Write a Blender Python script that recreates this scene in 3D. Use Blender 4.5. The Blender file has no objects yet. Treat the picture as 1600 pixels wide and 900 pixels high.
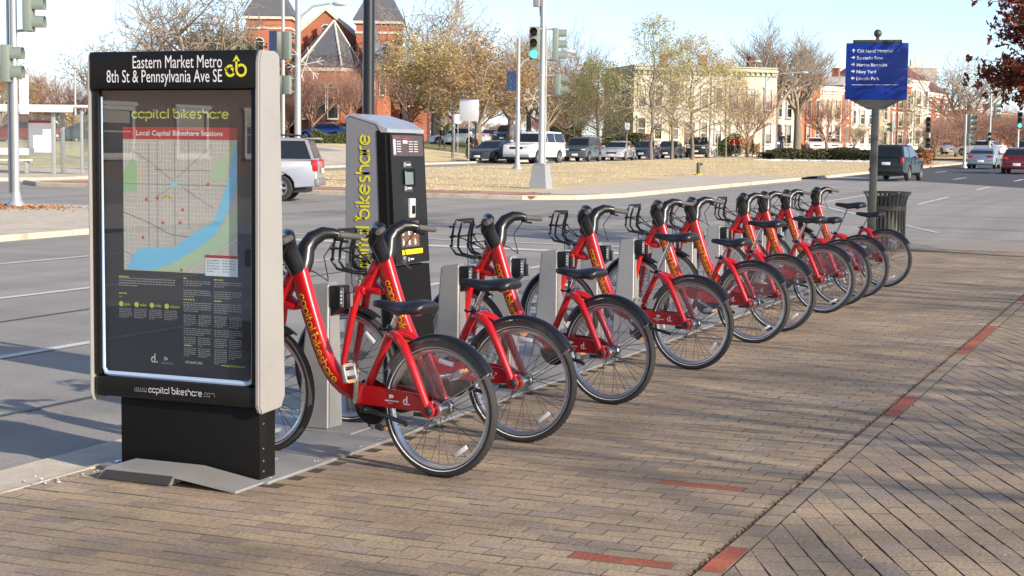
import bpy, bmesh, math, random
from mathutils import Vector, Matrix

R = math.radians
rng = random.Random(11)
S = bpy.context.scene
COL = S.collection

# ------------------------------------------------------------------ camera
EYE = 1.6
PITCH = math.atan(217 / 2500.0)
ROLL = 0.0122
YAW = R(22.75)
fw = Vector((-math.sin(YAW) * math.cos(PITCH), math.cos(YAW) * math.cos(PITCH), -math.sin(PITCH)))
rt = Vector((math.cos(YAW), math.sin(YAW), 0))
up = rt.cross(fw)
rt2 = rt * math.cos(ROLL) + up * math.sin(ROLL)
up2 = up * math.cos(ROLL) - rt * math.sin(ROLL)
cam_d = bpy.data.cameras.new('camera')
cam = bpy.data.objects.new('camera', cam_d)
COL.objects.link(cam)
M = Matrix.Identity(4)
for i in range(3):
    M[i][0] = rt2[i]; M[i][1] = up2[i]; M[i][2] = -fw[i]
M[0][3] = 0; M[1][3] = 0; M[2][3] = EYE
cam.matrix_world = M
cam_d.sensor_width = 36
cam_d.lens = 2500 / 1600 * 36
cam_d.clip_start = 0.1
cam_d.clip_end = 5000
S.camera = cam

# ------------------------------------------------------------------ light
SUN_AZ = 108.0       # clockwise from +Y
SUN_EL = 22.5
sd = Vector((math.sin(R(SUN_AZ)) * math.cos(R(SUN_EL)), math.cos(R(SUN_AZ)) * math.cos(R(SUN_EL)), math.sin(R(SUN_EL))))
W = bpy.data.worlds.new('World')
S.world = W
W.use_nodes = True
wn = W.node_tree
bg = wn.nodes['Background']
sky = wn.nodes.new('ShaderNodeTexSky')
sky.sky_type = 'NISHITA'
sky.sun_disc = False
sky.sun_elevation = R(SUN_EL)
sky.sun_rotation = R(SUN_AZ)
sky.air_density = 0.52
sky.dust_density = 0.6
sky.ozone_density = 0.0
wn.links.new(sky.outputs[0], bg.inputs[0])
bg.inputs[1].default_value = 0.15
sun_d = bpy.data.lights.new('sun', 'SUN')
sun_d.energy = 4.1
sun_d.angle = R(0.55)
sun_d.color = (1.0, 0.88, 0.73)
sun = bpy.data.objects.new('sun', sun_d)
COL.objects.link(sun)
sun.rotation_euler = (-sd).to_track_quat('-Z', 'Y').to_euler()
sun.location = sd * 60
S.view_settings.view_transform = 'Standard'
S.view_settings.look = 'None'
S.view_settings.exposure = 0.80
S.view_settings.gamma = 1.0
S.render.engine = 'CYCLES'
S.cycles.max_bounces = 6
S.cycles.transparent_max_bounces = 16

# ------------------------------------------------------------------ materials
def mat(name, col, rough=0.6, metal=0.0, var=0.0, vscale=4.0, bump=0.0, bscale=60.0, coat=0.0,
        emit=0.0, spec=0.5, rand=0.0, island=0.0, dirt=None, dscale=0.8):
    m = bpy.data.materials.new(name)
    m.use_nodes = True
    nt = m.node_tree
    b = nt.nodes['Principled BSDF']
    b.inputs['Base Color'].default_value = (*col, 1)
    b.inputs['Roughness'].default_value = rough
    b.inputs['Metallic'].default_value = metal
    b.inputs['Specular IOR Level'].default_value = spec
    if coat:
        b.inputs['Coat Weight'].default_value = coat
        b.inputs['Coat Roughness'].default_value = 0.06
    if emit:
        b.inputs['Emission Color'].default_value = (*col, 1)
        b.inputs['Emission Strength'].default_value = emit
    geo = nt.nodes.new('ShaderNodeNewGeometry')
    tc = nt.nodes.new('ShaderNodeTexCoord')
    cur = None
    def mulval(src, lo, hi):
        nonlocal cur
        mr = nt.nodes.new('ShaderNodeMapRange')
        mr.inputs[3].default_value = lo; mr.inputs[4].default_value = hi
        nt.links.new(src, mr.inputs[0])
        mx = nt.nodes.new('ShaderNodeMix'); mx.data_type = 'RGBA'; mx.blend_type = 'MULTIPLY'
        mx.inputs[0].default_value = 1.0
        if cur is None: mx.inputs[6].default_value = (*col, 1)
        else: nt.links.new(cur, mx.inputs[6])
        nt.links.new(mr.outputs[0], mx.inputs[7])
        cur = mx.outputs[2]
    if var:
        n = nt.nodes.new('ShaderNodeTexNoise'); n.inputs['Scale'].default_value = vscale
        n.inputs['Detail'].default_value = 6; n.inputs['Roughness'].default_value = 0.65
        nt.links.new(geo.outputs['Position'], n.inputs['Vector'])
        mulval(n.outputs['Fac'], 1 - var, 1 + var)
    if island:
        mulval(geo.outputs['Random Per Island'], 1 - island, 1 + island)
    if rand:
        oi = nt.nodes.new('ShaderNodeObjectInfo')
        mulval(oi.outputs['Random'], 1 - rand, 1 + rand)
    if dirt:
        n = nt.nodes.new('ShaderNodeTexNoise'); n.inputs['Scale'].default_value = dscale
        n.inputs['Detail'].default_value = 8; n.inputs['Roughness'].default_value = 0.7
        nt.links.new(geo.outputs['Position'], n.inputs['Vector'])
        rp = nt.nodes.new('ShaderNodeMapRange')
        rp.inputs[1].default_value = 0.52; rp.inputs[2].default_value = 0.72
        nt.links.new(n.outputs['Fac'], rp.inputs[0])
        mx = nt.nodes.new('ShaderNodeMix'); mx.data_type = 'RGBA'
        nt.links.new(rp.outputs[0], mx.inputs[0])
        if cur is None: mx.inputs[6].default_value = (*col, 1)
        else: nt.links.new(cur, mx.inputs[6])
        mx.inputs[7].default_value = (*dirt, 1)
        cur = mx.outputs[2]
    if cur is not None:
        nt.links.new(cur, b.inputs['Base Color'])
    if bump:
        n = nt.nodes.new('ShaderNodeTexNoise'); n.inputs['Scale'].default_value = bscale
        n.inputs['Detail'].default_value = 4
        nt.links.new(geo.outputs['Position'], n.inputs['Vector'])
        bp = nt.nodes.new('ShaderNodeBump'); bp.inputs['Strength'].default_value = bump
        bp.inputs['Distance'].default_value = 0.02
        nt.links.new(n.outputs['Fac'], bp.inputs['Height'])
        nt.links.new(bp.outputs[0], b.inputs['Normal'])
    return m

def glass_mat(name, tint, gloss=1.0, rough=0.02, alpha=0.25):
    """thin pane: transparent with a fresnel reflection and a slight tint of its own"""
    m = bpy.data.materials.new(name); m.use_nodes = True
    nt = m.node_tree; nt.nodes.clear()
    out = nt.nodes.new('ShaderNodeOutputMaterial')
    tr = nt.nodes.new('ShaderNodeBsdfTransparent'); tr.inputs[0].default_value = (*tint, 1)
    pr = nt.nodes.new('ShaderNodeBsdfPrincipled')
    pr.inputs['Base Color'].default_value = (tint[0] * .5, tint[1] * .5, tint[2] * .5, 1)
    pr.inputs['Roughness'].default_value = 0.3
    m1 = nt.nodes.new('ShaderNodeMixShader'); m1.inputs[0].default_value = alpha
    nt.links.new(tr.outputs[0], m1.inputs[1]); nt.links.new(pr.outputs[0], m1.inputs[2])
    gl = nt.nodes.new('ShaderNodeBsdfGlossy'); gl.inputs[1].default_value = rough
    lw = nt.nodes.new('ShaderNodeLayerWeight'); lw.inputs[0].default_value = .5
    pw = nt.nodes.new('ShaderNodeMath'); pw.operation = 'POWER'; pw.inputs[1].default_value = 5
    nt.links.new(lw.outputs['Facing'], pw.inputs[0])
    mu = nt.nodes.new('ShaderNodeMath'); mu.operation = 'MULTIPLY_ADD'; mu.use_clamp = True
    mu.inputs[1].default_value = .9; mu.inputs[2].default_value = .045 * gloss
    nt.links.new(pw.outputs[0], mu.inputs[0])
    m2 = nt.nodes.new('ShaderNodeMixShader')
    nt.links.new(mu.outputs[0], m2.inputs[0])
    nt.links.new(m1.outputs[0], m2.inputs[1]); nt.links.new(gl.outputs[0], m2.inputs[2])
    nt.links.new(m2.outputs[0], out.inputs[0])
    return m

# ------------------------------------------------------------------ mesh helper
class MB:
    def __init__(s):
        s.v = []; s.f = []
    def add(s, vs, fs, T=None):
        o = len(s.v)
        for p in vs:
            s.v.append(tuple(T @ Vector(p)) if T is not None else tuple(p))
        for f in fs:
            s.f.append(tuple(i + o for i in f))
        return s
    def box(s, c, d, T=None, ch=0.0):
        cx, cy, cz = c; dx, dy, dz = d[0] / 2, d[1] / 2, d[2] / 2
        if ch <= 0:
            vs = [(cx + sx * dx, cy + sy * dy, cz + sz * dz) for sz in (-1, 1) for sy in (-1, 1) for sx in (-1, 1)]
            fs = [(0, 2, 3, 1), (4, 5, 7, 6), (0, 1, 5, 4), (2, 6, 7, 3), (0, 4, 6, 2), (1, 3, 7, 5)]
            return s.add(vs, fs, T)
        ch = min(ch, dx * .95, dy * .95, dz * .95)
        bm = bmesh.new()
        bmesh.ops.create_cube(bm, size=1.0)
        for v in bm.verts:
            v.co = Vector((cx + v.co.x * 2 * dx, cy + v.co.y * 2 * dy, cz + v.co.z * 2 * dz))
        bmesh.ops.bevel(bm, geom=bm.edges[:], offset=ch, segments=2, affect='EDGES', profile=0.5)
        s.addbm(bm, T); bm.free()
        return s
    def addbm(s, bm, T=None):
        bm.verts.index_update()
        s.add([v.co for v in bm.verts], [[v.index for v in f.verts] for f in bm.faces], T)
    def tube(s, pts, r, n=8, cap=True, T=None, flat=None):
        """tube along points; r number or list; flat=(a,b) scales section"""
        pts = [Vector(p) for p in pts]
        k = len(pts)
        if not isinstance(r, (list, tuple)): r = [r] * k
        ref = None; rings = []
        for i in range(k):
            t = (pts[min(i + 1, k - 1)] - pts[max(i - 1, 0)])
            if t.length < 1e-9: t = Vector((0, 0, 1))
            t.normalize()
            if ref is None:
                a = Vector((0, 0, 1)) if abs(t.z) < 0.9 else Vector((1, 0, 0))
                ref = (a - t * a.dot(t)).normalized()
            else:
                ref = (ref - t * ref.dot(t))
                ref = ref.normalized() if ref.length > 1e-6 else t.orthogonal().normalized()
            b = t.cross(ref)
            rings.append([pts[i] + (ref * math.cos(2 * math.pi * j / n) + b * math.sin(2 * math.pi * j / n)) * r[i] for j in range(n)])
        vs = [p for rg in rings for p in rg]
        fs = []
        for i in range(k - 1):
            for j in range(n):
                a = i * n + j; b2 = i * n + (j + 1) % n
                fs.append((a, b2, b2 + n, a + n))
        if cap:
            fs.append(tuple(reversed(range(n)))); fs.append(tuple(range((k - 1) * n, k * n)))
        return s.add(vs, fs, T)
    def loft(s, rings, cap=True, closed=True, T=None):
        n = len(rings[0]); k = len(rings)
        vs = [p for rg in rings for p in rg]; fs = []
        for i in range(k - 1):
            for j in range(n if closed else n - 1):
                a = i * n + j; b2 = i * n + (j + 1) % n
                fs.append((a, b2, b2 + n, a + n))
        if cap and closed:
            fs.append(tuple(reversed(range(n)))); fs.append(tuple(range((k - 1) * n, k * n)))
        return s.add(vs, fs, T)
    def lathe(s, prof, n=24, T=None, a0=0.0, a1=2 * math.pi):
        """prof: (r, z) list, axis z"""
        full = abs(a1 - a0 - 2 * math.pi) < 1e-6
        m = n if full else n + 1
        vs = []; k = len(prof); fs = []
        for j in range(m):
            a = a0 + (a1 - a0) * j / n
            for r, z in prof: vs.append((r * math.cos(a), r * math.sin(a), z))
        for j in range(n):
            j2 = (j + 1) % m
            for i in range(k - 1):
                fs.append((j * k + i, j2 * k + i, j2 * k + i + 1, j * k + i + 1))
        return s.add(vs, fs, T)
    def prism(s, poly, h0, h1, T=None):
        """poly in xy, extruded z h0..h1"""
        n = len(poly)
        vs = [(x, y, h0) for x, y in poly] + [(x, y, h1) for x, y in poly]
        fs = [tuple(reversed(range(n))), tuple(range(n, 2 * n))]
        fs += [(i, (i + 1) % n, (i + 1) % n + n, i + n) for i in range(n)]
        return s.add(vs, fs, T)
    def ball(s, c, r, n=12, sc=(1, 1, 1), T=None):
        prof = [(r * math.sin(math.pi * i / (n // 2)), -r * math.cos(math.pi * i / (n // 2))) for i in range(n // 2 + 1)]
        prof[0] = (1e-4, -r); prof[-1] = (1e-4, r)
        M2 = Matrix.Translation(c) @ Matrix.Diagonal((*sc, 1))
        return s.lathe(prof, n, (T @ M2) if T is not None else M2)
    def mesh(s, name, m, ang=35, idx=None):
        me = bpy.data.meshes.new(name)
        me.from_pydata(s.v, [], s.f)
        for q in (m if isinstance(m, (list, tuple)) else [m]): me.materials.append(q)
        if idx: me.polygons.foreach_set('material_index', idx)
        if ang:
            me.polygons.foreach_set('use_smooth', [True] * len(me.polygons))
            me.set_sharp_from_angle(angle=R(ang))
        me.validate()
        return me
    def build(s, name, m, parent=None, ang=35, label=None):
        o = bpy.data.objects.new(name, s.mesh(name, m, ang))
        COL.objects.link(o)
        if parent is not None: o.parent = parent
        if label: o['label'] = label
        return o

def thing(name, label, cat, loc=(0, 0, 0), rz=0.0, group=None):
    o = bpy.data.objects.new(name, None)
    o.empty_display_size = 0.2
    COL.objects.link(o)
    o.location = loc; o.rotation_euler = (0, 0, rz)
    o['label'] = label; o['category'] = cat
    if group: o['group'] = group
    return o
def tag(o, label, cat, group=None):
    o['label'] = label; o['category'] = cat
    if group: o['group'] = group
    return o
def dup(root, loc, rz, label, group=None, sc=None):
    r = root.copy(); COL.objects.link(r)
    r.location = loc; r.rotation_euler = (0, 0, rz)
    if sc: r.scale = (sc, sc, sc) if not isinstance(sc, tuple) else sc
    r['label'] = label
    if group: r['group'] = group
    for ch in list(root.children):
        c = ch.copy(); COL.objects.link(c); c.parent = r
        for g in list(ch.children):
            d = g.copy(); COL.objects.link(d); d.parent = c
    return r
def struct(o):
    o['kind'] = 'structure'; return o

# ground height: flat near the station, then rising gently away from the viewer
SY, CY = math.sin(YAW), math.cos(YAW)
def dep(x, y): return -x * SY + y * CY
def cl01(t): return 0.0 if t < 0 else 1.0 if t > 1 else t
def gz(x, y):
    d = dep(x, y)
    return 0.0096 * max(0.0, d - 25.0) + 0.9 * cl01((-44.0 - x) / 10.0) * cl01((d - 75.0) / 10.0)
def LD(lat, depth):
    """metres to the right of / away from the viewpoint -> world xy"""
    return (lat * CY - depth * SY, lat * SY + depth * CY)
def at(px, depth):
    x, y = LD((px - 800) / 2500.0 * depth, depth)
    return Vector((x, y, gz(x, y)))
def zat(py, px, depth):
    """height of a photo row at that distance"""
    return EYE + (233 + 0.0122 * (px - 800) - py) / 2500.0 * depth
def sheet(name, poly, dz, m, parent=None, rise=0.0, holes=None):
    """ground patch following gz; rise>0 gives kerb-like side walls down by that much"""
    bm = bmesh.new()
    vs = [bm.verts.new((x, y, 0)) for x, y in poly]
    f = bm.faces.new(vs)
    f.normal_update()
    if f.normal.z < 0: f.normal_flip()
    for X0 in (-44.0, -54.0):
        bmesh.ops.bisect_plane(bm, geom=bm.verts[:] + bm.edges[:] + bm.faces[:], plane_co=(X0, 0, 0), plane_no=(1, 0, 0))
    for d0 in (25.0, 75.0, 80.0, 85.0):
        bmesh.ops.bisect_plane(bm, geom=bm.verts[:] + bm.edges[:] + bm.faces[:], plane_co=(-SY * d0, CY * d0, 0), plane_no=(-SY, CY, 0))
    if rise:
        be = [e for e in bm.edges if e.is_boundary]
        r = bmesh.ops.extrude_edge_only(bm, edges=be)
        low = {v for v in r['geom'] if isinstance(v, bmesh.types.BMVert)}
    else: low = set()
    for v in bm.verts:
        v.co.z = gz(v.co.x, v.co.y) + dz - (rise if v in low else 0)
    bmesh.ops.triangulate(bm, faces=[f for f in bm.faces if len(f.verts) > 4])
    me = bpy.data.meshes.new(name); bm.to_mesh(me); bm.free()
    me.materials.append(m)
    o = bpy.data.objects.new(name, me); COL.objects.link(o)
    if parent is not None: o.parent = parent
    else: struct(o)
    return o
def kerb_line(name, pts, w, h, m, parent=None, side=1, base=0.0):
    """kerb stones along a polyline, one mesh per stone"""
    first = None; out = []
    for i in range(len(pts) - 1):
        a = Vector((*pts[i], 0)); b = Vector((*pts[i + 1], 0))
        L = (b - a).length; t = (b - a).normalized(); nrm = Vector((-t.y, t.x, 0)) * side
        k = max(1, round(L / 2.4)); 
        for j in range(k):
            p = a + t * (L * j / k + 0.006); q = a + t * (L * (j + 1) / k - 0.006)
            mb = MB()
            c = 0.025
            sec = [(0, -0.1), (w, -0.1), (w, h), (c, h), (0, h - c)]
            r0 = [p + nrm * u + Vector((0, 0, gz(p.x, p.y) + base + z)) for u, z in sec]
            r1 = [q + nrm * u + Vector((0, 0, gz(q.x, q.y) + base + z)) for u, z in sec]
            mb.loft([r0, r1])
            o = mb.build('kerb_stone', m, parent, ang=30)
            if parent is None: struct(o)
            out.append(o)
    return out

# ------------------------------------------------------------------ lettering
_fc = {}
def text_shape(body, size=1.0, bold=0.0):
    key = (body, bold)
    if key not in _fc:
        cu = bpy.data.curves.new('t', 'FONT'); cu.body = body; cu.size = 1.0
        cu.offset = bold; cu.resolution_u = 3
        o = bpy.data.objects.new('t', cu); COL.objects.link(o)
        dg = bpy.context.evaluated_depsgraph_get()
        me = o.evaluated_get(dg).to_mesh()
        vs = [v.co.copy() for v in me.vertices]; fs = [tuple(p.vertices) for p in me.polygons]
        o.evaluated_get(dg).to_mesh_clear()
        bpy.data.objects.remove(o); bpy.data.curves.remove(cu)
        _fc[key] = (vs, fs)
    vs, fs = _fc[key]
    return [(v.x * size, v.y * size) for v in vs], fs
def put_text(mb, body, size, origin, ux, uy, align='L', bold=0.0, width=None):
    """flat letters from origin along ux, uy"""
    vs, fs = text_shape(body, size, bold)
    if not vs: return
    x0 = min(v[0] for v in vs); x1 = max(v[0] for v in vs)
    k = (width / (x1 - x0)) if width else 1.0
    off = {'L': -x0, 'R': -x1, 'C': -(x0 + x1) / 2}[align]
    ux = Vector(ux); uy = Vector(uy); o = Vector(origin)
    mb.add([o + ux * ((v[0] + off) * k) + uy * v[1] for v in vs], fs)

# rounded monoline letters for the word mark
def arc(cx, cy, r, a0, a1, n=10, ry=None):
    ry = ry or r
    return [(cx + r * math.cos(R(a0 + (a1 - a0) * i / n)), cy + ry * math.sin(R(a0 + (a1 - a0) * i / n))) for i in range(n + 1)]
GL = {
 'c': (0.86, [arc(.45, .45, .38, 40, 325, 14), [(.74, .69), (.50, .62)]]),
 'a': (0.98, [arc(.45, .45, .38, 0, 360, 18), [(.83, .83), (.83, .05)]]),
 'p': (0.98, [arc(.49, .45, .38, 0, 360, 18), [(.11, .83), (.11, -.38)]]),
 'i': (0.34, [[(.15, .05), (.15, .83)], [(.15, 1.02), (.15, 1.14)]]),
 't': (0.60, [[(.22, 1.15), (.22, .3)] + arc(.40, .25, .18, 180, 290, 6), [(.02, .83), (.48, .83)]]),
 'l': (0.34, [[(.15, .05), (.15, 1.25)]]),
 'b': (0.98, [arc(.49, .45, .38, 0, 360, 18), [(.11, .45), (.11, 1.30)], [(-.08, 1.10), (.11, 1.30), (.30, 1.10)]]),
 'k': (0.80, [[(.11, .05), (.11, 1.25)], [(.66, .85), (.15, .42), (.70, .05)]]),
 'e': (0.96, [[(.10, .47), (.82, .47)] + arc(.46, .45, .38, 5, 320, 16)]),
 's': (0.74, [arc(.38, .65, .22, 40, 180, 8, .2) + [(.20, .55), (.52, .38)] + arc(.36, .26, .24, 20, -140, 8, .2)]),
 'h': (0.90, [[(.11, .05), (.11, 1.25)], [(.11, .05)] + arc(.43, .50, .32, 180, 0, 10, .34) + [(.75, .05)]]),
 'r': (0.60, [[(.11, .05), (.11, .83)], [(.11, .30)] + arc(.43, .50, .32, 180, 70, 8, .34)]),
 'o': (0.96, [arc(.46, .45, .38, 0, 360, 18)]),
 'm': (1.30, [[(.11, .05), (.11, .83)], [(.11, .05)] + arc(.36, .58, .25, 180, 0, 8, .26) + [(.61, .05)], [(.61, .05)] + arc(.86, .58, .25, 180, 0, 8, .26) + [(1.11, .05)]]),
 'w': (1.20, [[(.10, .83), (.10, .30)] + arc(.34, .30, .24, 180, 360, 8) + [(.58, .83)], [(.58, .30)] + arc(.82, .30, .24, 180, 360, 8) + [(1.06, .83)]]),
 '.': (0.30, [[(.12, .03), (.12, .14)]]),
 ' ': (0.45, []),
}
def mark(body, sw=0.17):
    """list of small quads (u,v) for the word; x-height about .85"""
    quads = []; x = 0.0
    for chx in body:
        adv, strokes = GL[chx]
        for st in strokes:
            pl = []
            for i in range(len(st) - 1):
                (x0, y0), (x1, y1) = st[i], st[i + 1]
                k = max(1, int(math.hypot(x1 - x0, y1 - y0) / 0.25))
                for j in range(k): pl.append((x0 + (x1 - x0) * j / k, y0 + (y1 - y0) * j / k))
            pl.append(st[-1])
            closed = math.hypot(pl[0][0] - pl[-1][0], pl[0][1] - pl[-1][1]) < 1e-6
            L = []
            for i, p in enumerate(pl):
                a = pl[i - 1] if i > 0 else (pl[-2] if closed else pl[0])
                b = pl[i + 1] if i < len(pl) - 1 else (pl[1] if closed else pl[-1])
                tx, ty = b[0] - a[0], b[1] - a[1]; l = math.hypot(tx, ty) or 1
                nx, ny = -ty / l * sw / 2, tx / l * sw / 2
                L.append(((p[0] + nx + x, p[1] + ny), (p[0] - nx + x, p[1] - ny)))
            for i in range(len(L) - 1):
                quads.append((L[i][1], L[i + 1][1], L[i + 1][0], L[i][0]))
        x += adv
    return quads, x
def put_mark(mb, body, height, mapf, sw=0.17, length=None):
    """mapf(u,v)->point, u in metres along, v in metres up"""
    q, w = mark(body, sw)
    k = height / 0.85
    ku = (length / w) if length else k
    for quad in q:
        mb.add([mapf(u * ku, v * k) for u, v in quad], [(0, 1, 2, 3)])
# ------------------------------------------------------------------ setting: ground, roads, pavements
M_asph = mat('asphalt', (.315, .295, .27), .85, var=.14, vscale=.7, bump=.5, bscale=160, dirt=(.255, .24, .225), dscale=.35)
M_dark = mat('asphalt_dark_shaded', (.070, .072, .078), .85, var=.15, vscale=.8, bump=.4, bscale=120)  # darker asphalt, with the shade over the far avenue put into its colour
M_conc = mat('concrete', (.56, .49, .39), .85, var=.14, vscale=1.5, bump=.3, bscale=90, dirt=(.40, .35, .28), dscale=.8)
M_kerb = mat('kerb_concrete', (.46, .41, .33), .85, var=.18, vscale=3, bump=.3, bscale=70, dirt=(.28, .24, .18), dscale=1.2)
M_grass = mat('dry_grass', (.62, .49, .28), .95, var=.16, vscale=1.3, bump=.22, bscale=25, dirt=(.40, .32, .15), dscale=.25)
M_lawn = mat('lawn', (.17, .19, .06), .95, var=.3, vscale=1.2, bump=.8, bscale=25, dirt=(.34, .28, .14), dscale=.3)
M_earth = mat('bare_earth', (.24, .19, .13), .95, var=.25, vscale=.5, bump=.5, bscale=12)
M_paint = mat('road_paint', (.62, .62, .60), .7, var=.12, vscale=6, dirt=(.33, .33, .32), dscale=3)
M_strip = None
M_joint = mat('joint_sand', (.055, .045, .035), .95, var=.3, vscale=40)
M_snow_old = mat('old_snow', (.46, .47, .50), .7, bump=.4, bscale=60)
M_snow = mat('snow', (.80, .82, .86), .7, bump=.4, bscale=8)

def streaks(m, vec, lo, hi, det=5):
    nt = m.node_tree; b = nt.nodes['Principled BSDF']; lk = b.inputs['Base Color'].links[0].from_socket
    geo = nt.nodes.new('ShaderNodeNewGeometry'); mp = nt.nodes.new('ShaderNodeMapping'); mp.inputs['Scale'].default_value = vec
    nt.links.new(geo.outputs['Position'], mp.inputs[0])
    n = nt.nodes.new('ShaderNodeTexNoise'); n.inputs['Scale'].default_value = 1; n.inputs['Detail'].default_value = det; nt.links.new(mp.outputs[0], n.inputs[0])
    mr = nt.nodes.new('ShaderNodeMapRange'); mr.inputs[1].default_value = .3; mr.inputs[2].default_value = .7; mr.inputs[3].default_value = lo; mr.inputs[4].default_value = hi
    nt.links.new(n.outputs['Fac'], mr.inputs[0])
    mx = nt.nodes.new('ShaderNodeMix'); mx.data_type = 'RGBA'; mx.blend_type = 'MULTIPLY'; mx.inputs[0].default_value = 1
    nt.links.new(lk, mx.inputs[6]); nt.links.new(mr.outputs[0], mx.inputs[7]); nt.links.new(mx.outputs[2], b.inputs['Base Color'])
streaks(M_asph, (1.1, .04, 1), .84, 1.12)      # wheel tracks along the lanes
streaks(M_asph, (.05, 1.6, 1), .90, 1.08)      # and across, from the crossing street
streaks(M_asph, (38, 38, 38), .86, 1.14, 2)    # aggregate
streaks(M_grass, (.7, .7, .7), .84, 1.12)
streaks(M_conc, (6, 6, 6), .88, 1.10)
def brick_mat(name, col, red=False, mode='island'):
    m = bpy.data.materials.new(name); m.use_nodes = True
    nt = m.node_tree; b = nt.nodes['Principled BSDF']
    b.inputs['Roughness'].default_value = .72
    b.inputs['Specular IOR Level'].default_value = .35
    geo = nt.nodes.new('ShaderNodeNewGeometry')
    if mode == 'island': rnd = geo.outputs['Random Per Island']
    else: rnd = nt.nodes.new('ShaderNodeObjectInfo').outputs['Random']
    cr = nt.nodes.new('ShaderNodeValToRGB')
    e = cr.color_ramp.elements
    if red:
        cols = [(0, (.29, .080, .045)), (1, (.39, .115, .060))]
    else:
        cols = [(0, (.25, .193, .150)), (.25, (.325, .250, .168)), (.55, (.362, .275, .178)), (.8, (.345, .250, .172)), (1, (.285, .228, .182))]
    e[0].position = 0; e[0].color = (*cols[0][1], 1); e[1].position = 1; e[1].color = (*cols[-1][1], 1)
    for p, c in cols[1:-1]:
        k = e.new(p); k.color = (*c, 1)
    nt.links.new(rnd, cr.inputs[0])
    n = nt.nodes.new('ShaderNodeTexNoise'); n.inputs['Scale'].default_value = 55; n.inputs['Detail'].default_value = 5
    nt.links.new(geo.outputs['Position'], n.inputs['Vector'])
    n2 = nt.nodes.new('ShaderNodeTexNoise'); n2.inputs['Scale'].default_value = 1.1; n2.inputs['Detail'].default_value = 5
    nt.links.new(geo.outputs['Position'], n2.inputs['Vector'])
    cur = cr.outputs[0]
    for nn, lo, hi in ((n, .70, 1.30), (n2, .62, 1.34)):
        mr = nt.nodes.new('ShaderNodeMapRange'); mr.inputs[1].default_value = .25; mr.inputs[2].default_value = .75
        mr.inputs[3].default_value = lo; mr.inputs[4].default_value = hi
        nt.links.new(nn.outputs['Fac'], mr.inputs[0])
        mx = nt.nodes.new('ShaderNodeMix'); mx.data_type = 'RGBA'; mx.blend_type = 'MULTIPLY'; mx.inputs[0].default_value = 1
        nt.links.new(cur, mx.inputs[6]); nt.links.new(mr.outputs[0], mx.inputs[7]); cur = mx.outputs[2]
    nt.links.new(cur, b.inputs['Base Color'])
    bp = nt.nodes.new('ShaderNodeBump'); bp.inputs['Strength'].default_value = .45; bp.inputs['Distance'].default_value = .01
    nt.links.new(n.outputs['Fac'], bp.inputs['Height']); nt.links.new(bp.outputs[0], b.inputs['Normal'])
    return m
M_bk_obj = brick_mat('paver_single', None, mode='object')
M_bk_isl = brick_mat('paver_field', None, mode='island')
M_bk_red = brick_mat('paver_red', None, red=True, mode='object')

RD = -0.05   # road level below the pavement
sheet('ground', [(-1500, -300), (700, -300), (700, 2500), (-1500, 2500)], RD - .05, M_earth)
road = sheet('road', [(-50, -60), (40, -60), (40, 60), (40, 72), (-6, 66), (-15.6, 79), (-60, 79), (-60, 30)], RD, M_asph)
sheet('avenue', [(-41.2, 79.0), (-15.6, 79.0), (-6, 66), (6, 64), (6, 600), (-41.2, 600)], RD + .004, M_dark)
sheet('avenue_far_lane', [(-41.2, 72), (-36.4, 60), (-36.4, 600), (-41.2, 600)], RD + .010, M_asph)
sheet('crossing_avenue', [(-200, 88), (-41, 76), (-41, 84), (-200, 100)], RD + .014, M_asph)

def line(poly, name='lane_line'):
    return sheet(name, poly, RD + .008, M_paint, parent=road)
for X in (-8.35, -11.55, -14.85):
    line([(X - .06, -20), (X + .06, -20), (X + .06, 23.6), (X - .06, 23.6)])
line([(-15.6, 24.0), (-5.6, 24.0), (-5.6, 24.35), (-15.6, 24.35)], 'stop_line')
line([(-15.8, 25.6), (-5.4, 25.6), (-5.4, 25.74), (-15.8, 25.74)], 'crosswalk_line')
line([(-15.8, 29.6), (-5.0, 29.6), (-5.0, 29.74), (-15.8, 29.74)], 'crosswalk_line')
for X, y0, y1 in ((-7.1, 47, 53.5), (-9.75, 45, 53.3), (-12.6, 50, 56)):
    line([(X - .06, y0), (X + .06, y0), (X + .06, y1), (X - .06, y1)])
line([(-4.6, 33), (-4.5, 33), (-9.6, 45), (-9.75, 45)])
for X in (-7.2, -10.0, -12.95):
    for k in range(9):
        y0 = 62 + k * 14 if X > -8 else 77 + k * 15
        line([(X - .07, y0), (X + .07, y0), (X + .07, y0 + 4.5), (X - .07, y0 + 4.5)])
# tar seams and a manhole cover in the carriageway
M_tar = mat('tar', (.05, .05, .052), .5)
for pts in ([(-6.4, -5), (-6.6, 6), (-6.35, 14), (-6.5, 24)], [(-5.2, 31), (-9, 31.6), (-14, 31.2), (-22, 32)], [(-2, 34.5), (-7, 35.2), (-13, 35)], [(-10.2, 3), (-10.0, 11), (-10.3, 20)], [(2, 40), (-6, 40.5), (-14, 41)]):
    for a, b2 in zip(pts[:-1], pts[1:]):
        v = Vector((b2[0] - a[0], b2[1] - a[1])).normalized(); n_ = Vector((-v.y, v.x)) * .025
        sheet('tar_seam', [(a[0] + n_.x, a[1] + n_.y), (a[0] - n_.x, a[1] - n_.y), (b2[0] - n_.x, b2[1] - n_.y), (b2[0] + n_.x, b2[1] + n_.y)], RD + .006, M_tar, parent=road)

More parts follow.
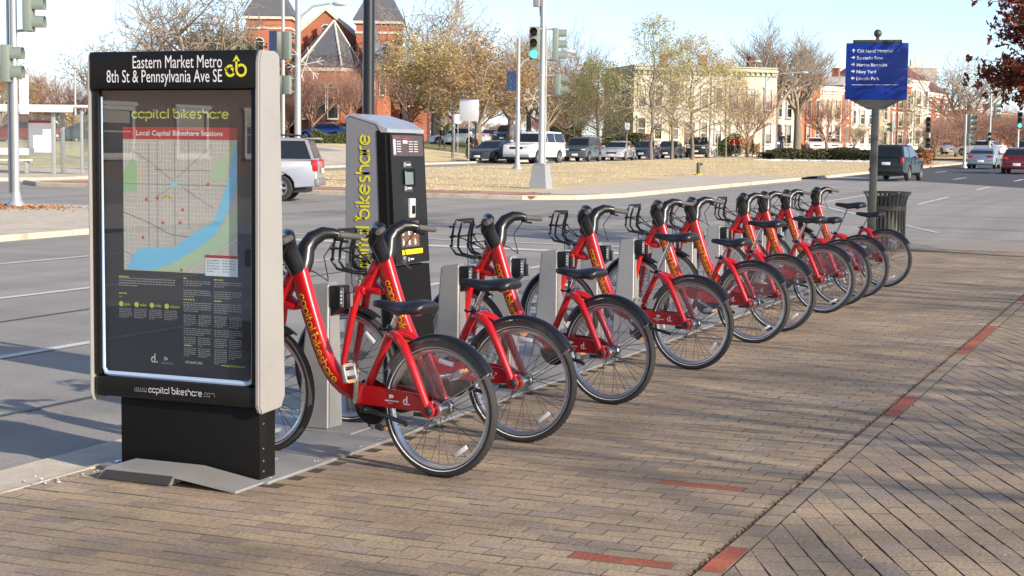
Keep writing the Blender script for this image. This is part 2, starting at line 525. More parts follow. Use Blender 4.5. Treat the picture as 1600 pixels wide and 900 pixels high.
M_patch = mat('asphalt_patch', (.215, .205, .20), .85, var=.15, vscale=1.5, bump=.5, bscale=150)
for poly in ([(-10.9, 5.2), (-8.9, 5.3), (-8.9, 8.4), (-10.8, 8.3)], [(-7.6, 17), (-6.1, 17.1), (-6.2, 21.5), (-7.7, 21.4)], [(-14, 34), (-11, 34.2), (-11, 36), (-14.1, 35.8)], [(-19, 32.5), (-15.5, 32.7), (-15.6, 34.2), (-19, 34)]):
    sheet('road_patch', poly, RD + .0045, M_patch, parent=road)
g2 = random.Random(4)
for sx_, sy_, a_, n_ in ((-7.2, 7.5, 1.9, 14), (-12.5, 10, 1.2, 16), (-6.2, 25.5, 2.6, 12), (-9, 33, 2.9, 20), (-13, 21, 1.5, 12), (-5.9, 12, 1.6, 18)):
    x, y = sx_, sy_
    for k in range(n_):
        a_ += g2.gauss(0, .35); L_ = g2.uniform(.15, .45); x2, y2 = x + math.cos(a_) * L_, y + math.sin(a_) * L_
        nx_, ny_ = -math.sin(a_) * .007, math.cos(a_) * .007
        sheet('road_crack', [(x + nx_, y + ny_), (x - nx_, y - ny_), (x2 - nx_, y2 - ny_), (x2 + nx_, y2 + ny_)], RD + .0068, M_tar, parent=road)
        x, y = x2, y2
mh = MB(); mh.lathe([(.001, .006), (.33, .006), (.35, .003)], 24, Matrix.Translation((-9.6, 26.9, RD + .006)))
mh.build('manhole_cover', mat('cast_iron', (.075, .07, .066), .6, bump=.6, bscale=60), road, 0)

# ---- near pavement: brick field, border course, angled field
pav = sheet('pavement', [(-4.93, -6), (9, -6), (9, 27.6), (-4.93, 27.6)], -.0045, M_joint, rise=.12)
ramp = sheet('kerb_ramp', [(-4.95, 27.6), (9, 27.6), (9, 31.5), (-2.6, 31.0), (-4.3, 29.9)], -.006, mat('ramp_concrete', (.30, .265, .225), .85, var=.18, vscale=2, bump=.3, bscale=80, dirt=(.22, .20, .17)), rise=.12)
kerb_line('near', [(-4.942, -6), (-4.942, 27.6)], .055, .0, M_kerb, parent=pav, side=1, base=-.006)
sheet('gutter', [(-5.42, -20), (-4.99, -20), (-4.99, 28), (-5.42, 28)], RD + .012, M_conc, parent=road)

def brick_mesh(L, Wd, H=.04):
    c = .0022
    x, y = L / 2, Wd / 2
    vs = [(-x, -y, -H), (x, -y, -H), (x, y, -H), (-x, y, -H),
          (-x, -y, -c), (x, -y, -c), (x, y, -c), (-x, y, -c),
          (-x + c, -y + c, 0), (x - c, -y + c, 0), (x - c, y - c, 0), (-x + c, y - c, 0)]
    fs = [(0, 1, 5, 4), (1, 2, 6, 5), (2, 3, 7, 6), (3, 0, 4, 7), (4, 5, 9, 8), (5, 6, 10, 9), (6, 7, 11, 10), (7, 4, 8, 11), (8, 9, 10, 11)]
    return vs, fs
BRI = [1] * 8 + [0]
BL, BW, JT = .2115, .1, .004
fullv, fullf = brick_mesh(BL - JT, BW - JT)
M_edge = mat('joint_dirt_edge', (.12, .097, .073), .95, var=.3, vscale=30)
def px_of(x, y, z=0):
    d = Vector((x, y, z - EYE)); w_ = d.dot(fw)
    if w_ < .2: return None
    return 800 + 2500 * d.dot(rt2) / w_, 450 - 2500 * d.dot(up2) / w_, w_
bricks = []   # (x, y, ang, length, red)
reds = [(-2.216, 5.86), (-2.216, 7.30)]
y = -2.0; row = 0
XL, XR = -4.935, -1.672
while y < 27.5:
    x = XL + (0 if row % 2 == 0 else -BL / 2)
    while x < XR:
        x0 = max(x, XL); x1 = min(x + BL, XR)
        if x1 - x0 > .05:
            cx, cy = (x0 + x1) / 2, y + BW / 2
            if not (-4.92 < cx < -3.96 and 6.42 < cy < 20.7):
                bricks.append((cx, cy, 0.0, x1 - x0, False))
        x += BL
    y += BW; row += 1
def make_red(tx, ty, n=2):
    yr = min((abs(b_[1] - ty), b_[1]) for b_ in bricks)[1]
    c = sorted((i for i in range(len(bricks)) if abs(bricks[i][1] - yr) < 1e-6), key=lambda i: abs(bricks[i][0] - tx))[:n]
    for i in c: bricks[i] = (*bricks[i][:4], True)

make_red(-2.0, 5.88); make_red(-2.0, 7.30)
# border course along the kerb direction
y = -2.0
while y < 27.5:
    red = any(a_ < y + BL / 2 < b_ for a_, b_ in ((5.72, 6.15), (9.85, 10.75), (13.2, 15.5), (18.2, 20), (1.5, 2)))
    bricks.append((-1.608, y + BL / 2, math.pi / 2, BL, red)); y += BL
# angled field, its bricks cut where they meet the border course
BWA = .107
th = R(-65.5); tx, ty = math.cos(th), math.sin(th); nx, ny = -ty, tx
cuts = []
XB = -1.551
for i in range(-40, 300):
    sgn = (i % 2) * BL * .5 + rng.uniform(-.02, .02)
    for j in range(-100, 60):
        px, py = -1.55 + nx * i * BWA + tx * (j * BL + sgn), 3.0 + ny * i * BWA + ty * (j * BL + sgn)
        if not (XB - .15 < px < 1.6 and -2 < py < 27.4): continue
        if px > XB + .14: bricks.append((px, py, th, BL, False)); continue
        hl, hw = (BL - JT) / 2, (BWA - JT) / 2
        q = [(px + tx * a_ + nx * c_, py + ty * a_ + ny * c_) for a_, c_ in ((-hl, -hw), (hl, -hw), (hl, hw), (-hl, hw))]
        out = []
        for k in range(4):
            p0, p1 = q[k], q[(k + 1) % 4]
            if p0[0] >= XB: out.append(p0)
            if (p0[0] >= XB) != (p1[0] >= XB):
                t = (XB - p0[0]) / (p1[0] - p0[0]); out.append((XB, p0[1] + (p1[1] - p0[1]) * t))
        if len(out) > 2:
            ar = abs(sum(out[k][0] * out[(k + 1) % len(out)][1] - out[(k + 1) % len(out)][0] * out[k][1] for k in range(len(out)))) / 2
            if ar > .0012: cuts.append(out)
def size_px(b):
    p = px_of(b[0], b[1])
    if p is None or not (-5 < p[0] < 1605 and 235 < p[1] < 903): return 0
    return 1e6 / (p[2] ** 3)
order = sorted(range(len(bricks)), key=lambda i: (-bricks[i][4], -size_px(bricks[i])))
single = set(order[:296])
me_full = MB().add(fullv, fullf).mesh('brick', [M_bk_obj, M_edge], 0, BRI)
me_red = MB().add(fullv, fullf).mesh('brick_red', [M_bk_red, M_edge], 0, BRI)
rest = MB(); ridx = []
for i, (x, y, a, L, red) in enumerate(bricks):
    dz = rng.uniform(-.0016, .0014); da = rng.gauss(0, .008)
    rx, ry = rng.gauss(0, .006), rng.gauss(0, .004)
    wv = 1.0 if abs(a - th) > .01 else (BWA - JT) / (BW - JT)
    Tm = Matrix.Translation((x + rng.gauss(0, .0013), y + rng.gauss(0, .0013), dz + gz(x, y))) @ Matrix.Rotation(a + da, 4, 'Z') @ Matrix.Rotation(rx, 4, 'X') @ Matrix.Rotation(ry, 4, 'Y') @ Matrix.Diagonal(((L - JT) / (BL - JT), wv, 1, 1))
    if i in single:
        o = bpy.data.objects.new('brick', me_red if red else me_full)
        COL.objects.link(o); o.parent = pav; o.matrix_local = Tm
        if red: o['label'] = 'orange red brick among the tan ones'
    else:
        rest.add(fullv, fullf, Tm); ridx += BRI
for q in cuts:
    n_ = len(q); z_ = rng.uniform(-.0014, .001)
    g_ = gz(*q[0]) + z_
    rest.add([(x, y, g_ - .04) for x, y in q] + [(x, y, g_) for x, y in q], [tuple(range(n_, 2 * n_))] + [(k, (k + 1) % n_, (k + 1) % n_ + n_, k + n_) for k in range(n_)])
    ridx += [0] + [1] * n_
ro = bpy.data.objects.new('brick_field', rest.mesh('brick_field', [M_bk_isl, M_edge], 0, ridx))
COL.objects.link(ro); ro.parent = pav; ro['kind'] = 'stuff'
# grit and leaf scraps lying in the border joint, old snow crumbs by the kerb
gm = MB()
for k in range(900):
    yy = rng.uniform(4.8, 22); xx = -1.672 + rng.gauss(0, .006)
    r_ = rng.uniform(.002, .006)
    gm.box((xx, yy, .001), (r_ * rng.uniform(1, 3), r_ * 2, r_), Matrix.Translation((0, 0, 0)))
go = gm.build('joint_litter', mat('leaf_litter', (.22, .13, .07), .9, island=.5), pav, 0); go['kind'] = 'stuff'
sm = MB()
for k in range(40):
    t = rng.random(); xx = -5.0 + t * .28 + rng.gauss(0, .05); yy = 6.0 + t * .42 + rng.gauss(0, .05)
    r_ = .004 + .012 * rng.random() ** 3
    sm.ball((xx, yy, .004 + r_ * .2), r_, 6, (1, rng.uniform(.6, 1.2), .45))
so = sm.build('old_snow', M_snow_old, None, 40); so['kind'] = 'stuff'
so['label'] = 'grey crumbs of old snow along the kerb left of the map panel'
lm = MB()
for k in range(420):
    xx, yy = rng.uniform(-4.7, 0.5), rng.uniform(5.0, 24)
    s_ = rng.uniform(.003, .008); a = rng.uniform(0, 6.28)
    lm.add([(xx + s_ * math.cos(a), yy + s_ * math.sin(a), .006), (xx - s_ * math.sin(a), yy + s_ * math.cos(a), .009), (xx - s_ * math.cos(a), yy - s_ * math.sin(a), .006)], [(0, 1, 2)])
lo = lm.build('pavement_litter', mat('litter', (.34, .27, .18), .9, island=.7), pav, 0); lo['kind'] = 'stuff'

# ---- islands and far pavements
HK = .12
med = sheet('left_median', [(-25.6, -40), (-18.2, -40), (-18.2, 25.5), (-18.8, 27.6), (-20.6, 29.6), (-23.0, 30.6), (-25.4, 30.4), (-25.9, 29)], RD + .10, M_conc)
kerb_line('k', [(-18.1, -4), (-18.1, 25.5), (-18.7, 27.7), (-20.6, 29.75), (-23.0, 30.75), (-25.4, 30.5)], .16, .105, M_kerb, parent=med, side=1, base=RD)
leafm = MB()
for k in range(500):
    xx, yy = rng.gauss(-24.2, 1.0), rng.gauss(28.9, .7)
    if xx < -25.3 or yy > 30: continue
    s_ = rng.uniform(.02, .05); a = rng.uniform(0, 6.28); z_ = gz(xx, yy) + RD + .115
    leafm.add([(xx + s_ * math.cos(a), yy + s_ * math.sin(a), z_), (xx - s_ * math.sin(a), yy + s_ * math.cos(a), z_ + .03), (xx - s_ * math.cos(a), yy - s_ * math.sin(a), z_)], [(0, 1, 2)])
o = leafm.build('fallen_leaves', mat('fallen_leaf', (.38, .16, .06), .9, island=.4), med, 0); o['kind'] = 'stuff'

isl_poly = [(-36.2, 43.6), (-34.5, 42.2), (-24, 42.2), (-17.6, 42.6), (-16.4, 43.6), (-15.8, 46), (-15.7, 128), (-17.5, 134), (-36.4, 134)]
isl = sheet('grass_median', isl_poly, RD + .10, M_grass)
kerb_line('k', [(-36.2, 43.5), (-34.5, 42.1), (-24, 42.1), (-17.55, 42.5), (-16.3, 43.5), (-15.7, 46), (-15.6, 70)], .18, .13, M_kerb, parent=isl, side=1, base=RD)
kerb_line('k', [(-15.45, 73.4), (-15.6, 130)], .18, .13, M_kerb, parent=isl, side=1, base=RD)
# brick edging strip of the island: real pavers laid in a soldier course
M_pr = mat('edging_brick', (.34, .19, .145), .85, var=.2, vscale=2, island=.25)
eb = MB(); ev, ef = brick_mesh(.5, .22)
for r_ in range(5):
    for k in range(46):
        xx = -35 + k * .44; yy = 42.85 + r_ * .56
        if xx > -17.4 - r_ * .1: continue
        eb.add(ev, ef, Matrix.Translation((xx, yy + rng.gauss(0, .01), gz(xx, yy) + RD + .112 + rng.uniform(0, .006))) @ Matrix.Rotation(math.pi / 2, 4, 'Z') @ Matrix.Diagonal((1, 1.8, 1, 1)))
sheet('edging_bed', [(-35, 42.5), (-17.6, 42.7), (-17.4, 45.6), (-35, 45.6)], RD + .104, M_joint, parent=isl)
o = eb.build('brick_edging', M_pr, isl, 0); o['kind'] = 'stuff'
sheet('concrete_pad', [(-17.2, 44.4), (-15.95, 46.2), (-15.95, 71), (-20.6, 71), (-19.2, 56), (-18.6, 45.8)], RD + .109, M_conc, parent=isl)
# grass tufts give the sheet an uneven edge
M_tuft = mat('grass_blades', (.60, .47, .265), .95, island=.12)
tf = MB()
for k in range(24000):
    xx = rng.uniform(-35.8, -16.2); yy = 45.8 + (128 - 45.8) * rng.random() ** 1.4
    if xx > -20.5 and yy < 71: continue
    z_ = gz(xx, yy) + RD + .10; h_ = rng.uniform(.015, .05); a = rng.uniform(0, 3.14); w_ = rng.uniform(.008, .02)
    dx, dy = math.cos(a) * w_, math.sin(a) * w_
    tf.add([(xx - dx, yy - dy, z_), (xx + dx, yy + dy, z_), (xx + dx * .2 + rng.uniform(-.05, .05), yy + dy * .2, z_ + h_)], [(0, 1, 2)])
o = tf.build('grass_tufts', M_tuft, isl, 0); o['kind'] = 'stuff'

blk = sheet('far_pavement', [(-37.5, 46.6), (-41.3, 76), (-41.3, 79), (-41.3, 1200), (-900, 1200), (-900, 200), (-200, 60), (-60, 33), (-44, 38)], RD + .10, M_conc)
kerb_line('k', [(-60, 32.9), (-44, 37.9), (-37.4, 46.5), (-41.2, 76), (-41.2, 150)], .18, .13, M_kerb, parent=blk, side=1, base=RD)
sheet('shelter_lawn', [(-45, 60), (-47.5, 78), (-130, 110), (-130, 60), (-66, 50)], RD + .106, M_grass, parent=blk)
sheet('side_road', [(-50, 84.6), (-200, 122), (-200, 131), (-50, 91)], RD + .110, M_asph, parent=blk)
sheet('corner_lawn', [(-45.5, 105), (-60, 104), (-100, 118), (-100, 160), (-47, 170)], RD + .108, M_lawn, parent=blk)
sheet('corner_grass_edge', [(-42.5, 86), (-46, 92.5), (-60, 97), (-60, 103.5), (-45.5, 104.4), (-42.5, 108)], RD + .109, M_grass, parent=blk)
sheet('brick_walk', [(-41.5, 84), (-42.4, 86), (-42.4, 200), (-41.5, 200)], RD + .110, mat('walk_brick', (.33, .16, .11), .85, var=.25, vscale=3), parent=blk)
sheet('far_median', [(-36.4, 150), (-17.5, 150), (-16, 156), (-16, 800), (-36.4, 800)], RD + .10, M_grass)
sheet('right_verge', [(6, 66), (80, 66), (80, 900), (6, 900)], RD + .10, M_grass)
# snow patch by the shrubs on the median
pm = MB()
for k in range(300):
    t = rng.random(); xx = -30.5 + t * 8.5; yy = 122.0 + t * 1.2 + rng.gauss(0, .7)
    r_ = rng.uniform(.15, .5)
    pm.ball((xx, yy, gz(xx, yy) + RD + .10), r_, 6, (1, .8, .16))
o = pm.build('snow_patch', M_snow, None, 50); o['kind'] = 'stuff'
o['label'] = 'thin patch of snow in front of the low dark shrubs on the median'
# ------------------------------------------------------------------ bicycles
M_red = mat('red_paint', (.42, .005, .009), .30, coat=.45, var=.05, vscale=9)
M_blk = mat('black_plastic', (.010, .011, .014), .30, var=.1, vscale=20, spec=.45)
M_blkm = mat('black_matt', (.022, .022, .024), .6)
M_tyre = mat('tyre_rubber', (.028, .027, .026), .75, bump=.25, bscale=180)
M_rim = mat('rim_alloy', (.62, .63, .65), .32, metal=1.0)
M_steel = mat('bright_steel', (.66, .66, .66), .25, metal=1.0)
M_spoke = mat('spoke_steel', (.035, .035, .037), .55, metal=.0)
M_stay = mat('stay_wire', (.30, .30, .31), .5, metal=.6)
M_grip = mat('grip_rubber', (.075, .073, .07), .7)
M_yel = mat('yellow_print', (.72, .42, .012), .5)
M_wht = mat('white_print', (.78, .78, .78), .5)
M_redl = mat('red_lens', (.60, .02, .01), .15, coat=1.0)
M_amb = mat('amber_lens', (.85, .30, .02), .2, coat=1.0)
M_refl = mat('white_reflector', (.75, .77, .78), .2, coat=.8)
M_guard = glass_mat('clear_guard', (.93, .93, .95), gloss=1.5, rough=.12, alpha=.06)
M_sad = mat('saddle_vinyl', (.014, .014, .018), .38)
M_alu = mat('brushed_alu', (.38, .38, .375), .45, metal=.5, var=.08, vscale=14, dirt=(.31, .305, .30), dscale=1.4)

def Ty(x, y, z):   # frame whose local z is the bike's sideways axis
    return Matrix.Translation((x, y, z)) @ Matrix.Rotation(R(90), 4, 'X')

def make_wheel(root, front):
    hx = 1.13 if front else 0.0
    T = Ty(hx, 0, .335)
    w = bpy.data.objects.new('front_wheel' if front else 'rear_wheel', None)
    mb = MB()
    # rim as the wheel's own mesh
    mb.lathe([(.282, -.012), (.290, -.015), (.299, -.015), (.299, .015), (.290, .015), (.282, .012), (.274, .006), (.274, -.006), (.282, -.012)], 48, T)
    w = mb.build('front_wheel' if front else 'rear_wheel', M_rim, root, 40)
    t = MB(); N = 72
    prof = [(.294, -.015), (.306, -.0235), (.322, -.0245), (.332, -.014), (.335, 0), (.332, .014), (.322, .0245), (.306, .0235), (.294, .015)]
    t.lathe(prof, N, T)
    for k in range(N):           # tread blocks
        a = 2 * math.pi * k / N
        for s_ in (-1, 1):
            Tb = T @ Matrix.Rotation(a + (.022 if s_ > 0 else 0), 4, 'Z') @ Matrix.Translation((.3305, 0, s_ * .010)) @ Matrix.Rotation(-s_ * .5, 4, 'Y')
            t.box((0, 0, 0), (.006, .017, .014), Tb)
    t.build('tyre', M_tyre, w, 30)
    st = MB()
    for s_ in (-1, 1):
        st = MB(); st.lathe([(.3015, s_ * .0218), (.3035, s_ * .0236), (.3055, s_ * .0243)], 48, T)
        st.build('tyre_stripe', M_refl, w, 60)
    sp = MB()
    for k in range(32):
        s_ = 1 if k % 2 else -1
        a = 2 * math.pi * k / 32; off = .55 * (1 if (k // 2) % 2 else -1)
        hub = T @ Vector((.030 * math.cos(a + off * 2), .030 * math.sin(a + off * 2), s_ * .030))
        rm = T @ Vector((.276 * math.cos(a), .276 * math.sin(a), s_ * .004))
        sp.tube([hub, rm], .0017, 4)
    sp.build('spokes', M_spoke, w, 0)['kind'] = 'stuff'
    h = MB()
    h.lathe([(.001, -.05), (.012, -.05), (.018, -.035), (.034, -.034), (.034, -.028), (.020, -.026), (.020, .026), (.034, .028), (.034, .034), (.018, .035), (.012, .05), (.001, .05)], 20, T)
    h.build('hub', M_steel, w)
    for a in ((R(250), R(70)) if front else (R(235), R(100))):
        rf = MB()
        s_ = 1
        Tr = T @ Matrix.Rotation(a, 4, 'Z') @ Matrix.Translation((.235, 0, -.008))
        rf.box((0, 0, 0), (.022, .085, .016), Tr, .004)
        rf.build('spoke_reflector', M_refl, w)
    return w

def rearc(cx, cz, r, a0, a1, n):
    return [(cx + r * math.cos(R(a0 + (a1 - a0) * i / n)), cz + r * math.sin(R(a0 + (a1 - a0) * i / n))) for i in range(n + 1)]

def fender(root, cx, a0, a1, name):
    mb = MB(); rings = []
    n = 28
    for i in range(n + 1):
        a = R(a0 + (a1 - a0) * i / n)
        ring = []
        for r_, y in ((.343, -.034), (.356, -.031), (.364, -.018), (.367, 0), (.364, .018), (.356, .031), (.343, .034), (.354, .027), (.361, 0), (.354, -.027)):
            ring.append((cx + r_ * math.cos(a), y, .335 + r_ * math.sin(a)))
        rings.append(ring)
    mb.loft(rings)
    return mb.build(name, M_blk, root, 50)

DT = [(.895, .965), (.845, .835), (.80, .72), (.755, .61), (.705, .51), (.655, .445), (.585, .395), (.50, .370), (.44, .368)]
def dt_pt(s):
    """point and unit direction on the down tube's centre line at arc length s"""
    acc = 0
    for (a, b) in zip(DT[:-1], DT[1:]):
        L = math.hypot(b[0] - a[0], b[1] - a[1])
        if acc + L >= s or b is DT[-1]:
            t = (s - acc) / L
            return a[0] + (b[0] - a[0]) * t, a[1] + (b[1] - a[1]) * t
        acc += L
def dt_fr(s):
    p = dt_pt(s); q0 = dt_pt(max(0, s - .03)); q1 = dt_pt(s + .03)
    tx, tz = q1[0] - q0[0], q1[1] - q0[1]; l = math.hypot(tx, tz)
    return p, (tx / l, tz / l)

def make_bike(label, group):
    root = thing('hire_bicycle', label, 'bicycle', group=group)
    # --- frame: step-through down tube with seat tube and stays, one welded part
    fr = MB()
    L = sum(math.hypot(b[0] - a[0], b[1] - a[1]) for a, b in zip(DT[:-1], DT[1:]))
    rings = []
    for i in range(27):
        s = L * i / 26
        (px, pz), (tx, tz) = dt_fr(min(s, L - .001))
        nx_, nz_ = tz, -tx
        hn = .052 - .007 * math.sin(math.pi * i / 26)       # half height across
        ring = []
        for k in range(14):
            a = 2 * math.pi * k / 14
            ca, sa = math.cos(a), math.sin(a)
            e = .7
            u = hn * abs(ca) ** e * (1 if ca > 0 else -1); v = .036 * abs(sa) ** e * (1 if sa > 0 else -1)
            ring.append((px + nx_ * u, v, pz + nz_ * u))
        rings.append(ring)
    fr.loft(rings)
    fr.tube([(.455, 0, .34), (.43, 0, .43), (.365, 0, .56), (.300, 0, .692)], [.026, .024, .0225, .0235], 12)
    fr.lathe([(.001, -.045), (.034, -.045), (.034, .045), (.001, .045)], 18, Ty(.46, 0, .335))
    for s_ in (-1, 1):
        fr.tube([(.292, s_ * .012, .672), (.262, s_ * .034, .684), (.215, s_ * .056, .668), (.165, s_ * .068, .630), (.115, s_ * .074, .545), (.060, s_ * .078, .435), (.018, s_ * .080, .350)], [.020, .0235, .0235, .0235, .022, .021, .020], 10)
        fr.lathe([(.001, -.012), (.030, -.012), (.037, -.006), (.037, .006), (.030, .012), (.001, .012)], 18, Ty(.012, s_ * .081, .335))
    # head tube, fork crown block and the locking plate between the tubes
    fr.tube([(.912, 0, .988), (.925, 0, .945), (.975, 0, .865), (1.032, 0, .775)], [.038, .045, .040, .041], 12)
    fr.box((.905, 0, .962), (.085, .062, .05), None, .014)
    fr.build('frame', M_red, root, 40)
    lp = MB()
    lp.box((.975, 0, .785), (.155, .066, .040), Matrix.Translation((.975, 0, .785)) @ Matrix.Rotation(R(-4), 4, 'Y') @ Matrix.Translation((-.975, 0, -.785)), .012)
    lp.prism([(.90, .80), (1.04, .80), (.98, .86)], -.012, .012, Matrix(((1, 0, 0, 0), (0, 0, -1, 0), (0, 1, 0, 0), (0, 0, 0, 1))))
    lp.build('locking_plate', M_red, root, 40)
    fk = MB()
    for s_ in (-1, 1):
        fk.tube([(1.03, s_ * .038, .785), (1.055, s_ * .056, .70), (1.09, s_ * .060, .54), (1.128, s_ * .062, .345)], [.025, .025, .022, .016], 10)
        fk.lathe([(.001, -.008), (.022, -.008), (.022, .008), (.001, .008)], 14, Ty(1.13, s_ * .063, .335))
    fk.box((1.035, 0, .785), (.075, .115, .05), None, .015)
    fk.build('fork', M_red, root, 40)
    # --- chain boxes either side of the rear wheel
    for s_ in (-1, 1):
        cb = MB()
        T2 = Matrix(((1, 0, 0, 0), (0, 0, -1, 0), (0, 1, 0, 0), (0, 0, 0, 1)))
        poly = [(.500, .400), (.455, .424), (.10, .408), (.035, .372), (.035, .33), (.10, .322), (.44, .322), (.500, .34)]
        y0, y1 = (.044, .070) if s_ > 0 else (-.070, -.044)
        bm = bmesh.new()
        vs = [bm.verts.new((x, y0, z)) for x, z in poly]
        f = bm.faces.new(vs); r_ = bmesh.ops.extrude_face_region(bm, geom=[f])
        for v in [g for g in r_['geom'] if isinstance(g, bmesh.types.BMVert)]: v.co.y = y1
        bmesh.ops.recalc_face_normals(bm, faces=bm.faces)
        bmesh.ops.bevel(bm, geom=bm.edges[:], offset=.006, segments=2, affect='EDGES')
        cb.addbm(bm); bm.free()
        cbo = cb.build('chain_box', M_red, root, 40)
        # white sponsor print: a flag with small capitals, and "d."
        pr = MB(); yy = s_ * .0712; sg = -1 if s_ > 0 else 1
        X0 = .255 if s_ > 0 else .285
        def fl(u, v): return (X0 + sg * u, yy, .352 + v)
        pr.add([fl(0, .040), fl(.0, .018), fl(.028, .026), fl(.028, .036), fl(.014, .038)], [(0, 1, 2, 3, 4)])
        for k in range(9):
            u = -.024 + k * .0095
            pr.add([fl(u, .004), fl(u + .006, .004), fl(u + .006, .011), fl(u, .011)], [(0, 1, 2, 3)])
        for k in range(4):
            u = -.004 + k * .007
            pr.add([fl(u, -.006), fl(u + .004, -.006), fl(u + .004, -.002), fl(u, -.002)], [(0, 1, 2, 3)])
        pr.build('sponsor_print', M_wht, cbo, 0)
        pr = MB(); put_text(pr, 'd.', .062, fl(.085, -.004), (sg, 0, 0), (0, 0, 1), 'L', .012)
        pr.build('sponsor_print', M_wht, cbo, 0)
    # --- word mark along the down tube
    for s_ in (1, -1):
        tx_ = MB()
        def mp(u, v, s_=s_):
            s0 = .125 + u if s_ > 0 else .125 + .50 - u
            (px, pz), (tx, tz) = dt_fr(min(max(s0, 0), L - .01))
            nx_, nz_ = -tz * 1.0, tx * 1.0     # towards the rear / upper side
            off = (v - .018)
            if s_ < 0: off = -off
            # rearward normal
            if nx_ > 0: nx_, nz_ = -nx_, -nz_
            lim = max(0.0, 1 - (off / .050) ** 2)
            yv = .0368 * lim ** .36 + .0009
            return (px + nx_ * off, s_ * yv, pz + nz_ * off)
        put_mark(tx_, 'capital bikeshare', .033, mp, sw=.145, length=.50)
        tx_.build('word_mark', M_yel, root, 0)
    # --- cranks, pedals, chain guard
    ca = MB()
    top, bot = Vector((.434, .098, .490)), Vector((.487, -.098, .180))
    for y0, e in ((.075, top), (-.075, bot)):
        b0 = Vector((.46, y0, .335)); e2 = Vector((e.x, e.y, e.z))
        ca.tube([b0 + (b0 - e2).normalized() * .012, b0, (b0 + e2) / 2, e2, e2 + (e2 - b0).normalized() * .012], [.010, .017, .0125, .014, .008], 8)
        ca.lathe([(.001, -.010), (.015, -.010), (.015, .010), (.001, .010)], 12, Ty(.46, y0, .335))
        ca.tube([e2 + Vector((0, -.014, 0)), e2 + Vector((0, .014 if e.y > 0 else -.014, 0))], .013, 10)
    ca.tube([(.46, -.085, .335), (.46, .085, .335)], .010, 10)
    ca.build('crank', M_steel, root, 40)
    for e, s_, tilt in ((top, 1, 75), (bot, -1, 10)):
        pd = MB()
        Tp = Matrix.Translation((e.x, e.y + s_ * .062, e.z)) @ Matrix.Rotation(R(-tilt), 4, 'Y')
        for q in (-1, 1):
            pd.box((q * .038, 0, 0), (.014, .092, .026), Tp, .004)
            pd.box((0, q * .040, 0), (.07, .014, .024), Tp, .004)
        pd.box((0, 0, 0), (.030, .08, .018), Tp, .004)
        po = pd.build('pedal', M_grip if s_ < 0 else mat('pedal_alloy', (.45, .45, .44), .45, metal=.7), root)
        for q in (-1, 1):
            pr = MB(); pr.box((q * .0465, 0, 0), (.004, .055, .017), Tp, .001)
            pr.build('pedal_reflector', M_amb, po)
    cg = MB()
    cg.lathe([(.001, -.064), (.098, -.064), (.104, -.056), (.104, -.048), (.001, -.046)], 28, Ty(.46, 0, .335) @ Matrix.Diagonal((1, 1, -1, 1)) @ Matrix.Translation((0, 0, 0)))
    cg.lathe([(.001, .036), (.100, .036), (.104, .040), (.104, .047), (.001, .050)], 28, Ty(.455, 0, .308))
    cg.build('chain_guard', M_blk, root)
    # --- hub brake drum, gear hub, stand
    dr = MB()
    dr.lathe([(.001, -.058), (.044, -.058), (.046, -.052), (.046, -.040), (.040, -.036), (.001, -.034)], 22, Ty(0, 0, .335))
    dr.build('hub_brake', M_steel, root)
    dr = MB(); dr.lathe([(.001, .036), (.04, .036), (.044, .044), (.04, .058), (.001, .060)], 22, Ty(0, 0, .335))
    dr.build('hub_brake', M_steel, root)
    gh = MB()
    gh.lathe([(.001, .060), (.030, .062), (.036, .068), (.036, .074), (.022, .086), (.001, .088)], 12, Ty(-.002, 0, .335))
    gh.build('gear_hub', M_blkm, root)
    gh = MB(); gh.box((.055, .088, .312), (.075, .008, .020), None, .003); gh.build('chain_adjuster', M_blkm, root)
    gh = MB(); gh.lathe([(.001, -.088), (.024, -.088), (.024, -.094), (.012, -.104), (.001, -.104)], 10, Ty(.0, 0, .335))
    gh.build('axle_nut', M_blkm, root)
    ks = MB()
    ks.tube([(.40, .075, .300), (.36, .088, .302), (.25, .094, .285), (.135, .098, .262), (.125, .108, .258)], [.012, .013, .0115, .011, .012], 8)
    ks.box((.41, .055, .300), (.05, .04, .03), None, .006)
    ks.build('kick_stand', M_blk, root)
    # --- seat post (long enough to be drawn out), clamp, saddle with its light
    ps = MB(); d = Vector((-.41, 0, .912)).normalized(); b0 = Vector((.302, 0, .69))
    ps.tube([b0 - d * .25, b0 + d * .095], .0135, 12)
    ps.build('seat_post', M_steel, root)
    cl = MB()
    cl.lathe([(.0145, -.012), (.026, -.012), (.026, .014), (.0145, .014)], 16, Matrix.Translation((.296, 0, .706)) @ Matrix.Rotation(R(-24), 4, 'Y'))
    cl.tube([(.318, -.045, .702), (.322, 0, .700), (.322, .05, .704), (.322, .062, .712)], [.007, .006, .006, .008], 8)
    cl.build('seat_clamp', M_blk, root)
    sd_ = MB(); rings = []
    prof = [(.405, .006, .832, .010), (.395, .022, .838, .020), (.36, .029, .842, .026), (.31, .034, .838, .030), (.26, .046, .836, .034), (.215, .070, .842, .038), (.17, .094, .850, .040), (.125, .105, .856, .040), (.09, .102, .855, .038), (.068, .086, .850, .030), (.060, .055, .846, .016)]
    for x, hw, zt, th_ in prof:
        ring = []
        for k in range(14):
            a = 2 * math.pi * k / 14; ca_, sa_ = math.cos(a), math.sin(a)
            yy = hw * abs(ca_) ** .75 * (1 if ca_ > 0 else -1)
            zz = (zt - th_ * .5) + th_ * .55 * abs(sa_) ** .8 * (1 if sa_ > 0 else -1.0)
            zz -= .010 * (abs(yy) / .105) ** 2
            zz = zt - (zt - zz) * 1.55
            ring.append((x, yy, zz + .004))
        rings.append(ring)
    sd_.loft(rings)
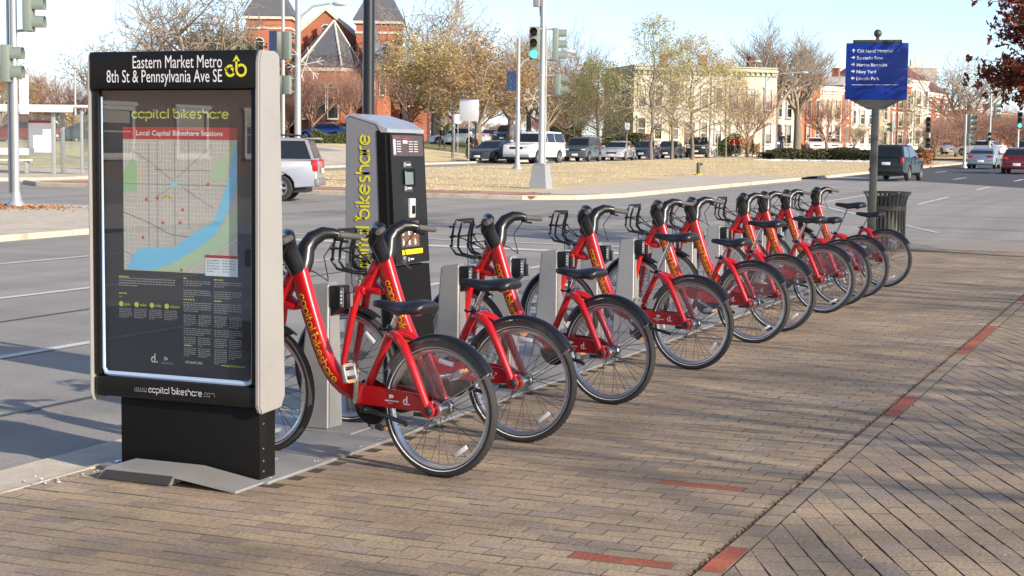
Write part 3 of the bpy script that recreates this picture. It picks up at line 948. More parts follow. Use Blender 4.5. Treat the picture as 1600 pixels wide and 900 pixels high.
    so = sd_.build('saddle', M_sad, root, 60)
    ru = MB()
    for s_ in (-1, 1):
        ru.tube([(.33, s_ * .014, .815), (.29, s_ * .022, .800), (.20, s_ * .022, .798), (.13, s_ * .035, .820)], .0035, 6)
        ru.lathe([(.014, 0), (.016, .01), (.013, .02), (.016, .03), (.014, .04)], 10, Matrix.Translation((.135, s_ * .045, .79)))
    ru.box((.245, 0, .795), (.045, .055, .028), None, .006)
    ru.build('saddle_rails', M_blkm, so)
    rl = MB()
    rl.box((.140, 0, .795), (.035, .045, .032), None, .010)
    rl.build('rear_light', M_redl, so)
    # --- wheels and mudguards
    make_wheel(root, False); make_wheel(root, True)
    f1 = fender(root, 0, 28, 146, 'rear_fender')
    f2 = fender(root, 1.13, -38, 124, 'front_fender')
    for s_ in (-1, 1):
        fs_ = MB()
        fs_.tube([(-.302, s_ * .030, .535), (-.302, s_ * .042, .528), (.0, s_ * .066, .335)], .0025, 6)
        fs_.build('fender_stay', M_stay, root)
        fs_ = MB(); fs_.tube([(1.43, s_ * .032, .15), (1.13, s_ * .070, .335)], .0025, 6)
        fs_.build('fender_stay', M_stay, root)
    for s_ in (-1, 1):
        gd = MB()
        pts = rearc(0, .335, .345, 30, 145, 20)
        inner = [(-.17, .455), (-.06, .385), (.06, .40), (.17, .43)]
        ring = pts + inner
        o_ = len(gd.v)
        cen = (0.03, .52)
        vs = [(cen[0], s_ * .040, cen[1])] + [(x, s_ * .0345, z) for x, z in ring]
        n_ = len(ring)
        gd.add(vs, [(0, 1 + i, 1 + (i + 1) % n_) for i in range(n_)])
        gd.build('skirt_guard', M_guard, root, 0)
    # --- handlebars under their plastic shell, grips, brake clamps, lamp head
    sh = MB()
    sh.tube([(.915, 0, .945), (.905, 0, .985), (.895, 0, 1.0)], [.040, .040, .034], 14)
    sh.box((.905, 0, .985), (.10, .10, .038), None, .016)
    for s_ in (-1, 1):
        pts = [(.885, s_ * .022, .965), (.888, s_ * .040, 1.01), (.905, s_ * .068, 1.075), (.885, s_ * .100, 1.125), (.845, s_ * .140, 1.155), (.805, s_ * .172, 1.153), (.785, s_ * .190, 1.147)]
        sh.tube(pts, [.040, .047, .048, .043, .034, .027, .021], 12)
    sh.build('handlebar', M_blk, root, 50)
    for s_ in (-1, 1):
        g = MB()
        g.tube([(.785, s_ * .190, 1.146), (.772, s_ * .222, 1.142), (.742, s_ * .300, 1.133), (.738, s_ * .310, 1.132)], [.0165, .0175, .018, .014], 12)
        go_ = g.build('grip', M_grip, root, 50)
        br = MB()
        br.ball((.795, s_ * .188, 1.137), .026, 12, (1, 1, 1))
        br.tube([(.80, s_ * .195, 1.128), (.835, s_ * .225, 1.118), (.83, s_ * .275, 1.108), (.815, s_ * .305, 1.104)], [.010, .007, .006, .007], 8)
        br.build('brake_lever', M_blk, go_, 60)
    cb = MB()
    cb.tube([(.80, -.185, 1.125), (.86, -.16, 1.03), (.80, -.12, .93), (.75, -.06, .915), (.80, -.03, .955), (.875, -.03, .975)], .0036, 6)
    cb.tube([(.80, .185, 1.125), (.88, .15, 1.04), (.86, .10, .95), (.93, .05, .90), (.96, .03, .87)], .0036, 6)
    cb.tube([(.93, .04, 1.0), (1.06, .09, .98), (1.07, .06, .82), (1.03, .03, .74)], .0036, 6)
    cb.build('cable', M_blkm, root)
    # --- front carrier of bent tube
    bk = MB()
    def loop(w, x0, z1, z0):
        return [(1.00, w * .30, .885), (1.04, w * .7, .885), (x0 - .02, w * .95, .905), (x0 + .01, w, .945), (x0 + .005, w, 1.03), (x0 - .012, w, z1 - .03), (x0 - .02, w * .86, z1)]
    for w, x0, z1 in ((.105, 1.165, 1.128), (.055, 1.150, 1.112)):
        l = loop(w, x0, z1, .9)
        bk.tube(l + [(p[0], -p[1], p[2]) for p in reversed(l)], .0085, 8)
    bk.tube([(1.155, .115, 1.02), (1.165, 0, 1.018), (1.155, -.115, 1.02)], .006, 6)
    for s_ in (-1, 1):
        for zz in (.96, 1.02, 1.085):
            bk.tube([(1.165, s_ * .105, zz), (1.165, s_ * .135, zz)], [.006, .008], 6)
    bk.tube([(1.03, 0, .885), (1.005, 0, .84), (1.015, 0, .80)], .012, 8)
    bk.box((1.03, 0, .885), (.08, .06, .02), None, .006)
    bo = bk.build('front_rack', M_blk, root, 50)
    el = MB()
    el.tube([(1.165, .105, 1.03), (1.08, .04, .99), (.97, .0, .93)], .004, 6)
    el.tube([(1.165, -.105, 1.03), (1.08, -.04, .99), (.97, .0, .93)], .004, 6)
    el.build('elastic_strap', M_blkm, bo)
    fl = MB()
    fl.box((1.075, 0, .855), (.04, .05, .04), None, .012)
    fl.build('front_lamp', M_refl, root)
    return root

BG = 'red hire bicycles locked in the docking row'
bike0 = make_bike('red hire bicycle nearest the map panel, its front wheel behind the panel', BG)
def place(o, Y, th, X=-3.303):
    o.location = (X, Y, .0); o.rotation_euler = (0, 0, R(90 + th))
def raise_saddle(o, h):
    if h <= 0: return
    d = Vector((-.41, 0, .912)).normalized()
    for c in o.children:
        if c.name.split('.')[0] == 'saddle': c.location = c.location + d * h
        if c.name.split('.')[0] == 'seat_post': 
            c.scale = (1, 1, 1)
            base = Vector((.302, 0, .69)) - d * .02
            c.matrix_local = Matrix.Translation(d * h)
            c2 = c
bikes = [
 (6.984, 80, 0.0, None),
 (8.02, 85, .04, 'red hire bicycle second from the map panel, in front of the payment terminal'),
 (9.487, 77, .0, 'red hire bicycle just beyond the payment terminal, third wheel along the row'),
 (11.298, 80, .16, 'red hire bicycle with raised saddle standing fourth along the row'),
 (13.122, 79, .02, 'red hire bicycle with low saddle, fifth along the docking row'),
 (14.10, 80, .15, 'red hire bicycle tight behind the fifth one, sixth along the row'),
 (15.94, 79, .12, 'red hire bicycle with raised saddle, seventh along the docking row'),
 (16.82, 80, .08, 'red hire bicycle eighth along the docking row, overlapped by the seventh'),
 (17.89, 80, .22, 'red hire bicycle with the tallest saddle in the row, third from the far end'),
 (19.48, 80, .05, 'red hire bicycle at the far end of the row, beside the waste bin'),
]
allb = [bike0]
place(bike0, 6.984, 80)
for Y, th, h, lab in bikes[1:]:
    b = dup(bike0, (0, 0, 0), 0, lab, BG); place(b, Y, th); allb.append(b)
for b, (Y, th, h, lab) in zip(allb, bikes): raise_saddle(b, h)
def spin(o, cx, cz, a):
    o.matrix_local = Matrix.Translation((cx, 0, cz)) @ Matrix.Rotation(a, 4, 'Y') @ Matrix.Translation((-cx, 0, -cz)) @ o.matrix_local
for i, b in enumerate(allb):
    if i == 0: continue
    a1, a2, a3 = rng.uniform(0, 6.28), rng.uniform(0, 6.28), rng.uniform(0, 6.28)
    for c_ in b.children:
        k_ = c_.name.split('.')[0]
        if k_ == 'rear_wheel': spin(c_, 0, .335, a1)
        if k_ == 'front_wheel': spin(c_, 1.13, .335, a2)
        if k_ in ('crank', 'pedal'): spin(c_, .46, .335, a3)
    b.rotation_euler.x = R(rng.uniform(-1.2, 1.2))

# ------------------------------------------------------------------ docking plates and docks
M_plate = mat('plate_steel', (.30, .30, .295), .5, metal=.35, var=.12, vscale=3, bump=.15, bscale=200, dirt=(.20, .20, .19), dscale=2.2)
pg_ = 'steel ground plates under the docking row'
ys = [6.46, 7.55, 9.05, 10.85, 12.65, 14.45, 16.25, 18.05, 20.4]
pl_lab = ['first grey steel ground plate, beside the map panel', 'grey steel ground plate under the payment terminal', 'grey steel ground plate just beyond the terminal',
          'grey steel ground plate under the fourth bicycle', 'grey steel ground plate under the fifth bicycle', 'grey steel ground plate under the sixth bicycle', 'grey steel ground plate under the seventh bicycle', 'last grey steel ground plate at the far end of the row']
for i in range(8):
    y0, y1 = ys[i] + .004, ys[i + 1] - .004
    t = thing('ground_plate', pl_lab[i], 'ground plate', (-4.44, (y0 + y1) / 2, 0), 0, pg_)
    MB().box((0, 0, .004), (.975, y1 - y0, .018), None, .004).build('plate', M_plate, t)
    b_ = MB()
    for sx in (-.44, .44):
        for sy in (-.42, 0, .42):
            b_.lathe([(.001, .019), (.012, .018), (.014, .013)], 8, Matrix.Translation((sx, sy * (y1 - y0), 0)))
    b_.build('bolt_heads', M_steel, t)['kind'] = 'stuff'

def make_dock(label, group):
    t = thing('bike_dock', label, 'bike dock', group=group)
    # local: x = towards pavement, y = along kerb; face at x=0
    def shell(mb, x0, x1, ya, yb, x0t, x1t, yat, ybt, z1, z1b):
        bm = bmesh.new()
        lo = [bm.verts.new(p) for p in ((x0, ya, .013), (x1, ya, .013), (x1, yb, .013), (x0, yb, .013))]
        hi = [bm.verts.new(p) for p in ((x0t, yat, z1b), (x1t, yat, z1), (x1t, ybt, z1), (x0t, ybt, z1b))]
        bm.faces.new(list(reversed(lo))); bm.faces.new(hi)
        for i in range(4): bm.faces.new((lo[i], lo[(i + 1) % 4], hi[(i + 1) % 4], hi[i]))
        bmesh.ops.bevel(bm, geom=bm.edges[:], offset=.012, segments=3, affect='EDGES')
        mb.addbm(bm); bm.free()
    a = MB(); shell(a, -.205, 0, -.085, .085, -.150, -.012, -.060, .060, .845, .825)
    a.build('post', M_alu, t, 30)
    r_ = MB()
    r_.box((-.03, 0, .016), (.40, .27, .010), None, .003)
    r_.build('foot', M_plate, t)
    h = MB()
    h.box((.020, 0, .765), (.075, .115, .125), None, .010)
    h.box((.066, .004, .745), (.05, .085, .085), None, .010)
    h.prism([(-.06, .66), (.0, .66), (.05, .705), (.0, .72)], -.05, .05, Matrix(((1, 0, 0, .0), (0, 0, -1, 0), (0, 1, 0, 0), (0, 0, 0, 1))))
    ho = h.build('lock_head', M_blk, t, 30)
    k = MB()
    k.box((.094, .004, .748), (.008, .030, .075), None, .003)
    k.box((.062, -.052, .765), (.028, .006, .11), None, .002)
    k.build('key_slot', mat('lock_face', (.16, .16, .155), .5), ho)
    dts = MB()
    for i in range(4): dts.box((.062, -.0562, .735 + i * .020), (.010, .002, .010))
    dts.build('dock_lights', M_wht, ho, 0)
    bars = MB()
    bars.box((-.012, 0, .43), (.004, .006, .70), Matrix.Rotation(R(-.8), 4, 'Y'))
    bars.build('seam', mat('seam_dark', (.06, .06, .06), .7), t)
    return t
DG = 'grey metal bike docks bolted along the ground plates'
dock_rows = [
 (6.83, 'grey dock hidden behind the map panel, holding the nearest bicycle'),
 (7.87, 'grey dock between the first two bicycles, nearest one in full view'),
 (9.61, 'grey dock beyond the payment terminal, holding the third bicycle'),
 (10.50, 'empty grey dock between the third and fourth bicycles'),
 (11.40, 'grey dock holding the fourth bicycle, wide side to the viewer'),
 (12.32, 'empty grey dock between the fourth and fifth bicycles'),
 (13.25, 'grey dock holding the fifth bicycle'),
 (14.18, 'grey dock holding the sixth bicycle, behind its frame'),
 (15.05, 'empty grey dock between the sixth and seventh bicycles'),
 (16.02, 'grey dock holding the seventh bicycle'),
 (16.92, 'grey dock holding the eighth bicycle, nearly hidden'),
 (17.85, 'grey dock holding the bicycle with the tallest saddle'),
 (18.75, 'empty grey dock just before the last bicycle'),
 (19.58, 'last grey dock at the far end of the row'),
]
d0 = None
for y_, lab in dock_rows:
    if d0 is None:
        d0 = make_dock(lab, DG); d0.location = (-4.37, y_, 0)
    else: dup(d0, (-4.37, y_, 0), 0, lab)
# ------------------------------------------------------------------ map panel
M_kblk = mat('kiosk_black', (.009, .0085, .0085), .35, spec=.3, var=.1, vscale=10)
M_kmat = mat('kiosk_black_satin', (.006, .006, .006), .6, spec=.2, var=.15, vscale=6, bump=.05, bscale=200)
M_side = mat('side_panel_alu', (.36, .35, .335), .5, metal=.3, var=.05, vscale=5, dirt=(.315, .305, .29), dscale=2.5)
M_foot = mat('foot_plate', (.34, .33, .32), .5, metal=.3, var=.15, vscale=8, dirt=(.30, .27, .22), dscale=3)
M_edge_glow = mat('painted_edge_glow', (.36, .48, .66), .25)  # pale blue colour stands in for light refracted at the curved glass edges
M_poster = mat('poster_black', (.020, .024, .033), .5)
M_logo = mat('logo_yellow', (.72, .66, .03), .5)
M_limec = mat('lime_print', (.50, .58, .06), .5)
M_grey_t = mat('grey_print', (.27, .29, .31), .5)
M_lgrey = mat('light_grey_print', (.52, .54, .55), .5)
M_glass = glass_mat('kiosk_glass', (.96, .97, .96), gloss=2.6, rough=.0, alpha=.02)

kk = thing('map_panel', 'tall black framed map and information panel with silver sides, standing nearest the viewer', 'map panel', (-4.465, 6.455, 0))
b = MB(); b.box((0, .075, 1.95), (.93, .165, .17), None, .012); b.box((0, -.004, 1.955), (.945, .05, .18), None, .01)
hd = b.build('header', M_kblk, kk)
t = MB()
put_text(t, 'Eastern Market Metro', .086, (.287, -.0305, 1.964), (1, 0, 0), (0, 0, 1), 'R', .0, .503)
put_text(t, '8th St & Pennsylvania Ave SE', .086, (.287, -.0305, 1.897), (1, 0, 0), (0, 0, 1), 'R', .0, .655)
t.build('station_name', M_wht, hd, 0)
# emblem: c with an arrow head joined to b with an arrow on its stem
e = MB()
def emb(strokes, w=.012):
    for st in strokes:
        L_ = []
        for i, p in enumerate(st):
            a_ = st[max(0, i - 1)]; b_ = st[min(len(st) - 1, i + 1)]
            tx, ty = b_[0] - a_[0], b_[1] - a_[1]; l = math.hypot(tx, ty) or 1
            L_.append((p[0] - ty / l * w / 2, p[1] + tx / l * w / 2)); L_.append((p[0] + ty / l * w / 2, p[1] - tx / l * w / 2))
        for i in range(len(st) - 1):
            q = [L_[2 * i + 1], L_[2 * i + 3], L_[2 * i + 2], L_[2 * i]]
            e.add([(x, -.0308, z) for x, z in q], [(0, 1, 2, 3)])
emb([arc(.333, 1.948, .023, 60, 165, 10), arc(.333, 1.948, .023, 195, 330, 10), arc(.392, 1.950, .025, -170, 130, 16), [(.366, 1.945), (.366, 2.0)]])
e.add([(x, -.0308, z) for x, z in ((.346, 1.992), (.386, 1.992), (.366, 2.022))], [(0, 1, 2)])
e.add([(x, -.0308, z) for x, z in ((.300, 1.962), (.320, 1.962), (.308, 1.940))], [(0, 2, 1)])
e.add([(x, -.0308, z) for x, z in ((.352, 1.964), (.332, 1.958), (.349, 1.942))], [(0, 1, 2)])
e.build('emblem', M_logo, hd, 0)
for s_ in (-1, 1):
    sp = MB(); bm = bmesh.new()
    x0, x1 = (.462, .490) if s_ > 0 else (-.474, -.4825)
    pr_ = [(-.030, 1.995), (-.012, 2.045), (.135, 2.045), (.155, 2.02), (.205, .40), (.17, .345), (-.012, .335), (-.034, .37)]
    A = [bm.verts.new((x0, y, z)) for y, z in pr_]; B = [bm.verts.new((x1, y, z)) for y, z in pr_]
    bm.faces.new(A); bm.faces.new(list(reversed(B)))
    for i in range(8): bm.faces.new((A[i], B[i], B[(i + 1) % 8], A[(i + 1) % 8]))
    bmesh.ops.recalc_face_normals(bm, faces=bm.faces)
    bmesh.ops.bevel(bm, geom=bm.edges[:], offset=.008 if s_ > 0 else .002, segments=2, affect='EDGES')
    sp.addbm(bm); bm.free()
    sp.build('side_panel', M_side, kk, 30)
b = MB(); b.box((0, .105, 1.16), (.92, .13, 1.55), None, .01); b.build('cabinet', M_kblk, kk)
b = MB()
b.box((-.452, .012, 1.17), (.042, .05, 1.40), None, .006); b.box((.446, .012, 1.17), (.03, .05, 1.40), None, .006)
b.box((0, .006, .412), (.92, .052, .10), None, .010)
fm = b.build('frame', M_kblk, kk)
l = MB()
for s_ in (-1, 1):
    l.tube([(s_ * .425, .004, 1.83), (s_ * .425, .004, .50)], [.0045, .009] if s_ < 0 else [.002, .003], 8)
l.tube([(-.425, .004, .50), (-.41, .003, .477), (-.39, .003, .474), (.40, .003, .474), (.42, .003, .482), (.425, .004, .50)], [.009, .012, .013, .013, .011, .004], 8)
l.build('glass_edge_glow', M_edge_glow, kk)  # added strips that paint the bright refraction along the pane's rim
def quad(mb, x0, z0, x1, z1, y): mb.add([(x0, y, z0), (x1, y, z0), (x1, y, z1), (x0, y, z1)], [(0, 1, 2, 3)])
p = MB(); p.box((0, .034, 1.165), (.862, .008, 1.39)); po = p.build('poster', M_poster, kk, 0)
YP = .0295
t = MB()
def mpk(u, v): return (-.268 + u, YP - .0008, 1.726 + v)
put_mark(t, 'capital bikeshare', .032, mpk, sw=.17, length=.555)
t.build('poster_word_mark', M_limec, po, 0)
m_ = MB(); quad(m_, -.32, .987, .331, 1.626, YP - .0006)
mp_ = m_.build('street_map', mat('map_paper', (.52, .50, .45), .5), po, 0)
m_ = MB(); quad(m_, -.32, 1.626, .331, 1.685, YP - .0006); m_.build('map_heading', mat('map_red', (.42, .035, .04), .5), po, 0)
t = MB(); put_text(t, 'Local Capital Bikeshare Stations', .034, (.005, YP - .0012, 1.645), (1, 0, 0), (0, 0, 1), 'C', .012, .494); t.build('map_title', M_wht, po, 0)
# streets
r2 = random.Random(5)
mw, mg, mr, mbk = MB(), MB(), MB(), MB()
def seg(mb, a, b_, w, y):
    d_ = Vector((b_[0] - a[0], b_[1] - a[1])); l_ = d_.length
    if l_ < 1e-5: return
    n_ = Vector((-d_.y, d_.x)) / l_ * w / 2
    mb.add([(a[0] + n_.x, y, a[1] + n_.y), (a[0] - n_.x, y, a[1] - n_.y), (b_[0] - n_.x, y, b_[1] - n_.y), (b_[0] + n_.x, y, b_[1] + n_.y)], [(0, 1, 2, 3)])
def inriver(x, z):    # south east of the river's north bank
    return z < 1.06 + (x + .28) * .38 and x > -.26 or (x > .25 and z < 1.56 - (0.33 - x) * .9 + .05 and x > .22 + (z - 1.2) * .12)
for i in range(34):
    x = -.312 + i * .019
    z = 1.0
    while z < 1.61:
        if not inriver(x, z) and r2.random() < .82: seg(mw, (x, z), (x, min(z + .035, 1.62)), .0030, YP - .0010)
        z += .035
for i in range(30):
    z = 1.0 + i * .021; x = -.318
    while x < .31:
        if not inriver(x, z) and r2.random() < .8: seg(mw, (x, z), (min(x + .035, .325), z), .0028, YP - .0010)
        x += .035
for k in range(60):
    x, z = r2.uniform(.0, .32), r2.uniform(.995, 1.2)
    if z < .98 + (x) * .55: a_ = .7; seg(mw, (x, z), (min(x + .05, .328), z + .03), .0022, YP - .0010); seg(mw, (x, z), (min(x + .02, .328), max(z - .035, .99)), .0022, YP - .0010)
mw.build('minor_streets', mat('street_pale', (.74, .74, .72), .5), mp_, 0)['kind'] = 'stuff'
for a_, b_ in (((-.32, 1.41), (.33, 1.41)), ((-.12, 1.0), (-.12, 1.62)), ((-.17, 1.07), (-.17, 1.62)), ((.06, 1.2), (.06, 1.62)), ((-.15, 1.51), (-.02, 1.42)), ((-.02, 1.41), (-.14, 1.34)), ((-.15, 1.51), (-.26, 1.57)), ((.02, 1.40), (.2, 1.30)), ((-.01, 1.44), (.19, 1.60)), ((-.14, 1.48), (.18, 1.48)), ((-.02, 1.05), (-.02, 1.62)), ((-.26, 1.54), (-.24, 1.62))):
    seg(mg, a_, b_, .0032, YP - .0013)
for pl in ([(-.318, 1.27), (-.22, 1.24), (-.14, 1.21), (-.05, 1.17), (.06, 1.16), (.14, 1.19)], [(-.318, 1.08), (-.27, 1.06), (-.24, 1.02), (-.2, 1.0)], [(.15, 1.19), (.22, 1.24), (.262, 1.35), (.292, 1.44), (.30, 1.5), (.33, 1.57)]):
    for a_, b_ in zip(pl[:-1], pl[1:]): seg(mg, a_, b_, .005, YP - .0013)
mg.build('main_streets', mat('street_grey', (.26, .26, .27), .5), mp_, 0)['kind'] = 'stuff'
riv = MB()
north = [(.331, 1.62), (.312, 1.569), (.291, 1.496), (.283, 1.436), (.247, 1.351), (.204, 1.24), (.103, 1.188), (-.029, 1.11), (-.177, 1.099), (-.237, 1.078), (-.26, 1.027)]
south = [(.331, 1.54), (.331, 1.50), (.331, 1.46), (.325, 1.40), (.29, 1.303), (.215, 1.180), (.105, 1.105), (-.005, 1.045), (-.07, 1.015), (-.16, 1.01), (-.22, .99)]
for i in range(10):
    riv.add([(north[i][0], YP - .0015, north[i][1]), (south[i][0], YP - .0015, south[i][1]), (south[i + 1][0], YP - .0015, south[i + 1][1]), (north[i + 1][0], YP - .0015, north[i + 1][1])], [(3, 2, 1, 0)])
riv.add([(x, YP - .0014, z) for x, z in ((-.30, .99), (-.285, 1.03), (-.245, 1.085), (-.19, 1.105), (-.10, 1.10), (-.05, 1.07), (-.10, 1.01), (-.16, .99))], [tuple(range(8))])
riv.build('map_river', mat('map_blue', (.20, .58, .85), .5), mp_, 0)
for poly in ([(-.318, 1.47), (-.262, 1.537), (-.237, 1.5), (-.238, 1.377), (-.318, 1.373)], [(.18, 1.44), (.20, 1.51), (.26, 1.56), (.305, 1.57), (.28, 1.50), (.275, 1.44), (.24, 1.42)], [(-.16, 1.0), (-.07, 1.02), (.02, 1.07), (.14, 1.14), (.24, 1.2), (.331, 1.33), (.331, 1.20), (.26, 1.12), (.14, 1.06), (.05, 1.01), (.02, .99), (-.15, .99)], [(.285, 1.62), (.331, 1.626), (.331, 1.56), (.30, 1.57)]):
    g_ = MB(); g_.add([(x, YP - .0012, z) for x, z in poly], [tuple(range(len(poly)))]); g_.build('map_park', mat('map_green', (.33, .56, .30), .5) if poly[0][0] < -.3 else mat('map_green_pale', (.44, .60, .40), .5), mp_, 0)
g_ = MB(); quad(g_, -.25, 1.335, -.205, 1.50, YP - .0008); g_.build('map_mall', mat('map_tan', (.60, .50, .38), .5), mp_, 0)
for x, z in ((-.185, 1.335), (-.12, 1.342), (.17, 1.415), (.025, 1.29), (-.09, 1.225), (.01, 1.228), (-.205, 1.15), (.015, .998)):
    mr_ = MB(); quad(mr_, x - .007, z - .007, x + .007, z + .007, YP - .0018); mr_.build('station_mark', mat('mark_red', (.55, .08, .04), .5) if 'mark_red' not in bpy.data.materials else bpy.data.materials['mark_red'], mp_, 0)
y_ = MB()
pa = arc(-.068, 1.33, .026, 20, 160, 10)
for a_, b_ in zip(pa[:-1], pa[1:]): seg(y_, a_, b_, .008, YP - .0020)
y_.build('you_are_here', M_yel, mp_, 0)
lb = MB(); quad(lb, -.045, 1.395, -.002, 1.425, YP - .0016); lb.build('map_square', mat('map_cyan', (.35, .62, .66), .5), mp_, 0)
lg = MB(); quad(lg, .151, .978, .334, 1.076, YP - .0022); lgo = lg.build('map_legend', mat('legend_pale', (.66, .76, .82), .5), mp_, 0)
lr = MB(); quad(lr, .151, 1.064, .334, 1.078, YP - .0026); lr.build('legend_heading', bpy.data.materials['map_red'], lgo, 0)
# small print as rows of tiny strokes
def rows(mb, x0, x1, z1, n, dz, h, r_, y=YP - .001):
    for i in range(n):
        x = x0; xe = x1 if i < n - 1 else x0 + (x1 - x0) * r_.uniform(.3, .9)
        while x < xe:
            w_ = r_.uniform(.006, .020)
            quad(mb, x, z1 - i * dz, min(x + w_, xe), z1 - i * dz + h, y); x += w_ + .004
sm = MB()
rows(sm, -.35, -.02, .944, 4, .012, .0055, r2)
for xs in (.026, .20):
    xe = xs + .155
    rows(sm, xs, xe, .945, 3, .010, .0045, r2); rows(sm, xs, xe, .900, 4, .010, .0045, r2); rows(sm, xs, xe, .840, 5, .010, .0045, r2)
    rows(sm, xs, xs + .07, .78, 6, .0095, .004, r2); rows(sm, xs + .085, xe, .78, 6, .0095, .004, r2)
    rows(sm, xs, xe, .715, 4, .0095, .004, r2)
    for q in range(2):
        rows(sm, xs + q * .082, xs + q * .082 + .07, .672, 5, .0095, .004, r2); rows(sm, xs + q * .082, xs + q * .082 + .07, .62, 5 + 3 * (xs > .1) * (q == 0), .0095, .004, r2)
for xs in (-.35, -.262, -.173, -.085): rows(sm, xs, xs + .075, .795, 6, .0085, .0038, r2)
rows(sm, -.35, -.30, .852, 1, .01, .005, r2)
for xs in (.16, .25): rows(sm, xs, xs + .07, 1.05, 5, .013, .0045, r2, YP - .0030)
sm.build('small_print', M_grey_t, po, 0)['kind'] = 'stuff'
ym = MB()
for x, z, w_ in ((-.35, .951, .14), (-.35, .869, .055), (.026, .957, .06), (.2, .957, .06), (.026, .855, .10), (.2, .855, .08), (.03, .632, .05)):
    rows(ym, x, x + w_, z, 1, .01, .006, r2, YP - .0012)
put_text(ym, 'www.capitalbikeshare.com', .016, (.37, YP - .0012, .545), (1, 0, 0), (0, 0, 1), 'R', .01, .133)
ym.build('yellow_headings', M_limec, po, 0)['kind'] = 'stuff'
for x, wd in ((-.338, 'join'), (-.247, 'take'), (-.157, 'ride'), (-.071, 'return')):
    d_ = MB(); d_.lathe([(.0001, 0), (.013, 0)], 16, Matrix.Translation((x, YP - .0012, .819)) @ Matrix.Rotation(R(90), 4, 'X')); dd = d_.build('step_disc', M_limec, po, 0)
    d2 = MB(); put_text(d2, wd, .022, (x + .02, YP - .0012, .812), (1, 0, 0), (0, 0, 1), 'L', .006); d2.build('step_word', M_limec, po, 0)
d_ = MB(); put_text(d_, 'd.', .062, (-.165, YP - .0012, .540), (1, 0, 0), (0, 0, 1), 'L', .01); d_.build('council_mark', M_lgrey, po, 0)
d_ = MB()
d_.add([(-.088, YP - .0012, .575), (-.088, YP - .0012, .552), (-.063, YP - .0012, .557), (-.068, YP - .0012, .566)], [(0, 1, 2, 3)])
put_text(d_, 'ARLINGTON', .014, (-.07, YP - .0012, .535), (1, 0, 0), (0, 0, 1), 'C', .004, .07); d_.build('county_mark', M_grey_t, po, 0)
d_ = MB(); put_text(d_, '1.877.430.BIKE (2453)', .017, (.033, YP - .0012, .547), (1, 0, 0), (0, 0, 1), 'L', .01, .098); d_.build('phone_number', M_lgrey, po, 0)
g_ = MB(); quad(g_, -.427, .482, .427, 1.86, .004); g_.build('glass', M_glass, kk, 0)
t = MB()
def mw1(u, v): return (-.228 + u, -.0215, .398 + v)
put_mark(t, 'www.', .022, mw1, sw=.09, length=.080)
t.build('web_address', M_grey_t, fm, 0); t = MB()
def mw2(u, v): return (.168 + u, -.0215, .398 + v)
put_mark(t, '.com', .022, mw2, sw=.09, length=.068)
t.build('web_address', M_grey_t, fm, 0)
t = MB()
def mw3(u, v): return (-.146 + u, -.0215, .398 + v)
put_mark(t, 'capital bikeshare', .023, mw3, sw=.15, length=.31)
t.build('web_word_mark', M_lgrey, fm, 0)
b = MB(); b.box((.06, .09, .19), (.80, .14, .37), None, .006)
pd = b.build('pedestal', M_kmat, kk)
rv = MB()
for z in (.05, .10, .16, .28): rv.lathe([(.0001, .003), (.005, .002), (.006, 0)], 8, Matrix.Translation((.4602, .05, z)) @ Matrix.Rotation(R(90), 4, 'Y'))
rv.build('rivets', M_steel, pd)['kind'] = 'stuff'
f = MB()
f.prism([(-.285, .006), (-.235, .062), (.16, .062), (.49, .012), (.49, .002), (.155, .044), (.13, .006)], -.245, .0, Matrix(((1, 0, 0, 0), (0, 0, 1, 0), (0, 1, 0, 0), (0, 0, 0, 1))))
f.build('foot_ramp', M_foot, kk, 30)
f = MB(); f.prism([(-.275, .008), (-.228, .052), (.15, .052), (.125, .008)], -.250, -.2455, Matrix(((1, 0, 0, 0), (0, 0, 1, 0), (0, 1, 0, 0), (0, 0, 0, 1))))
f.build('foot_edge', mat('rubber_edge', (.045, .045, .05), .7), kk, 30)

# ------------------------------------------------------------------ payment terminal
M_tgrey = mat('terminal_grey', (.27, .275, .29), .42, metal=.25, var=.05, vscale=4)
M_tcap = mat('terminal_cap', (.52, .55, .60), .3, metal=.55)
tm = thing('payment_terminal', 'grey payment terminal with black front panel and vertical yellow lettering, behind the second bicycle', 'payment terminal', (-4.36, 8.50, 0))
# local x: 0 at the front, negative to the back; y 0..0.43 along kerb
b = MB(); bm = bmesh.new()
pr_ = [(-.30, .013), (-.300, 1.765), (-.270, 1.795), (-.09, 1.745), (-.065, 1.70), (-.0, .013)]
A = [bm.verts.new((x, 0, z)) for x, z in pr_]; B = [bm.verts.new((x, .49, z)) for x, z in pr_]
bm.faces.new(A); bm.faces.new(list(reversed(B)))
for i in range(6): bm.faces.new((A[i], B[i], B[(i + 1) % 6], A[(i + 1) % 6]))
bmesh.ops.recalc_face_normals(bm, faces=bm.faces)
bmesh.ops.bevel(bm, geom=bm.edges[:], offset=.006, segments=2, affect='EDGES')
b.addbm(bm); bm.free()
b.build('body', M_tgrey, tm, 30)
b = MB()
b.loft([[( -.302, y, 1.768), (-.30, y, 1.785), (-.268, y, 1.801), (-.088, y, 1.752), (-.052, y, 1.725), (-.018, y, 1.712), (-.018, y, 1.690), (-.06, y, 1.690), (-.09, y, 1.738), (-.27, y, 1.788)] for y in (-.004, .494)])
b.build('cap', M_tcap, tm, 40)
def fx(z): return -.018 + (1.69 - z) / 1.69 * .10     # front face leans back
b = MB()
b.loft([[(fx(1.685) - .075, y, 1.685), (fx(1.685), y, 1.685), (fx(.90), y, .90), (fx(.90) - .075, y, .90)] for y in (.0305, .49)])
up_ = b.build('front_panel', M_kblk, tm, 30)
b = MB()
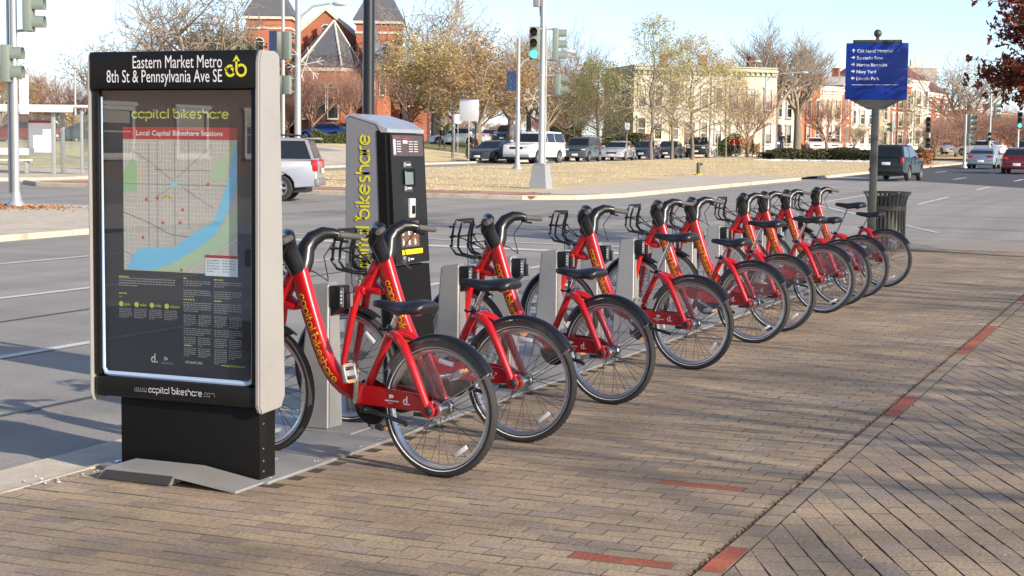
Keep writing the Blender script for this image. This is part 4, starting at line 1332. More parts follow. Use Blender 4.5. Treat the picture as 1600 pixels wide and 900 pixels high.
b.loft([[(-.09, y, 1.70), (-.035, y, 1.70), (fx(.02) - .045, y, .02), (fx(.02) - .10, y, .02)] for y in (-.0035, .03)])
b.build('side_recess', M_kmat, tm, 30)
b = MB()
b.loft([[(fx(.885) - .08, y, .885), (fx(.885) - .004, y, .885), (fx(.015) + .02, y, .015), (fx(.015) - .06, y, .015)] for y in (.031, .492)])
b.build('lower_door', M_kmat, tm, 30)
def fq(mb, y0, z0, y1, z1, o=.0015):
    mb.add([(fx(z0) + o, y0, z0), (fx(z0) + o, y1, z0), (fx(z1) + o, y1, z1), (fx(z1) + o, y0, z1)], [(0, 1, 2, 3)])
s = MB(); fq(s, .055, 1.55, .47, 1.675); nb = s.build('notice_plate', mat('notice_brown', (.085, .062, .065), .5), up_, 0)
s = MB(); fq(s, .065, 1.56, .095, 1.65, .003); fq(s, .19, 1.625, .255, 1.645, .003)
rows_ = [(y, z) for y in (.11, .27, .34) for z in (1.575, 1.59, 1.605, 1.62, 1.635)]
for y, z in rows_: fq(s, y, z, y + .055, z + .005, .003)
s.build('notice_print', M_lgrey, nb, 0)
s = MB(); fq(s, .065, 1.657, .15, 1.664, .003); fq(s, .19, 1.652, .28, 1.658, .003); s.build('notice_headings', bpy.data.materials['map_red'], nb, 0)
for z in (1.478, 1.335):
    s = MB(); fq(s, .185, z, .30, z + .042); lbp = s.build('instruction_plate', mat('plate_dark', (.05, .05, .052), .5) if 'plate_dark' not in bpy.data.materials else bpy.data.materials['plate_dark'], up_, 0)
    s = MB(); yc, zc = .205, z + .021
    s.lathe([(.007, 0), (.013, 0)], 14, Matrix.Translation((fx(zc) + .003, yc, zc)) @ Matrix.Rotation(R(90), 4, 'Y'))
    fq(s, .225, z + .015, .285, z + .025, .003); s.build('instruction_print', M_lgrey, lbp, 0)
b = MB(); b.box((fx(1.42) + .002, .265, 1.42), (.014, .135, .105), Matrix.Rotation(0, 4, 'Y'), .004); sb = b.build('screen_bezel', M_kmat, up_)
s = MB(); fq(s, .185, 1.378, .295, 1.462, .011); s.build('screen', mat('lcd', (.13, .17, .19), .12), sb, 0)
b = MB(); b.box((fx(1.24) + .006, .265, 1.235), (.022, .075, .12), None, .006); cr_ = b.build('card_reader', mat('reader_pale', (.58, .58, .57), .35, metal=.2), up_)
b = MB(); b.box((fx(1.225) + .018, .265, 1.225), (.010, .036, .05), None, .004); b.build('card_slot', M_kmat, cr_)
s = MB(); fq(s, .115, 1.00, .36, 1.155); gp = s.build('guide_plate', mat('guide_brown', (.12, .072, .05), .5), up_, 0)
for iy in range(3):
    for iz in range(2):
        s = MB(); y0 = .125 + iy * .08; z0 = 1.012 + iz * .06
        fq(s, y0 + .004, z0, y0 + .028, z0 + .03, .003); s.build('guide_picture', M_lgrey, gp, 0)
        s = MB(); fq(s, y0 + .004, z0 + .033, y0 + .022, z0 + .040, .003); s.build('guide_arrow', M_amb, gp, 0)
s = MB(); fq(s, .125, 1.138, .19, 1.148, .003); s.build('guide_heading', bpy.data.materials['map_red'], gp, 0)
s = MB(); fq(s, .12, .955, .40, .985, .002); s.build('yellow_band', mat('band_yellow', (.82, .62, .01), .45), up_, 0)
b = MB(); b.box((fx(.865) - .002, .15, .865 + .06), (.006, .05, .045), None, .002); b.build('receipt_slot', M_steel, up_)
s = MB(); zc = .925; s.lathe([(.006, 0), (.012, 0)], 14, Matrix.Translation((fx(zc) + .003, .205, zc)) @ Matrix.Rotation(R(90), 4, 'Y')); fq(s, .225, .92, .27, .93, .003); s.build('receipt_print', M_lgrey, up_, 0)
t = MB()
def mtv(u, v): return (-.130 - v, -.0042, .775 + u)
_w1 = mark('capital ')[1]; _w = mark('capital bikeshare')[1]; _k = .907 / _w
put_mark(t, 'capital', .067, mtv, sw=.18, length=mark('capital')[1] * _k)
t.build('side_lettering', M_logo, tm, 0)
t = MB()
put_mark(t, 'bikeshare', .067, lambda u, v: mtv(u + _w1 * _k, v), sw=.18, length=mark('bikeshare')[1] * _k)
t.build('side_lettering', M_logo, tm, 0)

# ------------------------------------------------------------------ black post behind the terminal
lp = thing('lamp_post', 'plain black lamp post rising out of the picture behind the payment terminal', 'lamp post', (-4.86, 9.17, 0))
b = MB(); b.lathe([(.001, -.01), (.11, -.01), (.11, .02), (.075, .06), (.05, .12), (.040, .25), (.036, 4.4), (.03, 4.5), (.001, 4.5)], 20); b.build('pole', M_blk, lp)
b = MB(); b.lathe([(.03, 4.42), (.09, 4.48), (.16, 4.62), (.15, 4.9), (.06, 5.0), (.001, 5.04)], 16); b.build('lantern', M_blk, lp)

# ------------------------------------------------------------------ wayfinding sign and waste bin
M_iron = mat('painted_iron', (.055, .056, .048), .42, var=.25, vscale=9, dirt=(.085, .085, .08), dscale=5)
M_blue = mat('sign_blue', (.003, .030, .26), .38)
ws = thing('wayfinding_sign', 'blue wayfinding sign with white place names on a dark square post', 'sign', (-4.49, 25.2, gz(-4.49, 25.2)), R(7))
b = MB(); b.box((0, 0, 1.17), (.115, .115, 2.36), None, .018)
b.build('post', M_iron, ws)
b = MB(); b.box((0, 0, .02), (.26, .26, .05), None, .01); b.build('base_plate', M_iron, ws)
b = MB(); b.prism([(-.40, 2.43), (.40, 2.43), (.12, 2.28), (-.12, 2.28)], -.06, .06, Matrix(((1, 0, 0, 0), (0, 0, -1, 0), (0, 1, 0, 0), (0, 0, 0, 1)))); b.build('bracket', M_iron, ws, 30)
b = MB(); b.box((0, -.02, 2.865), (.94, .080, .87), None, .012); pn = b.build('blue_panel', M_blue, ws)
b = MB(); b.box((0, 0, 3.325), (.74, .10, .05), None, .008); b.build('top_rail', M_iron, ws)
b = MB(); b.lathe([(.03, 3.34), (.025, 3.39), (.03, 3.40)], 12); b.ball((0, 0, 3.45), .062, 16); b.build('ball_finial', M_iron, ws, 60)
for i, (arw, wd) in enumerate((('u', 'Old Naval Hospital'), ('r', 'Barracks Row'), ('r', 'Marine Barracks'), ('r', 'Navy Yard'), ('l', 'Lincoln Park'))):
    z = 3.155 - i * .106
    t = MB()
    put_text(t, wd, .070, (-.30, -.0615, z), (1, 0, 0), (0, 0, 1), 'L', .008)
    cx, cz = -.355, z + .03
    a = {'r': 0, 'u': R(90), 'l': R(180)}[arw]
    def rot(x, y): return (cx + x * math.cos(a) - y * math.sin(a), -.0615, cz + x * math.sin(a) + y * math.cos(a))
    for q in ([(-.03, -.006), (.02, -.006), (.02, .006), (-.03, .006)], [(.030, 0), (.022, .009), (-.002, .026), (-.004, .015)], [(.030, 0), (-.004, -.015), (-.002, -.026), (.022, -.009)]):
        t.add([rot(*p_) for p_ in q], [(0, 1, 2, 3)])
    t.build('place_name', M_wht, pn, 0)
t = MB(); quad(t, -.37, 2.655, .34, 2.661, -.0615)
t.build('white_rule', M_wht, pn, 0)

wb = thing('waste_bin', 'dark slatted steel waste bin with flared rim beside the sign post', 'waste bin', (-4.53, 26.75, gz(-4.53, 26.75) - .004))
H_, r_ = .92, .31
b = MB(); b.lathe([(.001, .05), (.255, .05), (.255, .90), (.245, .90), (.245, .06), (.001, .06)], 24); b.build('liner', mat('bin_liner', (.035, .036, .036), .6), wb)
b = MB(); b.lathe([(.27, 0), (.325, 0), (.325, .03), (.305, .045), (.27, .045), (.27, 0)], 32); b.build('base_ring', M_iron, wb)
b = MB(); b.lathe([(.300, .665), (.318, .665), (.318, .735), (.300, .735), (.300, .665)], 32); b.build('band', M_iron, wb)
b = MB(); b.lathe([(.385, .945), (.395, .955), (.390, .968), (.375, .962), (.385, .945)], 36); b.build('rim', M_iron, wb)
sl = MB(); sl.box((0, 0, 0), (.006, .034, .66))
sm_ = MB(); sm_.tube([(.306, 0, .02), (.306, 0, .70), (.316, 0, .80), (.345, 0, .90), (.386, 0, .955)], .016, 4)
me_s = MB()
rings = [[(x + dx, dy, z) for dx, dy in ((-.003, -.016), (.003, -.016), (.003, .016), (-.003, .016))] for x, z in ((.306, .02), (.306, .70), (.314, .80), (.340, .89), (.384, .952))]
me_s.loft(rings)
mesh_s = me_s.mesh('slat', M_iron, 30)
for k in range(30):
    o = bpy.data.objects.new('slat', mesh_s); COL.objects.link(o); o.parent = wb; o.rotation_euler = (0, 0, 2 * math.pi * k / 30)
# ------------------------------------------------------------------ vehicles
M_cgl = mat('car_glass', (.012, .014, .016), .06, coat=.6)
M_ctrim = mat('car_trim', (.02, .02, .021), .5)
M_cgrey = mat('car_cladding', (.20, .205, .21), .45, metal=.2)
M_ctyre = mat('car_tyre', (.022, .022, .022), .85)
M_cwhl = mat('car_rim', (.45, .46, .47), .35, metal=.8)
M_plate_ = mat('number_plate', (.72, .72, .74), .4)
M_lampc = mat('head_lamp', (.62, .64, .66), .12, coat=1)
M_tailc = mat('tail_lamp', (.42, .012, .014), .2, coat=.8)
def paint(name, c, metal=.0, rough=.3, coat=.8): return mat('car_paint_' + name, c, rough, metal=metal, coat=coat)
P_silver = paint('silver', (.40, .40, .41), .5)
P_white = paint('white', (.76, .76, .75))
P_dark = paint('dark_grey', (.055, .060, .062), .3)
P_grey = paint('green_grey', (.085, .105, .105), .3)
P_navy = paint('navy', (.030, .042, .075), .2)
P_black = paint('black', (.012, .013, .018))
P_blue = paint('blue', (.02, .08, .38), .2)
P_maroon = paint('maroon', (.13, .010, .014), .1)
P_pale = paint('pale_silver', (.58, .60, .62), .35)
P_vdark = paint('black_green', (.012, .017, .018), .1, .4, .25)
P_red = paint('dark_red', (.22, .02, .025), .1)

CAR = {  # L, W, wheel radius, wheelbase, front shift, lower outline (x,z) from front to rear over the top, greenhouse outline
 'suv': (4.8, 1.90, .375, 2.79, .06, [(2.33, .36), (2.40, .52), (2.38, .80), (2.30, 1.00), (1.75, 1.10), (.92, 1.15), (-2.28, 1.17), (-2.37, 1.05), (-2.39, .66), (-2.33, .42)], [(.98, 1.14), (.30, 1.70), (.05, 1.77), (-.6, 1.80), (-2.0, 1.76), (-2.12, 1.70), (-2.33, 1.16)], [.0, -.98, -1.05, -1.08]),
 'bigsuv': (5.2, 2.0, .40, 3.02, .05, [(2.52, .38), (2.60, .55), (2.59, .90), (2.50, 1.10), (1.9, 1.19), (1.12, 1.24), (-2.48, 1.26), (-2.57, 1.1), (-2.6, .68), (-2.52, .44)], [(1.2, 1.23), (.50, 1.82), (.2, 1.90), (-.6, 1.94), (-2.2, 1.91), (-2.35, 1.84), (-2.54, 1.25)], [.1, -1.0]),
 'sedan': (4.75, 1.80, .325, 2.72, .05, [(2.28, .25), (2.36, .40), (2.34, .60), (2.22, .72), (1.7, .84), (.98, .94), (-1.68, 1.00), (-2.26, .97), (-2.35, .80), (-2.37, .45), (-2.30, .28)], [(1.0, .93), (.22, 1.36), (-.05, 1.43), (-.5, 1.46), (-1.0, 1.41), (-1.25, 1.34), (-1.85, .99)], [-.05]),
 'boxy': (4.0, 1.70, .32, 2.5, .05, [(1.93, .28), (1.98, .42), (1.96, .72), (1.86, .92), (1.5, 1.0), (1.16, 1.03), (-1.92, 1.06), (-1.98, .95), (-1.99, .5), (-1.93, .30)], [(1.22, 1.02), (.72, 1.54), (.5, 1.62), (-.4, 1.65), (-1.72, 1.63), (-1.84, 1.56), (-1.95, 1.05)], [-.1, -1.05]),
 'wagon': (4.65, 1.76, .33, 2.65, .05, [(2.24, .26), (2.31, .42), (2.28, .64), (2.16, .76), (1.7, .86), (.98, .95), (-2.2, 1.0), (-2.29, .9), (-2.32, .45), (-2.25, .28)], [(1.0, .94), (.22, 1.38), (-.05, 1.45), (-.6, 1.48), (-1.75, 1.45), (-1.88, 1.39), (-2.22, .99)], [-.05, -1.0]),
 'coupe': (4.2, 1.80, .33, 2.45, .05, [(2.02, .25), (2.10, .40), (2.07, .60), (1.95, .72), (1.5, .83), (.85, .90), (-1.50, .96), (-1.96, .92), (-2.09, .72), (-2.09, .42), (-2.0, .26)], [(.85, .89), (.15, 1.24), (-.15, 1.32), (-.5, 1.34), (-.95, 1.27), (-1.25, 1.17), (-1.75, .94)], [-.45]),
}
_carm = {}
def car_meshes(kind):
    if kind in _carm: return _carm[kind]
    L, W, r, wb, fs, out, gh, pil = CAR[kind]
    hw = W / 2
    xf, xr = wb / 2 + fs, -wb / 2 + fs
    ra = r + .055
    zs = min(out[0][1], out[-1][1])
    def archpts(xc):
        a0 = math.asin(max(-1, min(1, (zs + .02 - r) / ra)))
        n = 8
        return [(xc + ra * math.cos(math.pi - a0 - (math.pi - 2 * a0) * i / n), r + ra * math.sin(math.pi - a0 - (math.pi - 2 * a0) * i / n)) for i in range(n + 1)]
    poly = list(out) + archpts(xr) + archpts(xf)      # closes along the sill
    def width(x, z):
        e = max(0, (abs(x) - .60 * L / 2) / (.40 * L / 2))
        k = 1 - .13 * e ** 2
        if z < .5: k -= .035 * (.5 - z) / .3
        zb = out[5][1]
        if z > zb * .82: k -= .035 * (z - zb * .82) / (zb * .18)
        return hw * k
    n = len(poly)
    cx, cz = 0, .65
    nr = []
    for i in range(n):
        a, b_ = Vector(poly[i - 1]), Vector(poly[(i + 1) % n]); t = (b_ - a).normalized(); nr.append((-t.y, t.x))
    # orientation: outline goes front->rear over the top, i.e. counter-clockwise seen from +y... inward normal test
    ar = sum(poly[i][0] * poly[(i + 1) % n][1] - poly[(i + 1) % n][0] * poly[i][1] for i in range(n))
    sg = 1 if ar > 0 else -1
    rings = []
    for f, ins in ((-1, .035), (-.985, .012), (-.94, 0), (.94, 0), (.985, .012), (1, .035)):
        rings.append([(x + sg * nx * ins, f * width(x, z), z + sg * nz * ins) for (x, z), (nx, nz) in zip(poly, nr)])
    body = MB(); body.loft(rings)
    zb, zt = gh[0][1], max(p[1] for p in gh)
    def gw(z): return hw * (.905 - .17 * ((z - zb) / (zt - zb)))
    rings = []
    for f, ins in ((-1, .05), (-.96, .012), (-.88, 0), (.88, 0), (.96, .012), (1, .05)):
        ring = []
        for i, (x, z) in enumerate(gh):
            zz = z - (ins if 0 < i < len(gh) - 1 else 0)
            ring.append((x * (1 if abs(f) < .9 else .985), f * gw(z), zz))
        rings.append(ring)
    roof = MB(); roof.loft(rings)
    out_d = {'body': body, 'roof': roof, 'parts': []}
    def xat(pl, z):
        for a, b_ in zip(pl[:-1], pl[1:]):
            if min(a[1], b_[1]) <= z <= max(a[1], b_[1]) and abs(a[1] - b_[1]) > 1e-6:
                return a[0] + (b_[0] - a[0]) * (z - a[1]) / (b_[1] - a[1])
        return pl[-1][0]
    ti = max(range(len(gh)), key=lambda i: gh[i][1])
    fpl, rpl = gh[:ti + 1], gh[ti:]
    z0, z1 = zb + .045, zt - .115
    F0, F1 = xat(fpl, z0) - .11, xat(fpl, z1) - .12
    R0, R1 = xat(rpl, z0) + .10, xat(rpl, z1) + .10
    xs = [None] + [p for p in pil if R0 + .25 < p < F1 - .2] + [None]
    P = out_d['parts']
    for s_ in (1, -1):
        y0, y1 = s_ * (gw(z0) + .006), s_ * (gw(z1) + .006)
        for i in range(len(xs) - 1):
            a0, a1 = (F0, F1) if xs[i] is None else (xs[i] - .035, xs[i] - .045)
            b0, b1 = (R0, R1) if xs[i + 1] is None else (xs[i + 1] + .035, xs[i + 1] + .025)
            w = MB(); w.loft([[(a0, y0, z0), (a1, y1, z1), (b1, y1, z1), (b0, y0, z0)], [(a0, y0 - s_ * .02, z0), (a1, y1 - s_ * .02, z1), (b1, y1 - s_ * .02, z1), (b0, y0 - s_ * .02, z0)]])
            P.append(('side_window', w, 'glass'))
            # door below the window: thin raised skin with a handle
    def scr(a, b_, name, inset0, inset1):
        d = (Vector(b_) - Vector(a)); nrm = Vector((d.y, -d.x)).normalized()
        if nrm.y < 0: nrm = -nrm
        p0 = Vector(a) + d * .08 + nrm * .008; p1 = Vector(a) + d * .94 + nrm * .008
        w = MB()
        yy0, yy1 = gw(p0.y) - inset0, gw(p1.y) - inset1
        rg = [(p0.x, -yy0, p0.y), (p0.x, yy0, p0.y), (p1.x, yy1, p1.y), (p1.x, -yy1, p1.y)]
        w.loft([rg, [(x - nrm.x * .025, y, z - nrm.y * .025) for x, y, z in rg]])
        P.append((name, w, 'glass'))
    scr(gh[0], gh[1], 'windscreen', .05, .06)
    scr(gh[-1], gh[-2], 'rear_window', .07, .08)
    for x in (xf, xr):
        for s_ in (1, -1):
            t = MB(); T = Matrix.Translation((x, s_ * (hw - .115), r)) @ Matrix.Rotation(R(90), 4, 'X')
            k = r
            t.lathe([(k * .62, -.10), (k * .90, -.105), (k * .985, -.08), (k, 0), (k * .985, .08), (k * .90, .105), (k * .62, .10)], 22, T)
            rm = MB(); sgn = -s_
            rm.lathe([(.001, sgn * .060), (k * .16, sgn * .066), (k * .20, sgn * .05), (k * .24, sgn * .045)], 14, T)
            rm.lathe([(k * .52, sgn * .085), (k * .62, sgn * .105), (k * .64, sgn * .06), (k * .60, 0)], 22, T)
            for q in range(6):
                Tq = T @ Matrix.Rotation(2 * math.pi * q / 6, 4, 'Z')
                rm.box((k * .36, 0, sgn * .06), (k * .40, k * .17, .03), Tq)
            dk = MB(); dk.lathe([(.001, sgn * .01), (k * .62, sgn * .01)], 18, T)
            P.append(('wheel', t, 'tyre', [('rim', rm, 'rim'), ('brake_disc', dk, 'trim')]))
    # bumpers, lamps, plates, mirrors, handles, sill
    xF, xR = out[1][0], out[-2][0]
    zf = out[3][1]; zr = out[6][1]
    for s_ in (1, -1):
        h = MB(); zz = zf - (.14 if kind in ('sedan', 'coupe', 'wagon') else .16)
        xx = out[3][0] + .005
        h.box((xx - .02, s_ * hw * .66, zz), (.20, hw * .34, .15), Matrix.Translation((xx, 0, 0)) @ Matrix.Rotation(0, 4, 'Z') @ Matrix.Translation((-xx, 0, 0)), .03)
        P.append(('headlight', h, 'lamp'))
        tl = MB()
        if kind in ('suv', 'bigsuv', 'boxy', 'wagon'): tl.box((xR + .09, s_ * hw * .80, zr - .17), (.20, hw * .16, .34), None, .03)
        else: tl.box((xR + .06, s_ * hw * .68, zr - .16), (.18, hw * .34, .15), None, .03)
        P.append(('tail_light', tl, 'tail'))
        mr = MB(); mr.box((F0 - .02, s_ * (hw + .06), zb + .09), (.11, .20, .14), None, .03); P.append(('door_mirror', mr, 'paint'))
        hd_ = MB()
        for q in pil[:1]: hd_.box((q + .16, s_ * (hw * .972), zb - .14), (.20, .035, .03), None, .01)
        P.append(('door_handle', hd_, 'trim'))
        st = MB(); st.box((fs, s_ * (hw * .955), zs + .06), (wb - 2 * ra - .04, .03, .10), None, .01); P.append(('sill', st, 'clad'))
        for q in [F0 - .05] + list(pil[:2]):
            sm_ = MB(); sm_.box((q, s_ * (hw * .990 - .006), (zb + zs) / 2 + .06), (.010, .020, (zb - zs) * .72))
            P.append(('door_seam', sm_, 'trim'))
    g = MB(); g.box((out[2][0] - .03, 0, zf - .17), (.10, hw * .85, .13), None, .02); P.append(('grille', g, 'trim'))
    fb = MB(); fb.box((xF - .06, 0, out[0][1] + .10), (.14, hw * 1.66, .20), None, .05); P.append(('front_bumper', fb, 'clad' if 'suv' in kind else 'paint'))
    rb = MB(); rb.box((xR + .03, 0, out[-1][1] + .12), (.16, hw * 1.78, .22), None, .05); P.append(('rear_bumper', rb, 'clad' if 'suv' in kind else 'paint'))
    for x_, z_ in ((xF + .015, out[1][1] + .02), (xR - .055, out[-2][1] + (.20 if 'suv' in kind else .06))):
        np_ = MB(); np_.box((x_, 0, z_), (.02, .42, .14), None, .004); P.append(('number_plate', np_, 'plate'))
    ub = MB(); ub.box((0, 0, .36), (L * .86, hw * 1.5, .22)); P.append(('underbody', ub, 'trim'))
    _carm[kind] = out_d
    return out_d
_pm = {}
def car(kind, pm, label, px=None, depth=None, rz=0, group=None, xy=None, sc=1.0, name='parked_car', clad=None):
    d = car_meshes(kind)
    if xy is None:
        p = at(px, depth); xy = (p.x, p.y)
    t = thing(name, label, 'car', (xy[0], xy[1], gz(*xy) + RD + .006), rz, group)
    t.scale = (sc, sc, sc)
    mm = {'glass': M_cgl, 'tyre': M_ctyre, 'rim': M_cwhl, 'trim': M_ctrim, 'lamp': M_lampc, 'tail': M_tailc, 'plate': M_plate_, 'paint': pm, 'clad': clad or pm}
    def mk(nm, mb, mk_, par, key):
        k = (kind, key, mm[mk_].name)
        if k not in _pm: _pm[k] = mb.mesh(nm, mm[mk_], 32)
        o = bpy.data.objects.new(nm, _pm[k]); COL.objects.link(o); o.parent = par; return o
    mk('body', d['body'], 'paint', t, 'body'); mk('cabin', d['roof'], 'paint', t, 'roof')
    for i, pt in enumerate(d['parts']):
        o = mk(pt[0], pt[1], pt[2], t, i)
        if len(pt) > 3:
            for j, (nm, mb, mk_) in enumerate(pt[3]): mk(nm, mb, mk_, o, (i, j))
    return t
# silver four-wheel drive crossing behind the map panel
c = car('suv', P_silver, 'silver four wheel drive with roof rack crossing between map panel and terminal', xy=(-23.75, 37.2), rz=R(203), name='moving_car', clad=M_cgrey, sc=.96)
b = MB()
for s_ in (-1, 1):
    b.tube([(.15, s_ * .66, 1.79), (.05, s_ * .66, 1.85), (-1.85, s_ * .64, 1.84), (-1.95, s_ * .64, 1.77)], .022, 8)
for x in (-.2, -1.5): b.tube([(x, -.66, 1.87), (x, .66, 1.87)], .02, 8)
b.build('roof_rack', M_ctrim, c)
b = MB(); b.box((-2.22, 0, 1.755), (.34, 1.30, .045), None, .02); b.build('spoiler', P_silver, c)
# parked along the far carriageway, fronts towards the viewer
PG = 'cars parked along the far kerb facing the viewer'
RZ = R(-90)
car('sedan', P_dark, 'dark grey saloon at the near end of the far parked row', 769, 103, R(-93), PG)
car('bigsuv', P_white, 'big white four wheel drive behind the green signal pole', 833, 102, R(-93), PG, clad=P_silver, sc=1.06)
car('boxy', P_grey, 'boxy green grey car just behind the big white one', 908, 113, R(-86), PG, sc=1.05)
car('sedan', P_pale, 'pale silver saloon in the middle of the parked row', 963, 119, R(-84), PG)
car('wagon', P_navy, 'navy estate car between the silver and the dark saloon', 1006, 127, R(-82), PG)
car('sedan', P_dark, 'dark saloon parked between the navy estate and the black off roader', 1043, 134, R(-82), PG)
car('suv', P_black, 'black four wheel drive at the right end of the parked row', 1088, 141, R(-80), PG, sc=1.02)
car('suv', P_red, 'dark red car parked behind the navy estate, mostly hidden', 1000, 150, R(-84), PG)
# white cars beyond the shrubs
WG = 'white cars beyond the low shrubs'
for px_, dp, lab in ((1268, 172, 'leftmost of three white cars beyond the low shrubs'), (1295, 178, 'middle one of three white cars beyond the low shrubs'), (1322, 184, 'rightmost of three white cars beyond the low shrubs')):
    o = car('sedan', P_white, lab, px_, dp, R(-70), WG); o.location.z += .45
# on our own avenue, driving away
car('suv', P_vdark, 'dark four wheel drive seen from behind beside the sign post', 1397, 72, R(87), None, name='moving_car', sc=.89)
car('coupe', paint('silver_blue', (.22, .27, .33), .4), 'silver coupe seen from behind, driving away down the avenue', 1533, 104, R(90), None, name='moving_car', sc=1.0)
car('sedan', P_maroon, 'maroon saloon cut by the right edge of the picture', 1590, 90, R(90), None, name='moving_car')
car('sedan', P_white, 'white saloon turning across the far junction, side on', 1526, 150, R(160), None, name='moving_car').location.z += .35
car('suv', P_black, 'black four wheel drive far off at the right edge', 1598, 135, R(95), None, name='moving_car')
for px_, dp, pm, lab in ((1452, 175, P_dark, 'dark parked car seen small left of the far signals'), (1475, 190, P_blue, 'small blue parked car under the reddish trees'), (1470, 165, P_white, 'small pale car in front of the brick houses at the right')):
    car('sedan', pm, lab, px_, dp, R(-60), 'cars parked far down the right side').location.z += .3
# cars by the church and on the side road
car('sedan', P_blue, 'bright blue car behind the clipped hedge', 505, 140, R(190), 'cars by the church').location.z += .25
car('wagon', P_dark, 'dark car behind the blue one by the church', 530, 150, R(186), 'cars by the church').location.z += .3
car('sedan', P_pale, 'pale blue white car crossing behind the walkers', 716, 126, R(178), 'cars on the side road', name='moving_car').location.z += .1
car('sedan', P_dark, 'dark car far down the side road', 762, 190, R(-75), 'cars on the side road')
car('sedan', P_maroon, 'small reddish car far down the side road', 762, 215, R(-75), 'cars on the side road')
car('suv', P_navy, 'navy parked car far behind, left of the dark saloon', 790, 150, R(-80), 'cars on the side road')
for px_, dp, pm, lab in ((30, 100, P_red, 'red vehicle behind the bus shelter'), (132, 110, P_navy, 'small navy parked car at the left of the map panel'), (105, 135, P_dark, 'dark car far behind the shelter glass')):
    car('sedan', pm, lab, px_, dp, R(200), 'cars beyond the bus shelter')
# the pale car waiting at the kerb behind the viewer shows mirrored in the glass
car('suv', P_white, 'white car standing out of view, mirrored in the map glass', xy=(-5.9, .55), rz=R(90), name='parked_car')
# ------------------------------------------------------------------ street furniture
M_galv = mat('galvanised_pole', (.40, .41, .41), .45, metal=.45, var=.1, vscale=5)
M_sig = mat('signal_grey_green', (.19, .23, .20), .5, var=.1, vscale=10)
M_sigd = mat('signal_dark', (.05, .065, .062), .5)
M_lens0 = mat('dark_red_lens', (.10, .02, .015), .25)
M_lens1 = mat('dark_amber_lens', (.13, .06, .015), .25)
M_green = mat('green_lens_lit', (.10, .95, .62), .3, emit=1.3)
M_signbk = mat('sign_back_alu', (.48, .50, .53), .4, metal=.4)
M_cream_l = mat('luminaire', (.62, .66, .68), .4)
M_trunk0 = None

def signal_head(root, x, y, z, ang, n=3, s=.36, m=None, lit=None, nm='signal_head'):
    """stack of n lamps facing local direction ang (0 = +x); z is the middle"""
    m = m or M_sig
    T = Matrix.Translation((x, y, z)) @ Matrix.Rotation(ang, 4, 'Z')
    mb = MB(); mb.box((0, 0, 0), (.20, s * .95, s * n), T, .03)
    o = mb.build(nm, m, root)
    for i in range(n):
        zc = (n / 2 - .5 - i) * s
        v = MB(); rg = []
        Tl = T @ Matrix.Translation((.10, 0, zc)) @ Matrix.Rotation(R(90), 4, 'Y')
        r_ = s * .40
        v.lathe([(r_, 0), (r_, .26), (r_ * .93, .26), (r_ * .93, 0)], 18, Tl, R(50), R(310))
        v.build('visor', m, o)
        l = MB(); l.lathe([(.001, .05), (r_ * .5, .042), (r_ * .92, .012)], 18, Tl)
        l.build('lens', M_green if lit == i else (M_lens0 if i == 0 else M_lens1), o)
    return o
def pole_obj(root, h, r0=.10, r1=.07, base='cast', m=None, nm='pole'):
    b = MB(); b.lathe([(.001, 0), (r0, 0), (r1, h), (.001, h)], 16); b.build(nm, m or M_galv, root)
    c = MB()
    if base == 'block':
        c.loft([[(sx * .30, sy * .30, z) for sx, sy in ((-1, -1), (1, -1), (1, 1), (-1, 1))] if z == 0 else [(sx * .22, sy * .22, z) for sx, sy in ((-1, -1), (1, -1), (1, 1), (-1, 1))] for z in (0, .78)])
        c.box((0, 0, .81), (.36, .36, .06), None, .015)
    else:
        c.lathe([(.001, 0), (r0 * 2.3, 0), (r0 * 2.2, .06), (r0 * 1.5, .14), (r0 * 1.2, .30), (r0 * 1.05, .34)], 12)
    c.build('base', m or M_galv, root)
def face_cam(px): return R(90 + 22.75 - 180) + math.atan((800 - px) / 2500.0)   # local +x towards the viewer

# near left signal pole
p = Vector((-24.56, 29.27)); z0 = gz(p.x, p.y) + RD + .10
t = thing('traffic_signal', 'grey traffic signal pole at the left edge in front of the bus shelter', 'traffic light', (p.x, p.y, z0))
pole_obj(t, 7.2, .09, .075)
a_ = R(20)
signal_head(t, .34, .12, 4.55, R(22), 3, .40)
signal_head(t, -.02, -.20, 3.22, R(20), 2, .42, nm='pedestrian_head')
b = MB(); b.tube([(0, 0, 3.95), (.25, .1, 3.98), (.42, .14, 3.98)], .035, 8); b.tube([(0, 0, 5.1), (.42, .14, 5.1)], .03, 8); b.build('bracket', M_galv, t)
b = MB(); b.box((.12, .18, 2.55), (.03, .30, .9), None, .01); b.build('notice_plate', mat('notice_white', (.70, .70, .68), .5), t)
b = MB(); b.tube([(-.16, 0, .3), (-.16, 0, 7)], .035, 8); b.build('conduit', M_galv, t)

# bus shelter
sx, sy = -41.6, 50.6; z0 = gz(sx, sy) + RD + .106
t = thing('bus_shelter', 'glass bus shelter with pale flat roof and advert panel at the left edge', 'bus shelter', (sx, sy, z0), R(22))
b = MB(); b.box((0, 0, 2.62), (4.9, 1.75, .10), None, .03); b.build('roof', mat('shelter_roof', (.62, .64, .62), .5), t)
b = MB(); b.box((.35, -.90, 2.50), (3.0, .05, .24), None, .01); b.build('fascia', mat('shelter_fascia', (.55, .58, .56), .5), t)
for x in (-2.25, 1.0, 2.1):
    for y in (-.6, .6):
        b = MB(); b.box((x, y, 1.29), (.10 if x != 1.0 else .16, .10, 2.58), None, .015); b.build('post', M_galv, t)
M_sglass = glass_mat('shelter_glass', (.86, .92, .90), gloss=1.0, rough=.03, alpha=.10)
b = MB(); b.box((-.6, .62, 1.30), (3.0, .012, 2.0)); b.build('back_pane', M_sglass, t, 0)
